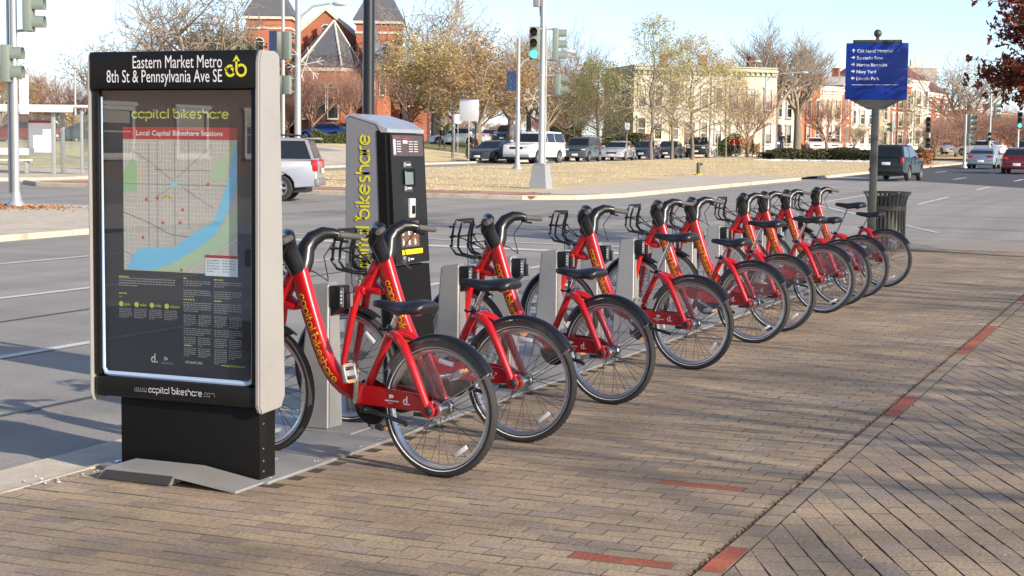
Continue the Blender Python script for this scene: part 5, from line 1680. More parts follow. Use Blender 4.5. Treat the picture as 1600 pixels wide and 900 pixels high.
b = MB(); b.box((1.56, .62, 1.30), (.95, .012, 2.0)); b.build('back_pane', M_sglass, t, 0)
b = MB(); b.box((2.1, .0, 1.30), (.012, 1.05, 2.0)); b.build('side_pane', M_sglass, t, 0)
b = MB(); b.box((.18, .50, 1.45), (1.05, .08, 1.32), None, .01); ad = b.build('advert_panel', M_galv, t)
b = MB(); b.box((.18, .452, 1.43), (.95, .014, 1.20)); b.build('advert_sheet', mat('advert_white', (.74, .74, .76), .5), ad, 0)
b = MB(); b.box((.18, .450, 2.03), (.95, .016, .10)); b.build('advert_heading', bpy.data.materials['map_red'], ad, 0)
b = MB(); b.box((-1.1, .15, .52), (2.1, .42, .07), None, .015); b.build('bench_seat', mat('bench_pale', (.55, .56, .54), .55), t)
b = MB(); b.box((-1.1, .38, .85), (2.1, .05, .28), None, .015); b.build('bench_back', bpy.data.materials['bench_pale'], t)
for x in (-1.9, -.3):
    b = MB(); b.box((x, .2, .25), (.10, .36, .50), None, .01); b.build('bench_leg', M_galv, t)

def light_arm(t, h, L, ang, drop=.0, m=None):
    dx, dy = math.cos(ang), math.sin(ang)
    b = MB(); b.tube([(0, 0, h - .5), (dx * L * .12, dy * L * .12, h - .12), (dx * L * .45, dy * L * .45, h + .25), (dx * L, dy * L, h + .38)], [.06, .05, .045, .04], 8); b.build('arm', m or M_galv, t)
    b = MB(); b.ball((dx * (L + .35), dy * (L + .35), h + .38), .17, 12, (2.2 if abs(dx) > abs(dy) else 1.0, 2.2 if abs(dy) > abs(dx) else 1.0, .62)); b.build('luminaire', M_cream_l, t, 60)
def snowflake(t, x, y, z, r_):
    b = MB()
    for k in range(6):
        a = math.pi * k / 3 + .2
        c, s_ = math.cos(a), math.sin(a)
        b.tube([(x, y, z), (x + r_ * c * CY, y + r_ * c * SY, z + r_ * s_)], .014, 5)
        for q in (-1, 1):
            a2 = a + q * .6; b.tube([(x + r_ * .6 * c * CY, y + r_ * .6 * c * SY, z + r_ * .6 * s_), (x + (r_ * .6 * c + r_ * .35 * math.cos(a2)) * CY, y + (r_ * .6 * c + r_ * .35 * math.cos(a2)) * SY, z + r_ * .6 * s_ + r_ * .35 * math.sin(a2))], .012, 5)
    b.build('snowflake_ornament', mat('snowflake_white', (.55, .54, .50), .5) if 'snowflake_white' not in bpy.data.materials else bpy.data.materials['snowflake_white'], t, 0)
def banner(t, x, y, z, w=.55, h=1.15):
    b = MB(); b.box((x, y, z), (w, .02, h), Matrix.Translation((x, y, z)) @ Matrix.Rotation(YAW, 4, 'Z') @ Matrix.Translation((-x, -y, -z))); o = b.build('banner', mat('banner_navy', (.012, .025, .11), .6) if 'banner_navy' not in bpy.data.materials else bpy.data.materials['banner_navy'], t, 0)
    g = MB()
    for k in range(7):
        u, v = rng.uniform(-w * .4, w * .4), -h * .42 + k * h * .11
        g.box((x + u * CY + .02 * SY, y + u * SY - .02 * CY, z + v), (w * .18, .012, h * .05), None)
    g.build('banner_leaves', mat('banner_green', (.03, .26, .12), .6) if 'banner_green' not in bpy.data.materials else bpy.data.materials['banner_green'], o, 0)['kind'] = 'stuff'

# tall lamp pole with signals right of the map panel
q = at(464, 62); t = thing('signal_lamp_pole', 'tall grey lamp pole with signal heads and snowflake right of the map panel', 'lamp post', (q.x, q.y, q.z + RD + .1))
pole_obj(t, 9.6, .13, .10)
light_arm(t, 6.3, 1.25, YAW + .1)
fa = face_cam(455)
for dz_, n in ((5.05, 3), (3.55, 2)):
    signal_head(t, -.42 * CY, -.42 * SY, dz_, fa + R(150), n, .36, nm='signal_head')
    signal_head(t, -.62 * CY - .1, -.62 * SY, dz_, fa + R(205), n, .36, M_sigd, nm='signal_head')
for zz in (5.4, 4.7, 3.8, 3.3): b = MB(); b.tube([(0, 0, zz), (-.45 * CY, -.45 * SY, zz)], .03, 6); b.build('bracket', M_galv, t)
snowflake(t, .35 * CY, .35 * SY - .12, 4.35, .72)
q = at(441, 70); t = thing('banner_pole', 'slim grey pole with navy banner beside the signal lamp pole', 'lamp post', (q.x, q.y, q.z + RD + .1))
pole_obj(t, 8.0, .09, .07); banner(t, -.33 * CY, -.33 * SY - .05, 5.35, .5, 1.5)

# central signal pole with green light
q = Vector((-19.58, 49.04)); t = thing('traffic_signal', 'silver signal pole showing a green light, on a concrete block in the grass', 'traffic light', (q.x, q.y, gz(q.x, q.y) + RD + .10))
pole_obj(t, 8.5, .105, .085, 'block')
fa = face_cam(845)
signal_head(t, -.05 * CY - .26 * 0 + .30 * -SY * -1 * 0 - .10 * CY, -.10 * SY - .32, 4.72, fa - R(8), 3, .355, M_sig, lit=2)
signal_head(t, .42 * CY, .42 * SY, 4.70, R(0 + 20), 3, .355, M_sig)
signal_head(t, .52 * CY, .52 * SY, 3.40, R(12), 2, .33, M_sig, nm='pedestrian_head')
b = MB()
for zz in (5.2, 4.2, 3.7, 3.05): b.tube([(0, 0, zz), (.5 * CY, .5 * SY, zz)], .028, 6); b.build('bracket', M_galv, t); b = MB()
b.tube([(0, 0, 5.2), (-.1 * CY, -.1 * SY - .2, 5.2)], .03, 6); b.build('bracket', M_galv, t)
b = MB(); b.box((-.20 * CY, -.20 * SY, 6.05), (.22, .2, .28), None, .02); b.tube([(-.1, 0, 5.6), (-.12, -.02, 6.0)], .02, 6); b.build('sensor_box', M_galv, t)
b = MB(); b.tube([(.12 * CY, .12 * SY, .8), (.115 * CY, .115 * SY, 5.3)], .03, 6); b.build('conduit', M_galv, t)

# banner and snowflake lamp pole behind it
q = at(806, 82); t = thing('banner_pole', 'grey lamp pole with navy banner and white snowflake left of the green light', 'lamp post', (q.x, q.y, q.z + RD + .1))
pole_obj(t, 6.6, .12, .08); light_arm(t, 5.6, 2.2, YAW); banner(t, -.33 * CY, -.33 * SY - .05, 4.45, .48, 1.0); snowflake(t, .85 * CY, .85 * SY - .15, 3.6, .60)

# plain street lamps along the far side
for px_, dp, h, L, lab in ((1105, 140, 7.9, 3.6, 'tall street lamp with long arm in front of the cream houses'), (1190, 150, 7.4, 3.2, 'tall street lamp right of the red dressed couple'), (118, 120, 5.2, 1.6, 'pale street lamp among the bare trees left of the map panel')):
    q = at(px_, dp); t = thing('street_lamp', lab, 'lamp post', (q.x, q.y, q.z + RD + .1), 0, 'street lamps along the far side')
    pole_obj(t, h, .11, .07); light_arm(t, h, L, YAW)
# signs
q = at(730, 85.7); t = thing('road_sign', 'back of a square grey road sign on a thin post in the dry grass', 'sign', (q.x, q.y, q.z + RD + .1), YAW)
b = MB(); b.box((0, 0, 1.75), (.055, .04, 3.6), None, .008); b.build('post', M_galv, t)
b = MB(); b.box((0, -.035, 3.0), (1.02, .02, 1.16), None, .008); b.build('plate', M_signbk, t)
q = at(713, 112); t = thing('road_sign', 'round pale back of a stop sign behind the walkers', 'sign', (q.x, q.y, q.z + RD + .1), YAW)
b = MB(); b.box((0, 0, 1.35), (.05, .04, 2.7), None, .008); b.build('post', M_galv, t)
b = MB(); b.lathe([(.001, -.01), (.36, -.01), (.36, .01), (.001, .01)], 8, Matrix.Translation((0, -.04, 2.5)) @ Matrix.Rotation(R(90), 4, 'X') @ Matrix.Rotation(R(22.5), 4, 'Z')); b.build('plate', mat('sign_pale', (.62, .60, .58), .5), t, 20)
for px_, lab in ((707, 'left one of two thin posts in front of the walkers'), (704, 'dark thin post behind the pale one by the walkers')):
    q = at(px_, 100 if px_ > 705 else 108); t = thing('sign_post', lab, 'post', (q.x, q.y, q.z + RD + .1), 0, 'thin posts by the walkers')
    b = MB(); b.box((0, 0, 1.5 if px_ > 705 else 1.9), (.07, .07, 3.0 if px_ > 705 else 3.8), None, .01); b.build('post', M_galv if px_ > 705 else M_iron, t)
for px_, dp, lab in ((976, 122, 'small white notice on a post behind the silver saloon'), (1117, 136, 'small grey sign plate on a post right of the black four wheel drive')):
    q = at(px_, dp); t = thing('parking_sign', lab, 'sign', (q.x, q.y, q.z + RD + .1), YAW, 'parking signs along the far kerb')
    b = MB(); b.box((0, 0, 1.3), (.05, .05, 2.6), None, .01); b.build('post', M_galv, t)
    b = MB(); b.box((0, -.04, 2.45), (.36, .02, .5), None, .006); b.build('plate', M_plate_, t)
# hydrant-like standpipe with yellow foot
q = at(1088, 73.9); t = thing('standpipe', 'short dark standpipe with yellow foot in the dry grass', 'standpipe', (q.x, q.y, q.z + RD + .1), YAW)
b = MB(); b.lathe([(.001, 0), (.085, 0), (.085, .50), (.075, .56), (.001, .58)], 14); b.box((.10, 0, .50), (.22, .11, .12), None, .02); b.build('pipe', M_iron, t)
b = MB(); b.lathe([(.09, 0), (.18, 0), (.18, .05), (.09, .06)], 14); b.build('foot_ring', M_yel, t)
# blue letter box
q = at(1211, 160); t = thing('letter_box', 'blue letter box with rounded top beside the big bare tree', 'letter box', (q.x, q.y, q.z + RD + .55), YAW)
b = MB(); rg = []
prof = [(-.32, .25), (-.32, 1.05)] + [(.32 * -math.cos(R(a)), 1.05 + .32 * math.sin(R(a))) for a in range(20, 180, 20)] + [(.32, 1.05), (.32, .25)]
b.loft([[(x, y, z) for x, z in prof] for y in (-.3, .3)]); b.build('box', mat('post_blue', (.02, .06, .25), .4), t)
b = MB(); b.box((0, -.305, .72), (.40, .012, .20)); b.build('emblem_plate', M_wht, t)
for sx_ in (-1, 1):
    for sy_ in (-1, 1):
        b = MB(); b.box((sx_ * .26, sy_ * .24, .125), (.06, .06, .25)); b.build('leg', M_iron, t)
# far signals at the right
RG = 'traffic signals at the far right junction'
for px_, dp, h, heads, lab in ((1502, 100, 3.35, ((.30, 2.78, 3, R(-20)), (.24, 1.75, 2, R(-10))), 'far signal post left of the silver coupe'),
                              (1540, 120, 5.2, ((.35, 3.9, 3, R(-10)), (-.1, 2.0, 2, R(-70))), 'tall far signal pole behind the white turning car'),
                              (1584, 108, 3.7, ((0.05, 3.1, 3, None),), 'far signal with a green light at the right edge'),
                              (1446, 112, 3.3, ((-.12, 2.75, 3, None), (-.1, 1.5, 2, None)), 'far signal post in front of the brick houses with red light'),
                              (1388, 118, 3.6, ((.0, 2.6, 2, R(160)),), 'far signal post just right of the blue sign')):
    q = at(px_, dp); t = thing('traffic_signal', lab, 'traffic light', (q.x, q.y, q.z + RD + .1), 0, RG)
    pole_obj(t, h, .09, .07)
    for off, z_, n, an in heads:
        an2 = face_cam(px_) if an is None else an
        signal_head(t, off * CY + (.12 * SY if an is None else 0), off * SY - (.12 * CY if an is None else 0), z_, an2, n, .36, M_sig if an is not None else M_sigd, lit=(n - 1 if px_ == 1584 else None), nm='signal_head')

# ------------------------------------------------------------------ people
M_skin = mat('skin', (.42, .26, .19), .5)
def skin_obj(name, chain, m, parent, sub=1):
    """chain: list of (verts [(x,y,z,r)], joined by index of parent vertex) -> skinned surface"""
    me = bpy.data.meshes.new(name)
    me.from_pydata([c_[:3] for c_ in chain[0]], chain[1], [])
    me.materials.append(m)
    o = bpy.data.objects.new(name, me); COL.objects.link(o); o.parent = parent
    md = o.modifiers.new('skin', 'SKIN')
    if not me.skin_vertices: 
        bm = bmesh.new(); bm.from_mesh(me); bm.verts.layers.skin.verify(); bm.to_mesh(me); bm.free()
    for i, c_ in enumerate(chain[0]):
        sv = me.skin_vertices[0].data[i]; sv.radius = (c_[3], c_[3] * (c_[4] if len(c_) > 4 else 1)); sv.use_root = (i == 0)
    md.use_smooth_shade = True
    ms = o.modifiers.new('sub', 'SUBSURF'); ms.levels = sub; ms.render_levels = sub
    return o
def person(label, px_, dp, rz, coat, legs, hair, stride=.28, hat=None, dzz=0.0, bag=None, group=None, h=1.74):
    q = at(px_, dp)
    t = thing('person', label, 'person', (q.x, q.y, q.z + RD + .11 + dzz), rz, group)
    k = h / 1.74; s_ = stride
    # body: pelvis root, spine, head, arms with fingers, legs; facing +x
    V = [(0, 0, .92, .13), (0, 0, 1.10, .125), (.01, 0, 1.30, .15), (.01, 0, 1.43, .10), (.02, 0, 1.50, .055), (.035, 0, 1.58, .085), (.03, 0, 1.66, .098), (.02, 0, 1.72, .06), (.125, 0, 1.60, .022)]
    E_ = [(0, 1), (1, 2), (2, 3), (3, 4), (4, 5), (5, 6), (6, 7), (5, 8)]
    for sd_, sw_ in ((1, s_), (-1, -s_)):
        b0 = len(V)
        V += [(0, sd_ * .10, .86, .095), (sw_ * .75, sd_ * .10, .50, .062), (sw_ * 1.05 - .06, sd_ * .10, .10, .045), (sw_ * 1.05 + .10, sd_ * .11, .04, .04)]
        E_ += [(0, b0), (b0, b0 + 1), (b0 + 1, b0 + 2), (b0 + 2, b0 + 3)]
        b1 = len(V); a = -sw_ * .8
        V += [(.0, sd_ * .19, 1.40, .062), (a * .5 - .02, sd_ * .245, 1.12, .046), (a + .06, sd_ * .23, .90, .032), (a + .09, sd_ * .225, .83, .030)]
        E_ += [(3, b1), (b1, b1 + 1), (b1 + 1, b1 + 2), (b1 + 2, b1 + 3)]
        for f in range(4):
            V.append((a + .085 + f * .014 - .02, sd_ * .222, .735 + .012 * abs(f - 1.5), .009)); E_.append((b1 + 3, len(V) - 1))
        V.append((a + .125, sd_ * .215, .79, .010)); E_.append((b1 + 3, len(V) - 1))
    V = [tuple(v * k for v in c_) for c_ in V]
    body = skin_obj('body', (V, E_), M_skin, t)
    sc = 1.18
    C_ = [(0, 0, .84, .165), (0, 0, 1.05, .165), (.01, 0, 1.30, .185), (.01, 0, 1.44, .12)]
    CE = [(0, 1), (1, 2), (2, 3)]
    for sd_, sw_ in ((1, s_), (-1, -s_)):
        b1 = len(C_); a = -sw_ * .8
        C_ += [(.0, sd_ * .20, 1.40, .085), (a * .5 - .02, sd_ * .255, 1.12, .066), (a + .06, sd_ * .235, .92, .050)]
        CE += [(3, b1), (b1, b1 + 1), (b1 + 1, b1 + 2)]
    skin_obj('coat', ([tuple(v * k for v in c_) for c_ in C_], CE), coat, t)
    C_ = [(0, 0, .94, .14)]; CE = []
    for sd_, sw_ in ((1, s_), (-1, -s_)):
        b1 = len(C_)
        C_ += [(0, sd_ * .10, .84, .112), (sw_ * .75, sd_ * .10, .50, .085), (sw_ * 1.05 - .06, sd_ * .10, .09, .068)]
        CE += [(0, b1), (b1, b1 + 1), (b1 + 1, b1 + 2)]
    skin_obj('trousers', ([tuple(v * k for v in c_) for c_ in C_], CE), legs, t)
    hm = MB(); hm.ball((.015 * k, 0, 1.675 * k), .115 * k, 14, (1.05, .95, .95)); ho = hm.build('hat' if hat else 'hair', hat or hair, t, 60)
    em = MB()
    for sd_ in (-1, 1): em.ball((.112 * k, sd_ * .033 * k, 1.625 * k), .010 * k, 6)
    for sd_ in (-1, 1):
        e1 = MB(); e1.ball((.116 * k, sd_ * .033 * k, 1.612 * k), .011 * k, 6); e1.build('eye', M_blkm, t, 60)
    for sd_, sw_ in ((1, s_), (-1, -s_)):
        f_ = MB(); f_.ball(((sw_ * 1.05) * k, sd_ * .105 * k, .045 * k), .07 * k, 10, (1.9, .75, .65)); f_.build('shoe', M_blkm, t, 60)
    if bag:
        b = MB(); b.box((-.22 * k, 0, 1.22 * k), (.16, .30, .44), None, .05); bo = b.build('backpack', bag, None, 40)
        bo.location = t.location; bo.rotation_euler = t.rotation_euler
        tag(bo, 'dark backpack carried by the black clad walker near the parked cars', 'backpack')
    return t
M_c_brown = mat('coat_brown', (.20, .095, .045), .85, var=.15, vscale=6)
M_c_black = mat('coat_black', (.016, .016, .018), .85)
M_c_red = mat('coat_red', (.45, .015, .025), .8)
M_c_tan = mat('coat_tan', (.45, .31, .16), .85)
M_jean = mat('pale_jeans', (.38, .43, .50), .85, var=.15, vscale=9)
M_hair = mat('dark_hair', (.03, .02, .015), .6)
M_hat = mat('grey_cap', (.28, .29, .30), .8)
M_trd = mat('dark_trousers', (.03, .035, .05), .85)
person('person in brown jacket, pale jeans and grey cap walking by the parked cars', 743, 106, R(200), M_c_brown, M_jean, M_hair, .20, M_hat, group='people walking')
person('person in long black coat walking just ahead of the brown jacket', 733, 110, R(200), M_c_black, M_c_black, M_hair, .34, mat('white_cap', (.6, .6, .58), .8), group='people walking')
person('person in black with a backpack walking by the stop sign', 688, 118, R(195), M_c_black, M_trd, M_hair, .18, dzz=.0, bag=M_c_black, group='people walking')
person('person in black partly hidden behind the thin dark post', 706, 116, R(185), M_c_black, M_trd, M_hair, .1, group='people walking')
person('left one of a couple in red jackets on the far pavement', 1141, 142, R(-70), M_c_red, M_trd, M_hair, .16, group='people walking', dzz=.15)
person('right one of a couple in red jackets on the far pavement', 1150, 141, R(-80), M_c_red, M_trd, M_hair, .20, group='people walking', dzz=.15)
person('person in tan coat right behind the couple in red', 1164, 146, R(170), M_c_tan, M_trd, M_hair, .12, group='people walking', dzz=.15)
person('person in tan and black beside the hedge, rightmost walker', 1172, 147, R(20), M_c_tan, M_c_black, M_hair, .15, group='people walking', dzz=.15)
person('person in dark clothes standing by the blue letter box', 1217, 159, R(100), M_c_black, M_trd, M_hair, .05, group='people walking', dzz=.45)
# ------------------------------------------------------------------ buildings
def brickwall(name, c1, c2, scale, mortar=(.45, .40, .34), rough=.85):
    m = bpy.data.materials.new(name); m.use_nodes = True
    nt = m.node_tree; b = nt.nodes['Principled BSDF']; b.inputs['Roughness'].default_value = rough
    tc = nt.nodes.new('ShaderNodeTexCoord')
    mp = nt.nodes.new('ShaderNodeMapping'); mp.inputs['Rotation'].default_value = (R(90), 0, 0)
    nt.links.new(tc.outputs['Object'], mp.inputs[0])
    br = nt.nodes.new('ShaderNodeTexBrick'); br.inputs['Scale'].default_value = scale
    br.inputs['Color1'].default_value = (*c1, 1); br.inputs['Color2'].default_value = (*c2, 1); br.inputs['Mortar'].default_value = (*mortar, 1)
    br.inputs['Mortar Size'].default_value = .012
    nt.links.new(mp.outputs[0], br.inputs[0])
    n = nt.nodes.new('ShaderNodeTexNoise'); n.inputs['Scale'].default_value = .35; n.inputs['Detail'].default_value = 6
    nt.links.new(tc.outputs['Object'], n.inputs[0])
    mr = nt.nodes.new('ShaderNodeMapRange'); mr.inputs[3].default_value = .6; mr.inputs[4].default_value = 1.4; nt.links.new(n.outputs['Fac'], mr.inputs[0])
    mx = nt.nodes.new('ShaderNodeMix'); mx.data_type = 'RGBA'; mx.blend_type = 'MULTIPLY'; mx.inputs[0].default_value = 1
    nt.links.new(br.outputs[0], mx.inputs[6]); nt.links.new(mr.outputs[0], mx.inputs[7]); nt.links.new(mx.outputs[2], b.inputs['Base Color'])
    return m
B_red = brickwall('church_brick', (.42, .145, .075), (.35, .11, .06), 4.0, (.36, .19, .12))
B_red2 = brickwall('house_brick', (.36, .12, .075), (.29, .09, .06), 4.0, (.30, .16, .11))
B_org = brickwall('orange_brick', (.46, .17, .07), (.42, .14, .06), 4.0, (.40, .19, .10))
B_brn = brickwall('brown_brick', (.20, .12, .075), (.16, .095, .06), 4.0, (.20, .15, .11))
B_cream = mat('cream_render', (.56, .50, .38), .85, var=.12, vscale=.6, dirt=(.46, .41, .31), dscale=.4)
B_cream2 = mat('pale_render', (.62, .57, .47), .85, var=.1, vscale=.6)
B_white = mat('white_render', (.72, .70, .64), .85, var=.08, vscale=.6)
B_tan = mat('tan_render', (.50, .40, .26), .85, var=.12, vscale=.6)
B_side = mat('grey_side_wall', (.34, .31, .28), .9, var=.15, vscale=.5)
M_slate = mat('slate', (.095, .10, .115), .6, var=.25, vscale=3, island=.25)
M_stone = mat('pale_stone', (.55, .52, .45), .8, var=.1, vscale=2)
M_trimw = mat('white_trim', (.68, .67, .62), .6)
M_pane = mat('window_glass', (.025, .030, .035), .06, spec=.7)
M_corn = mat('green_cornice', (.36, .38, .27), .7)
M_maroon = mat('maroon_roof', (.16, .06, .055), .7, var=.15, vscale=1)
M_blind = mat('window_blind', (.50, .47, .40), .8)
M_doorb = mat('door_brown', (.10, .045, .03), .5)
M_iron2 = mat('iron_rail', (.03, .03, .03), .5)
def window(parent, x, z, w, h, y=0.0, frame=M_trimw, arch=False, mull=True, T=None, nm='window'):
    fw_ = max(.07, w * .09)
    b = MB()
    for sx_ in (-1, 1): b.box((x + sx_ * (w / 2 + fw_ * .5), y - .05, z + h / 2), (fw_, .14, h + fw_ * 2), T)
    b.box((x, y - .05, z + h + fw_ * .5), (w, .13, fw_), T); b.box((x, y - .05, z - fw_ * .5), (w, .13, fw_), T)
    if mull: b.box((x, y - .025, z + h * .5), (w, .07, .06), T)
    if arch: b.lathe([(w * .5, -.05), (w * .5 + fw_ * 1.4, -.05), (w * .5 + fw_ * 1.4, .05), (w * .5, .05)], 12, (T if T is not None else Matrix.Identity(4)) @ Matrix.Translation((x, y - .06, z + h)) @ Matrix.Rotation(R(90), 4, 'X'), 0, math.pi)
    o = b.build(nm, frame, parent, 0)
    p_ = MB(); p_.box((x, y - .006, z + h / 2), (w, .02, h), T)
    if arch: p_.lathe([(.001, 0), (w * .5, 0)], 12, (T if T is not None else Matrix.Identity(4)) @ Matrix.Translation((x, y - .017, z + h)) @ Matrix.Rotation(R(90), 4, 'X'), 0, math.pi)
    p_.build('pane', M_pane, o, 0)
    if not arch and rng.random() < .6 and h > 1:
        hb = h * rng.choice([.3, .45, .6]); bl_ = MB(); bl_.box((x, y - .018, z + h - hb / 2), (w * .94, .006, hb), T); bl_.build('blind', M_blind, o, 0)
    s_ = MB(); s_.box((x, y - .09, z - fw_ - .05), (w + fw_ * 3, .24, .10), T); s_.build('sill', M_stone, o, 0)
    l_ = MB(); l_.box((x, y - .08, z + h + fw_ + .09), (w + fw_ * 3.4, .20, .18), T)
    if not arch: l_.build('lintel', frame, o, 0)
    return o
HG = 'row houses facing the avenue'
def row_house(label, p0, d0, p1, d1, top_py, wall, cols, rows, depth=11, bay=False, corn=M_trimw, door=None, roofm=None, base=.3, frame=M_trimw, winh=(1.9, 1.75)):
    a, b_ = at(p0, d0), at(p1, d1)
    w = math.hypot(b_.x - a.x, b_.y - a.y); ang = math.atan2(b_.y - a.y, b_.x - a.x)
    zb = a.z + base; H = zat(top_py, p0, d0) - zb
    t = thing('row_house', label, 'house', (a.x, a.y, zb), ang, HG)
    m = MB(); m.box((w / 2, depth / 2, H / 2 - .3), (w - .02, depth, H + .6)); m.build('wall', wall, t, 0)
    c = MB(); c.box((w / 2, -.14, H - .30), (w, .42, .22), None, .03); c.box((w / 2, -.06, H - .62), (w, .20, .30), None, .02)
    for k in range(int(w / .55)): c.box((.3 + k * .55, -.20, H - .50), (.10, .30, .26))
    c.box((w / 2, depth / 2, H + .04), (w, depth + .3, .12)); c.build('cornice', corn, t, 30)
    ch = MB(); ch.box((w * .82, depth * .35, H + .6), (.55, .8, 1.3)); ch.box((w * .82, depth * .35, H + 1.28), (.7, .95, .12)); ch.build('chimney', B_red2, t, 0)
    fh = (H - 1.6) / rows
    y0 = 0
    if bay:
        bw = w * bay; bm_ = MB()
        bx = w * .62
        poly = [(bx - bw / 2, .02), (bx - bw * .30, -.85), (bx + bw * .30, -.85), (bx + bw / 2, .02)]
        bm_.prism(poly, -.3, H - .25); bm_.prism([(x * 1.0 + (x - bx) * .06, y * 1.12) for x, y in poly], H - .42, H - .20); bo = bm_.build('bay', wall, t, 0)
        for r_ in range(rows):
            z = .9 + r_ * fh
            window(bo, bx, z, bw * .28, min(winh[0], fh * .66), -.86, frame, False, True, None, 'bay_window')
            for s_ in (-1, 1):
                Tm = Matrix.Translation((bx + s_ * bw * .40, -.42, 0)) @ Matrix.Rotation(s_ * math.atan2(.87, bw * .2), 4, 'Z')
                window(bo, 0, z, bw * .16, min(winh[0], fh * .66), -.02, frame, False, True, Tm, 'bay_window')
        xs = [w * .14] if w * .62 - bw / 2 > 1.5 else []
        if xs and w * .62 - bw / 2 > 3: xs = [w * .10, w * .24]
    else: xs = [w * (i + .5) / cols for i in range(cols)]
    for r_ in range(rows):
        z = .9 + r_ * fh
        for i, x in enumerate(xs):
            if door is not None and r_ == 0 and i == door: continue
            window(t, x, z, min(1.0, w / max(cols, 3) * .42), min(winh[0], fh * .66), 0, frame)
    if door is not None:
        x = xs[min(door, len(xs) - 1)] if xs else w * .15
        d_ = MB(); d_.box((x, -.02, 1.75), (1.0, .08, 2.2)); do = d_.build('door', M_doorb, t, 0)
        k = MB(); k.ball((x + .38, -.08, 1.7), .05, 6); k.build('handle', M_steel, do)
        s_ = MB()
        for q in range(5): s_.box((x, -.35 - q * .28, .56 - q * .16), (1.3, .30, .18))
        s_.build('stoop', M_stone, t, 0)
        rl = MB()
        for sx_ in (-.62, .62): rl.tube([(x + sx_, -.2, 1.5), (x + sx_, -1.5, .85)], .025, 5); rl.tube([(x + sx_, -1.5, -.1), (x + sx_, -1.5, .85)], .025, 5)
        rl.build('hand_rail', M_iron2, t, 0)['kind'] = 'stuff'
    for x in xs[:3]:
        window(t, x, -.25 + .12, min(.9, w / max(cols, 3) * .4), .45, 0, frame, False, False, None, 'basement_window') if door is None else None
    if roofm:
        r_ = MB(); r_.loft([[(0, -.3, H), (w, -.3, H), (w, depth, H), (0, depth, H)], [(w * .3, depth * .4, H + 3.2), (w * .7, depth * .4, H + 3.2), (w * .7, depth * .6, H + 3.2), (w * .3, depth * .6, H + 3.2)]]); r_.build('roof', roofm, t, 0)
    return t
A1 = row_house('cream house with grey side wall, left end of the terrace behind the parked cars', 985, 150, 1062, 151.2, 104, B_cream, 3, 2, corn=M_corn, depth=9)
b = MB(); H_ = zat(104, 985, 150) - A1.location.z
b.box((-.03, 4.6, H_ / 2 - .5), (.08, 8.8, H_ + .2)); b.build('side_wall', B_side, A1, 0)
for y_ in (2.6, 6.2):
    for z_ in (1.0, H_ * .55):
        window(A1, 0, z_, .8, 1.6, 0, M_trimw, False, True, Matrix.Translation((-.07, y_, 0)) @ Matrix.Rotation(R(-90), 4, 'Z'))
row_house('second cream house of the terrace, middle one with a door', 1062, 151.2, 1128, 152.4, 105, B_cream2, 3, 2, corn=M_corn, door=0)
row_house('third cream house of the terrace, right of the black four wheel drive', 1128, 152.4, 1207, 154, 107, B_cream, 3, 2, corn=M_corn)
row_house('white house with a bay beside the big bare tree', 1207, 170, 1243, 174, 132, B_white, 2, 2, bay=.5, door=0)
row_house('orange brick house between two pale ones', 1243, 174, 1269, 177, 134, B_org, 2, 2, bay=.6, frame=M_trimw)
row_house('pale cream house with green framed windows right of the orange one', 1269, 177, 1309, 181, 136, B_cream2, 3, 2, door=0, frame=M_corn)
row_house('narrow red brick house left of the blue sign', 1309, 181, 1324, 183, 134, B_red2, 1, 2)
row_house('tall pale house partly behind the blue sign', 1324, 183, 1352, 188, 122, B_white, 2, 3, bay=.5)
row_house('tan house behind the sign post', 1352, 190, 1384, 196, 138, B_tan, 2, 2, door=0)
row_house('brick house with pale bay right of the sign', 1384, 198, 1412, 203, 132, B_red2, 2, 3, bay=.55, frame=M_trimw)
row_house('pale three storey house with turret like bay right of the sign', 1412, 203, 1438, 208, 124, B_cream2, 2, 3, bay=.6, roofm=M_maroon)
row_house('red brick house with white trimmed windows and tall maroon roof', 1438, 208, 1474, 220, 142, B_red2, 3, 3, roofm=M_maroon, corn=M_trimw, door=1)
row_house('far red brick house half hidden by the reddish trees', 1474, 226, 1520, 236, 165, B_red2, 3, 2)
row_house('far brick house at the right edge behind the reddish trees', 1520, 240, 1580, 255, 172, B_brn, 4, 2)
# far office roof line behind the right hand houses
q = at(1426, 300); t = thing('office_block', 'grey flat roofed block peeping over the right hand houses', 'building', (q.x, q.y, q.z), YAW)
b = MB(); b.box((1.4, 8, 7.2), (5, 12, 15.0)); b.build('wall', B_side, t, 0)
b = MB(); b.box((1.4, 8, 14.9), (5.3, 12.4, .4)); b.box((.4, 6, 15.8), (1.0, 1.2, 1.4)); b.build('roof', M_stone, t, 0)

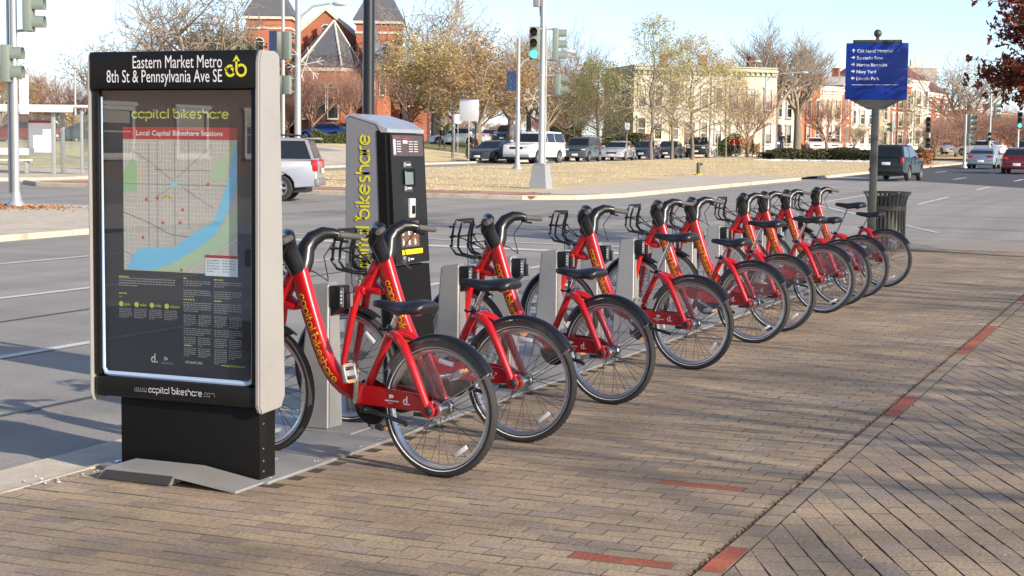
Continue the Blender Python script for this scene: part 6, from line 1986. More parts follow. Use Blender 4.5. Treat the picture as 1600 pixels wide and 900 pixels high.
# ---- church
D0 = 165.0; kx = D0 / 2500.0
q = at(505, D0); zb = q.z
ch = thing('church', 'red brick church with two towers, slate roofs and a conical turret behind bare trees', 'church', (q.x, q.y, zb), YAW)
def X(px): return (px - 505) * kx
def Z(py, px=505): return zat(py, px, D0) - zb
def tower(px0, px1, y0, y1, pe, pt, nm):
    x0, x1 = X(px0), X(px1); ze = Z(pe)
    b = MB(); b.box(((x0 + x1) / 2, (y0 + y1) / 2, ze / 2), (x1 - x0, y1 - y0, ze)); w_ = b.build(nm, B_red, ch, 0)
    c = MB(); c.box(((x0 + x1) / 2, (y0 + y1) / 2, ze + .16), (x1 - x0 + .5, y1 - y0 + .5, .34)); c.box(((x0 + x1) / 2, (y0 + y1) / 2, ze - .9), (x1 - x0 + .2, y1 - y0 + .2, .22)); c.build('cornice', M_stone, w_, 0)
    r_ = MB(); cx, cy = (x0 + x1) / 2, (y0 + y1) / 2; e = .35
    r_.loft([[(x0 - e, y0 - e, ze + .33), (x1 + e, y0 - e, ze + .33), (x1 + e, y1 + e, ze + .33), (x0 - e, y1 + e, ze + .33)], [(cx - .12, cy - .12, Z(pt)), (cx + .12, cy - .12, Z(pt)), (cx + .12, cy + .12, Z(pt)), (cx - .12, cy + .12, Z(pt))]])
    r_.build('tower_roof', M_slate, w_, 0)
    for k in (-1, 1):
        window(w_, cx + k * (x1 - x0) * .2, ze - 4.2, .8, 1.9, y0, M_stone, True, False)
    window(w_, cx, ze - 9.5, .8, 2.2, y0, M_stone, True, False)
    return w_
tower(389, 456, -2.0, 2.6, 36, -38, 'left_tower'.replace('left_', '') )
tower(557, 624, -2.0, 2.6, 41, -36, 'tower')
b = MB()
x0, x1 = X(440), X(570); xa = X(505); za = Z(20); ze = Z(72)
b.loft([[(x0, y, -.5), (x1, y, -.5), (x1, y, ze), (xa, y, za), (x0, y, ze)] for y in (1.2, 24)]); b.build('nave', B_red, ch, 0)
r_ = MB()
for s_, xx in ((-1, x0), (1, x1)):
    xe = xx + s_ * .5; zz = ze - .55
    r_.loft([[(xe, y, zz), (xa, y, za + .12), (xa, y, za + .42), (xe, y, zz + .3)] for y in (1.6, 24.4)])
r_.build('nave_roof', M_slate, ch, 0)
c = MB()
for s_, xx in ((-1, x0), (1, x1)):
    xe = xx + s_ * .5; zz = ze - .55
    c.loft([[(xe, y, zz), (xa, y, za + .12), (xa, y, za + .55), (xe, y, zz + .5)] for y in (1.0, 1.6)])
c.build('gable_coping', M_stone, ch, 0)
window(ch, xa, za - 3.2, .9, 1.4, 1.2, M_stone, True, False)
# polygonal front hall with its hip roof and pale ribs
hx = X(522); bse = [(X(462), -2.2), (X(478), -5.2), (X(540), -5.6), (X(566), -2.6), (X(566), 1.0), (X(462), 1.0)]
zh = Z(108)
b = MB(); b.prism(bse, -.5, zh); fh_ = b.build('front_hall', B_red, ch, 0)
apx = (hx, -1.2, Z(36))
r_ = MB(); n_ = len(bse)
low = [((x - hx) * 1.07 + hx, (y + 1) * 1.07 - 1, zh - .1) for x, y in bse]
r_.add(low + [apx], [(i, (i + 1) % n_, n_) for i in range(n_)] + [tuple(reversed(range(n_)))]); r_.build('hip_roof', M_slate, fh_, 0)
rb = MB()
for p_ in low[:4]: rb.tube([Vector(p_) + Vector((0, -.04, .05)), Vector(apx)], .11, 5)
rb.build('roof_ribs', M_stone, fh_, 0)['kind'] = 'stuff'
c = MB(); c.prism([((x - hx) * 1.04 + hx, (y + 1) * 1.04 - 1) for x, y in bse], zh - .55, zh - .2); c.build('hall_cornice', M_stone, fh_, 0)
for px_ in (490, 509, 528):
    window(fh_, X(px_), 2.2, .95, 3.0, -5.42 - .1 * 0 - (px_ - 490) * .004, M_stone, True, False)
for k in range(6):     # small chimney like crockets along the gable
    b = MB(); b.box((X(468 + k * 14), .9, Z(74 - 11 * min(k, 5 - k))), (.5, .5, 1.0)); b.build('crocket', B_red, ch, 0)
# conical turret
tx = X(594); b = MB(); b.lathe([(1.25, -.5), (1.25, Z(114)), (1.45, Z(113)), (1.45, Z(108))], 12, Matrix.Translation((tx, -4.0, 0))); tt_ = b.build('turret', B_red, ch, 20)
r_ = MB(); r_.lathe([(1.85, Z(114)), (1.30, Z(100)), (.75, Z(78)), (.30, Z(55)), (.02, Z(40))], 12, Matrix.Translation((tx - .4, -4.0, 0))); r_.build('turret_roof', M_slate, tt_, 20)
for px_ in (586, 602): window(tt_, X(px_), Z(150), .5, 2.0, -5.25, M_stone, True, False)
b = MB(); b.box((X(634), -1.2, Z(160) / 1), (.8, .8, 5.0)); b.box((X(634), -1.2, 3.2), (.6, .6, 6.4)); b.build('stone_pier', M_stone, ch, 0)
b = MB(); b.box((X(640), 6, 3.6), (2.6, 14, 8)); b.build('side_aisle', B_red, ch, 0)
b = MB(); b.box((X(505), -5.9, 1.3), (1.7, .2, 2.6)); b.build('door', M_doorb, ch, 0)

# ---- brick block across the avenue behind the viewer: it is what the map glass mirrors
t = thing('brick_building', 'brown brick block across the avenue, seen only mirrored in the map glass', 'building', (-46, -20, 0), R(-90))
# local x runs along -Y, local y points to -X... front face at y=0 looks towards +X
b = MB(); b.box((40, -6, 7), (95, 12, 15)); b.build('wall', B_brn, t, 0)
for k in range(13):
    for r_ in range(3):
        Tm = Matrix.Translation((4 + k * 6.2, 0.0, 1.2 + r_ * 4.2)) @ Matrix.Rotation(math.pi, 4, 'Z')
        window(t, 0, 0, 2.4, 2.0, -.01, M_trimw, False, True, Tm)
# ------------------------------------------------------------------ trees and shrubs
import array
class TB:
    """fast branch mesh: triangles-sided tubes"""
    def __init__(s): s.v = []; s.f = []
    def seg(s, pts, rs, n):
        o = len(s.v); k = len(pts)
        ref = None
        for i in range(k):
            t = (pts[min(i + 1, k - 1)] - pts[max(0, i - 1)]).normalized()
            if ref is None: ref = t.orthogonal().normalized()
            else:
                ref = ref - t * ref.dot(t); ref = ref.normalized() if ref.length > 1e-5 else t.orthogonal().normalized()
            b = t.cross(ref)
            for j in range(n):
                a = 2 * math.pi * j / n
                p = pts[i] + (ref * math.cos(a) + b * math.sin(a)) * rs[i]
                s.v.append((p.x, p.y, p.z))
        for i in range(k - 1):
            for j in range(n):
                a = o + i * n + j; c = o + i * n + (j + 1) % n
                s.f.append((a, c, c + n, a + n))
def grow(seed, H=10.0, trunk=.22, limbs=7, kids=(6, 5, 4), spread=.8, uplift=.25, ratio=.62, r0=.24, leader=False, lean=0, jitter=.35, first=.55, tmin=.012):
    g = random.Random(seed)
    tr, cr, tips = TB(), TB(), []
    def rv(): return Vector((g.uniform(-1, 1), g.uniform(-1, 1), g.uniform(-1, 1)))
    def branch(p, d, L, r, lev, buf):
        k = 4 if lev < 2 else 3 if lev < 3 else 2
        pts = [p.copy()]; dd = d.copy()
        for i in range(k):
            dd = (dd + rv() * jitter * .38 + Vector((0, 0, uplift * .25))).normalized()
            pts.append(pts[-1] + dd * (L / k))
        r1 = max(tmin * .6, r * .42)
        rs = [r + (r1 - r) * i / k for i in range(k + 1)]
        buf.seg(pts, rs, 6 if lev == 0 else 4 if lev == 1 else 3)
        if lev >= len(kids):
            tips.append((pts[-1], dd)); tips.append((pts[len(pts) // 2], dd)); return
        n = kids[lev]
        for q in range(n):
            t = .28 + .72 * (q + g.random() * .8) / n
            t = min(t, 1.0)
            i = min(k - 1, int(t * k)); f = t * k - i
            pp = pts[i].lerp(pts[i + 1], f); rr = rs[i] + (rs[i + 1] - rs[i]) * f
            side = (rv() - dd * 0).normalized(); side = (side - dd * side.dot(dd)).normalized()
            nd = (dd * (1 - spread * .55) + side * spread * g.uniform(.6, 1.1) + Vector((0, 0, uplift))).normalized()
            branch(pp, nd, L * ratio * g.uniform(.75, 1.15), max(tmin, rr * .62), lev + 1, cr)
    th = H * trunk
    tp = [Vector((0, 0, -.3)), Vector((0, 0, .3)), Vector((g.uniform(-.1, .1), g.uniform(-.1, .1), th * .5)), Vector((lean + g.uniform(-.15, .15), g.uniform(-.15, .15), th))]
    if leader:
        n = 8; tp = [Vector((0, 0, -.3))] + [Vector((g.uniform(-.06, .06) * i, g.uniform(-.06, .06) * i, H * .96 * i / n)) for i in range(1, n + 1)]
        rr = [r0 * 1.3] + [max(.015, r0 * (1 - i / n) ** .8) for i in range(1, n + 1)]
        tr.seg(tp, rr, 7)
        for q in range(limbs):
            z = H * (trunk + (.95 - trunk) * (q + g.random()) / limbs)
            a = g.uniform(0, 6.28); el = .25 + .5 * z / H
            d = Vector((math.cos(a), math.sin(a), el)).normalized()
            L = (H * .34) * (1.08 - z / H) ** .7 * g.uniform(.8, 1.15) * spread * 1.5
            branch(Vector((0, 0, z)), d, L, r0 * .34 * (1.1 - z / H) + .01, 1, cr)
    else:
        tr.seg(tp, [r0 * 1.55, r0 * 1.15, r0, r0 * .88], 8)
        for q in range(limbs):
            a = 2 * math.pi * (q + g.uniform(-.3, .3)) / limbs
            inc = g.uniform(.25, 1.0) * spread
            d = Vector((math.cos(a) * inc, math.sin(a) * inc, 1.0 - .35 * inc)).normalized()
            st = tp[3] if q % 2 == 0 else tp[2].lerp(tp[3], g.uniform(.55, 1))
            branch(st, d, H * first * g.uniform(.75, 1.05), r0 * g.uniform(.42, .62), 0, cr)
    return tr, cr, tips
def tb_mesh(tb, name, m):
    me = bpy.data.meshes.new(name); me.from_pydata(tb.v, [], tb.f); me.materials.append(m)
    me.polygons.foreach_set('use_smooth', [True] * len(me.polygons)); return me
def leaf_mesh(tips, name, m, per, size, sp, seed, droop=0.0):
    g = random.Random(seed); vs, fs = [], []
    for p, d in tips:
        for _ in range(per if per >= 1 else (1 if g.random() < per else 0)):
            c = p + Vector((g.gauss(0, sp), g.gauss(0, sp), g.gauss(0, sp) - droop * g.random()))
            u = Vector((g.uniform(-1, 1), g.uniform(-1, 1), g.uniform(-1, 1))).normalized(); v = u.orthogonal().normalized()
            s_ = size * g.uniform(.6, 1.4); w = s_ * g.uniform(.35, .6)
            o = len(vs)
            for q in (c - u * s_, c + v * w, c + u * s_, c - v * w): vs.append((q.x, q.y, q.z))
            fs.append((o, o + 1, o + 2, o + 3))
    me = bpy.data.meshes.new(name); me.from_pydata(vs, [], fs); me.materials.append(m); return me
def leafmat(name, col, isl=.45):
    m = mat(name, col, .7, island=isl, spec=.2)
    nt = m.node_tree; b = nt.nodes['Principled BSDF']; out = nt.nodes['Material Output']
    tl = nt.nodes.new('ShaderNodeBsdfTranslucent'); tl.inputs[0].default_value = (*[min(1, c * 1.3) for c in col], 1)
    mx = nt.nodes.new('ShaderNodeMixShader'); mx.inputs[0].default_value = .3
    nt.links.new(b.outputs[0], mx.inputs[1]); nt.links.new(tl.outputs[0], mx.inputs[2]); nt.links.new(mx.outputs[0], out.inputs[0])
    return m
T_bark = mat('bark_grey', (.17, .145, .12), .9, var=.3, vscale=3)
T_barkb = mat('bark_brown', (.15, .105, .075), .9, var=.3, vscale=3)
T_twig = mat('twig_grey_brown', (.31, .255, .20), .9)
T_twigr = mat('twig_reddish', (.33, .19, .145), .9)
L_olive = leafmat('leaf_olive_yellow', (.46, .37, .13))
L_orange = leafmat('leaf_orange_tan', (.46, .30, .13))
L_green = leafmat('leaf_yellow_green', (.36, .36, .14))
L_rust = leafmat('leaf_rust', (.40, .18, .09))
L_ever = leafmat('leaf_evergreen', (.075, .095, .04))
L_oak = leafmat('leaf_oak_brown', (.21, .065, .040), .55)
L_hedge = leafmat('leaf_hedge', (.10, .12, .045))
L_shrub = leafmat('leaf_dark_shrub', (.075, .075, .04))

TK = {}
def kind(name, gargs, bark, twig, leaf=None):
    tr, cr, tips = grow(**gargs)
    d = {'H': max(p[2] for p in cr.v), 'trunk': tb_mesh(tr, 'trunk', bark), 'crown': tb_mesh(cr, 'crown', twig)}
    if leaf: d['leaves'] = leaf_mesh(tips, 'leaves', *leaf)
    TK[name] = d
kind('broad1', dict(seed=3, H=10, trunk=.24, limbs=6, kids=(7, 6, 5), spread=.85, uplift=.22, r0=.30, first=.50), T_bark, T_twig)
kind('broad2', dict(seed=8, H=10, trunk=.28, limbs=7, kids=(7, 6, 5), spread=.72, uplift=.30, r0=.28, first=.48), T_bark, T_twig)
kind('bold', dict(seed=4, H=10, trunk=.20, limbs=7, kids=(6, 5, 4), spread=1.0, uplift=.16, r0=.34, first=.50, tmin=.02), T_bark, T_twig)
kind('bold2', dict(seed=6, H=10, trunk=.36, limbs=8, kids=(6, 6, 5), spread=.75, uplift=.26, r0=.30, first=.42, tmin=.016), T_bark, T_twig)
kind('sparse1', dict(seed=41, H=10, trunk=.30, limbs=5, kids=(5, 4, 3), spread=.9, uplift=.2, r0=.17, first=.48, tmin=.004), T_bark, T_twig)
kind('sparse2', dict(seed=43, H=10, trunk=.34, limbs=5, kids=(5, 4, 3), spread=.8, uplift=.25, r0=.15, first=.46, tmin=.004), T_bark, T_twig)
kind('fine', dict(seed=21, H=10, trunk=.2, limbs=8, kids=(7, 6, 5), spread=.75, uplift=.28, r0=.20, first=.45), T_barkb, T_twigr)
kind('crab', dict(seed=31, H=10, trunk=.16, limbs=9, kids=(7, 6, 5), spread=1.05, uplift=.16, r0=.30, first=.48), T_barkb, T_twigr)
kind('olive', dict(seed=5, H=10, trunk=.24, limbs=7, kids=(6, 6, 5), spread=.95, uplift=.14, r0=.30, first=.48), T_bark, T_twig, (L_olive, 4, .105, .28, 1, .15))
kind('olive2', dict(seed=51, H=10, trunk=.24, limbs=7, kids=(6, 6, 5), spread=.85, uplift=.2, r0=.26, first=.46), T_bark, T_twig, (L_olive, 2, .10, .28, 11, .15))
kind('orange', dict(seed=15, H=10, trunk=.22, limbs=8, kids=(6, 6, 5), spread=.9, uplift=.18, r0=.26, first=.46), T_bark, T_twig, (L_orange, 3, .105, .26, 2, .1))
kind('orange2', dict(seed=16, H=10, trunk=.2, limbs=8, kids=(6, 5, 5), spread=.95, uplift=.16, r0=.26, first=.46), T_bark, T_twig, (L_orange, 1, .09, .26, 4, .1))
kind('slim', dict(seed=9, H=10, trunk=.18, limbs=34, kids=(0, 5, 4), spread=.8, uplift=.12, r0=.16, leader=True), T_bark, T_twig, (L_green, 2, .085, .14, 3, .1))
kind('slim2', dict(seed=19, H=10, trunk=.2, limbs=38, kids=(0, 6, 4), spread=.95, uplift=.12, r0=.15, leader=True), T_bark, T_twig, (L_olive, 2, .08, .16, 6, .1))
kind('green', dict(seed=29, H=10, trunk=.14, limbs=44, kids=(0, 6, 4), spread=1.15, uplift=.10, r0=.16, leader=True), T_bark, T_twig, (L_green, 4, .10, .2, 7, .1))
kind('rust', dict(seed=12, H=10, trunk=.18, limbs=8, kids=(6, 6, 4), spread=1.0, uplift=.15, r0=.24, first=.46), T_barkb, T_twigr, (L_rust, 2, .12, .25, 8, .1))
kind('ever', dict(seed=14, H=10, trunk=.22, limbs=7, kids=(6, 6, 4), spread=.9, uplift=.2, r0=.26, first=.46), T_barkb, T_barkb, (L_ever, 6, .14, .22, 9, .0))
used_k = {}
def tree(k, px, top, dp, label, group, w=1.0, rz=None, xy=None, H=None, base=0.0):
    d = TK[k]
    q = at(px, dp) if xy is None else Vector((xy[0], xy[1], gz(*xy)))
    zb = q.z + RD + .08 + base
    h = (zat(top, px, dp) - zb) if H is None else H
    s_ = h / d['H']
    t = thing('tree', label, 'tree', (q.x, q.y, zb), rng.uniform(0, 6.28) if rz is None else rz, group)
    t.scale = (s_ * w, s_ * w, s_)
    for nm in ('trunk', 'crown', 'leaves'):
        if nm in d:
            o = bpy.data.objects.new(nm, d[nm]); COL.objects.link(o)
            if nm == 'leaves': o.parent = t; o['kind'] = 'stuff'
            else: o.parent = t
    return t
BT = 'trees around the church and the park corner'
tree('bold', 300, -60, 140, 'large bare tree rising behind the map panel, left of the church', BT, 1.25, .4)
tree('ever', 345, 22, 158, 'dark green tree right behind the large bare one left of the church', BT, .9)
tree('broad2', 232, 20, 165, 'smaller bare tree left of the large bare one', BT, 1.0)
tree('broad2', 380, 8, 190, 'bare tree between the map panel and the left church tower', BT, 1.0)
tree('bold', 168, 45, 190, 'grey bare tree left of the map panel top', BT, 1.1)
tree('rust', 95, 135, 150, 'rust coloured tree in the middle left of the map panel', BT, 1.3)
tree('fine', 60, 92, 160, 'reddish bare tree behind the bus shelter', BT, 1.2)
tree('orange', 3, 72, 130, 'yellow orange tree at the far left edge behind the signal pole', BT, 1.1)
tree('fine', 120, 105, 170, 'bare brownish tree just left of the map panel', BT, 1.2)
tree('rust', 40, 140, 170, 'low rust coloured tree behind the shelter roof', BT, 1.4)
tree('fine', 486, 78, 150, 'fine twigged bare tree in front of the church gable', BT, 1.15)
tree('fine', 548, 84, 142, 'bare fine twigged tree in front of the church hall', BT, 1.0)
tree('fine', 448, 130, 155, 'grey twiggy tree at the foot of the left church tower', BT, 1.1)
tree('fine', 640, 60, 150, 'thin bare tree right of the right church tower', BT, 1.0)
tree('olive', 676, -5, 128, 'big olive yellow tree with stout trunk right of the church', BT, .85, 1.0)
tree('bold', 690, -35, 160, 'tall bare crown above the olive yellow tree', BT, 1.0)
tree('orange', 742, 40, 122, 'orange tan tree behind the square sign', BT, 1.15, 2.0)
tree('orange', 712, 80, 150, 'orange tan tree further back left of the square sign', BT, 1.2)
tree('broad1', 795, 35, 140, 'bare tree behind the banner pole', BT, 1.0, 2.4)
tree('broad2', 822, 20, 165, 'tall bare tree left of the green signal', BT, .9)
tree('orange2', 850, 55, 140, 'sparse tan tree behind the green signal', BT, 1.2)
tree('broad1', 895, 15, 185, 'slim bare tree right of the green signal', BT, .75)
tree('fine', 880, 105, 150, 'reddish bare tree behind the boxy parked car', BT, 1.1)
tree('green', 930, 88, 128, 'yellow green bushy tree behind the silver saloon', BT, 1.0)
tree('orange', 905, 110, 150, 'tan tree left of the yellow green one', BT, 1.0)
tree('slim', 1014, 18, 118, 'tall slender tree with pale leaves in front of the cream house', BT, .9, .3)
tree('slim2', 1078, 52, 121, 'second slender yellowish tree in front of the cream houses', BT, 1.05)
tree('slim', 1046, 70, 128, 'thin yellowish tree between the two slender ones', BT, 1.0)
tree('slim2', 1130, 90, 138, 'small yellowish tree left of the couple in red', BT, .9)
tree('bold2', 1203, 14, 158, 'big bare street tree with thick trunk in front of the terrace', BT, 1.15, .7)
tree('bold2', 1241, 32, 164, 'second bare street tree with dark trunk right of the first', BT, 1.1, 4.0)
tree('bold', 1500, 72, 185, 'wide bare tree above the red brick houses at the right', BT, 1.2, 1.0)
tree('fine', 1286, 128, 166, 'fine bare tree in front of the pale cream house', BT, 1.0)
tree('slim', 1412, 140, 150, 'thin young tree right of the blue sign in front of the brick houses', BT, .8)
tree('fine', 1165, 118, 140, 'bare young tree left of the big street tree', BT, .9)
tree('orange2', 1330, 175, 176, 'small bare tree below the blue sign', BT, 1.0)
RT = 'reddish twiggy trees lining the avenue at the right'
for i, (px, top, dp, w) in enumerate(((1456, 178, 150, 1.2), (1490, 165, 160, 1.4), (1520, 160, 168, 1.4), (1552, 162, 172, 1.4), (1582, 165, 160, 1.4), (1604, 160, 175, 1.4), (1538, 172, 205, 1.5), (1570, 175, 215, 1.5), (1475, 182, 195, 1.4), (1598, 178, 220, 1.5), (1506, 176, 215, 1.5))):
    tree('crab', px, top, dp, ('first', 'second', 'third', 'fourth', 'fifth', 'sixth')[i] + ' low reddish bare tree along the right of the avenue, counted from the brick houses' if i < 6 else 'low reddish bare tree of the back row, ' + ('behind the tall signal pole', 'behind the green far signal', 'nearest the brick houses', 'at the very right edge', 'behind the silver coupe')[i - 6], RT, w)
FT = 'bare trees massed in the far background'
LMK = [(0, 'the traffic signal at the left edge'), (60, 'the bus shelter'), (150, 'the left side of the map panel'), (270, 'the map panel'), (422, 'the left church tower'), (505, 'the church gable'), (590, 'the right church tower'), (668, 'the olive yellow tree'), (730, 'the square sign'), (845, 'the green signal pole'), (930, 'the yellow green tree'), (1014, 'the tall slender tree'), (1090, 'the cream terrace'), (1203, 'the big bare street tree'), (1290, 'the pale cream house'), (1370, 'the blue sign'), (1455, 'the maroon roof'), (1535, 'the silver coupe'), (1600, 'the right edge of the view')]
_lc = {}
def far_label(k, px, low):
    lm = min(LMK, key=lambda q: abs(q[0] - px))
    key = (lm[1], low); _lc[key] = _lc.get(key, 0) + 1
    return ('low ' if low else '') + {'rust': 'rust tinted', 'orange2': 'tan leaved', 'crab': 'reddish spreading', 'fine': 'fine twigged brown', 'broad2': 'grey bare'}[k] + ' tree far behind ' + lm[1] + ('', ', second one', ', third one', ', fourth one', ', fifth one')[min(4, _lc[key] - 1)]
for i in range(34):
    px = -40 + i * 50 + rng.uniform(-15, 15)
    if 950 < px < 1400: dp = 240 + rng.uniform(0, 40)
    else: dp = 205 + rng.uniform(0, 60)
    top = rng.uniform(118, 165) if px < 900 else rng.uniform(150, 185)
    k_ = rng.choice(['fine', 'broad2', 'fine', 'rust', 'orange2', 'crab'])
    tree(k_, px, top, dp, far_label(k_, px, False), FT, rng.uniform(1.1, 1.5))
for i in range(26):
    px = -30 + i * 36 + rng.uniform(-10, 10)
    k_ = rng.choice(['fine', 'crab', 'fine', 'rust'])
    tree(k_, px, rng.uniform(165, 195), 200 + rng.uniform(0, 90), far_label(k_, px, True), FT, rng.uniform(1.5, 2.2))

# bare street trees beside the pavement, out of the picture to the right: their shadows streak the bricks
ST = 'bare street trees beside the pavement outside the picture'
for i, (xy, H, k, lab) in enumerate((((15.0, -1.5), 11, 'sparse1', 'bare street tree out of view nearest the viewer on the right'), ((20.0, 2.6), 12, 'sparse2', 'bare street tree out of view across the pavement, second from the viewer'),
                                ((14.5, 6.6), 10.5, 'sparse1', 'bare street tree out of view level with the third bicycle'), ((21, 10), 12, 'sparse1', 'bare street tree out of view in the second row behind the others'), ((13, 14.5), 10, 'sparse2', 'bare street tree out of view level with the last bicycles'), ((10.5, 5.2), 9, 'sparse2', 'bare street tree out of view beside the second bicycle'), ((17, 12.6), 11, 'sparse2', 'bare street tree out of view level with the waste bin'))):
    tree(k, 0, 0, 0, lab, ST, 1.0, .9 * i, xy, H)

# young oak holding brown leaves, leaning into the top right corner
def oak():
    tx, ty = 3.0, 24.6
    g = random.Random(77)
    t = thing('oak_tree', 'oak with dry red brown leaves reaching into the top right corner', 'tree', (tx, ty, gz(tx, ty)))
    tr = TB(); tr.seg([Vector((0, 0, -.2)), Vector((.05, 0, 1.2)), Vector((-.05, .1, 3.2)), Vector((0, .1, 6.0)), Vector((.1, 0, 8.0))], [.17, .14, .12, .08, .03], 9)
    o = bpy.data.objects.new('trunk', tb_mesh(tr, 'trunk', T_bark)); COL.objects.link(o); o.parent = t
    cr = TB(); tips = []
    def W(px, py, dp):
        x, y = LD((px - 800) / 2500 * dp, dp); return Vector((x - tx, y - ty, zat(py, px, dp) - gz(tx, ty)))
    limbs = []
    for px, py, dp, n, rad in ((1540, 128, 24.5, 12, .20), (1562, 112, 24.2, 16, .24), (1580, 132, 24.8, 16, .24), (1598, 118, 24.0, 16, .26), (1600, 150, 24.6, 8, .15), (1618, 135, 24.4, 18, .3), (1528, 118, 24.6, 5, .12),
                               (1562, 22, 23.6, 9, .2), (1580, 45, 24.0, 13, .22), (1566, 62, 24.2, 8, .15), (1597, 58, 24.4, 14, .22), (1546, 44, 24.0, 3, .10), (1536, 6, 23.8, 4, .12), (1596, 12, 24.0, 12, .26), (1512, -2, 23.8, 2, .10), (1576, 8, 24, 8, .2), (1620, 60, 24, 20, .4), (1625, 20, 24, 20, .4), (1600, 88, 24.3, 4, .12), (1640, 100, 24, 20, .4)):
        c = W(px, py, dp)
        base = Vector((0, .1, max(2.4, min(5.5, c.z - .3))))
        mid = base.lerp(c, .55) + Vector((0, 0, .18))
        cr.seg([base, mid, c], [.035, .022, .006], 4)
        for k in range(n):
            e = c + Vector((g.gauss(0, rad), g.gauss(0, rad), g.gauss(0, rad * .7)))
            st = mid.lerp(c, g.uniform(.3, 1)); cr.seg([st, st.lerp(e, .5) + Vector((0, 0, .03)), e], [.008, .006, .003], 3)
            for q in range(4): tips.append((st.lerp(e, .4 + .2 * q), Vector((0, 0, 1))))
    for k in range(60):
        a = g.uniform(0, 6.28); z = g.uniform(3, 7.5); r_ = (8.6 - z) * .45 * g.uniform(.4, 1)
        e = Vector((math.cos(a) * r_, math.sin(a) * r_, z + r_ * .4))
        if e.x < -1.2: continue
        cr.seg([Vector((0, .05, z - .2)), Vector((0, 0, z)).lerp(e, .5), e], [.03, .018, .006], 4)
        for q in range(14): tips.append((e + Vector((g.gauss(0, .3), g.gauss(0, .3), g.gauss(0, .25))), Vector((0, 0, 1))))
    o = bpy.data.objects.new('crown', tb_mesh(cr, 'crown', T_barkb)); COL.objects.link(o); o.parent = t
    vs, fs = [], []
    for p, d in tips:
        for _ in range(5):
            c = p + Vector((g.gauss(0, .035), g.gauss(0, .035), g.gauss(0, .035)))
            u = Vector((g.uniform(-1, 1), g.uniform(-1, 1), g.uniform(-1.4, .3))).normalized(); v = u.orthogonal().normalized(); n_ = u.cross(v)
            a = g.uniform(0, 6.28); v = v * math.cos(a) + n_ * math.sin(a); n_ = u.cross(v)
            s_ = g.uniform(.04, .075); o_ = len(vs)
            for uu, ww, kk in ((-1, 0, 0), (-.4, .28, .1), (-.15, .16, .05), (.2, .42, .12), (.4, .2, .05), (1, 0, -.15), (.4, -.2, .05), (.2, -.42, .12), (-.15, -.16, .05), (-.4, -.28, .1)):
                q = c + u * uu * s_ + v * ww * s_ * 1.3 + n_ * kk * s_; vs.append((q.x, q.y, q.z))
            fs += [(o_, o_ + 1, o_ + 2, o_ + 8, o_ + 9), (o_ + 2, o_ + 3, o_ + 4, o_ + 6, o_ + 7, o_ + 8), (o_ + 4, o_ + 5, o_ + 6)]
    me = bpy.data.meshes.new('leaves'); me.from_pydata(vs, [], fs); me.materials.append(L_oak)
    o = bpy.data.objects.new('leaves', me); COL.objects.link(o); o.parent = t; o['kind'] = 'stuff'
oak()

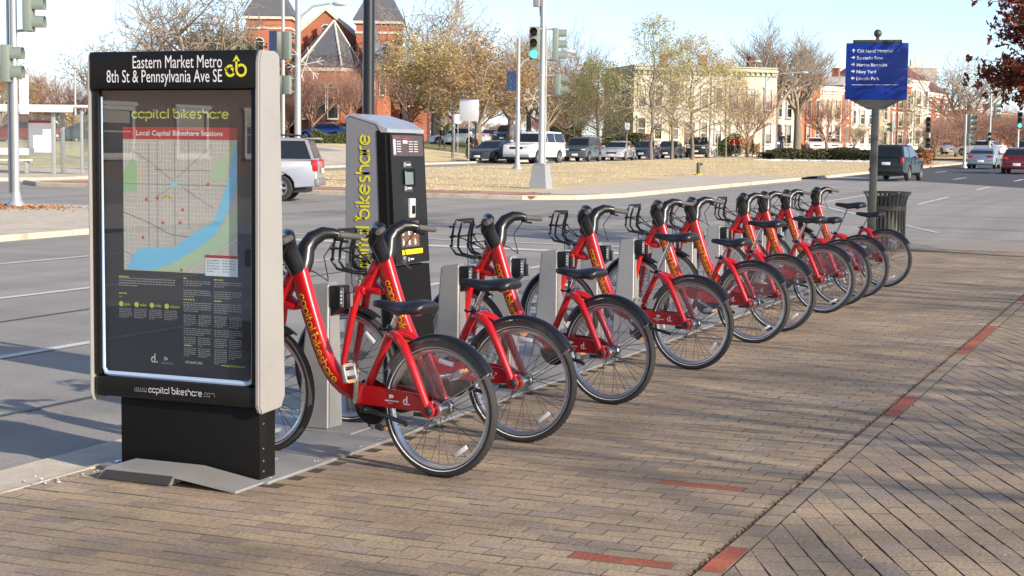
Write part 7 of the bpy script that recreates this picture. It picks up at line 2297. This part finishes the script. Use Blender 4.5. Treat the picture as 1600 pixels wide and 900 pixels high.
# hedges and shrubs
def bushy(name, label, cat, px0, px1, dp0, dp1, h, dpt, m, n, size, base=0.0, group=None, twig=True):
    a, b_ = at(px0, dp0), at(px1, dp1)
    L = math.hypot(b_.x - a.x, b_.y - a.y); ang = math.atan2(b_.y - a.y, b_.x - a.x)
    t = thing(name, label, cat, (a.x, a.y, a.z + RD + .1 + base), ang, group)
    g = random.Random(int(px0)); vs, fs = [], []
    for k in range(n):
        x = g.uniform(0, L); top = h * (.78 + .22 * math.sin(x * 1.7 + px0) * math.sin(x * .63 + 1))
        z = top * g.random() ** .6; y = dpt * g.uniform(-.5, .5) * (1 - .4 * z / h)
        c = Vector((x, y, z)); u = Vector((g.uniform(-1, 1), g.uniform(-1, 1), g.uniform(-.6, 1))).normalized(); v = u.orthogonal().normalized(); s_ = size * g.uniform(.5, 1.4); o_ = len(vs)
        for q in (c - u * s_, c + v * s_ * .6, c + u * s_, c - v * s_ * .6): vs.append((q.x, q.y, q.z))
        fs.append((o_, o_ + 1, o_ + 2, o_ + 3))
    me = bpy.data.meshes.new('foliage'); me.from_pydata(vs, [], fs); me.materials.append(m)
    o = bpy.data.objects.new('foliage', me); COL.objects.link(o); o.parent = t; o['kind'] = 'stuff'
    st = TB()
    for k in range(int(max(4, L * 2))):
        x = g.uniform(0, L); st.seg([Vector((x, 0, -.1)), Vector((x + g.uniform(-.3, .3), g.uniform(-.3, .3) * dpt, h * .85))], [.03, .008], 3)
    o = bpy.data.objects.new('stems', tb_mesh(st, 'stems', T_barkb)); COL.objects.link(o); o.parent = t; o['kind'] = 'stuff'
bushy('hedge', 'clipped green hedge in front of the church right of the silver four wheel drive', 'hedge', 486, 552, 118, 118, 1.25, 1.4, L_hedge, 5200, .10, base=-.1)
bushy('shrub_bed', 'long low bed of dark shrubs behind the snow patch on the median', 'shrubs', 1192, 1300, 128, 131, .95, 3.0, L_shrub, 6000, .11)
bushy('shrub_bed', 'right end of the dark shrubs, browner, behind the dark four wheel drive', 'shrubs', 1300, 1436, 131, 122, 1.0, 3.0, L_shrub, 6000, .11)
bushy('shrub', 'brown bare shrub right of the dark four wheel drive', 'shrub', 1418, 1450, 112, 112, 1.25, 1.6, L_rust, 1500, .09)
bushy('hedge', 'dark green hedge behind the silver saloon', 'hedge', 938, 1000, 146, 146, 1.9, 1.6, L_hedge, 3500, .12)
bushy('hedge', 'green hedge behind the couple in red', 'hedge', 1117, 1152, 148, 148, 2.1, 1.6, L_hedge, 3000, .12)
bushy('shrub', 'tan dry shrub behind the walkers in tan coats', 'shrub', 1152, 1182, 150, 150, 1.9, 1.5, L_orange, 1500, .10)
bushy('shrub', 'tan shrub behind the bus shelter glass', 'shrub', 95, 128, 112, 112, 1.9, 2.0, L_orange, 2500, .10)
bushy('shrub', 'low dark shrub at the foot of the stout tree', 'shrub', 820, 905, 150, 150, 1.8, 2.0, L_shrub, 4000, .12)
bushy('shrub', 'green shrubs beside the stout trunk of the olive yellow tree', 'shrub', 676, 700, 140, 140, 2.4, 1.6, L_hedge, 2500, .12)
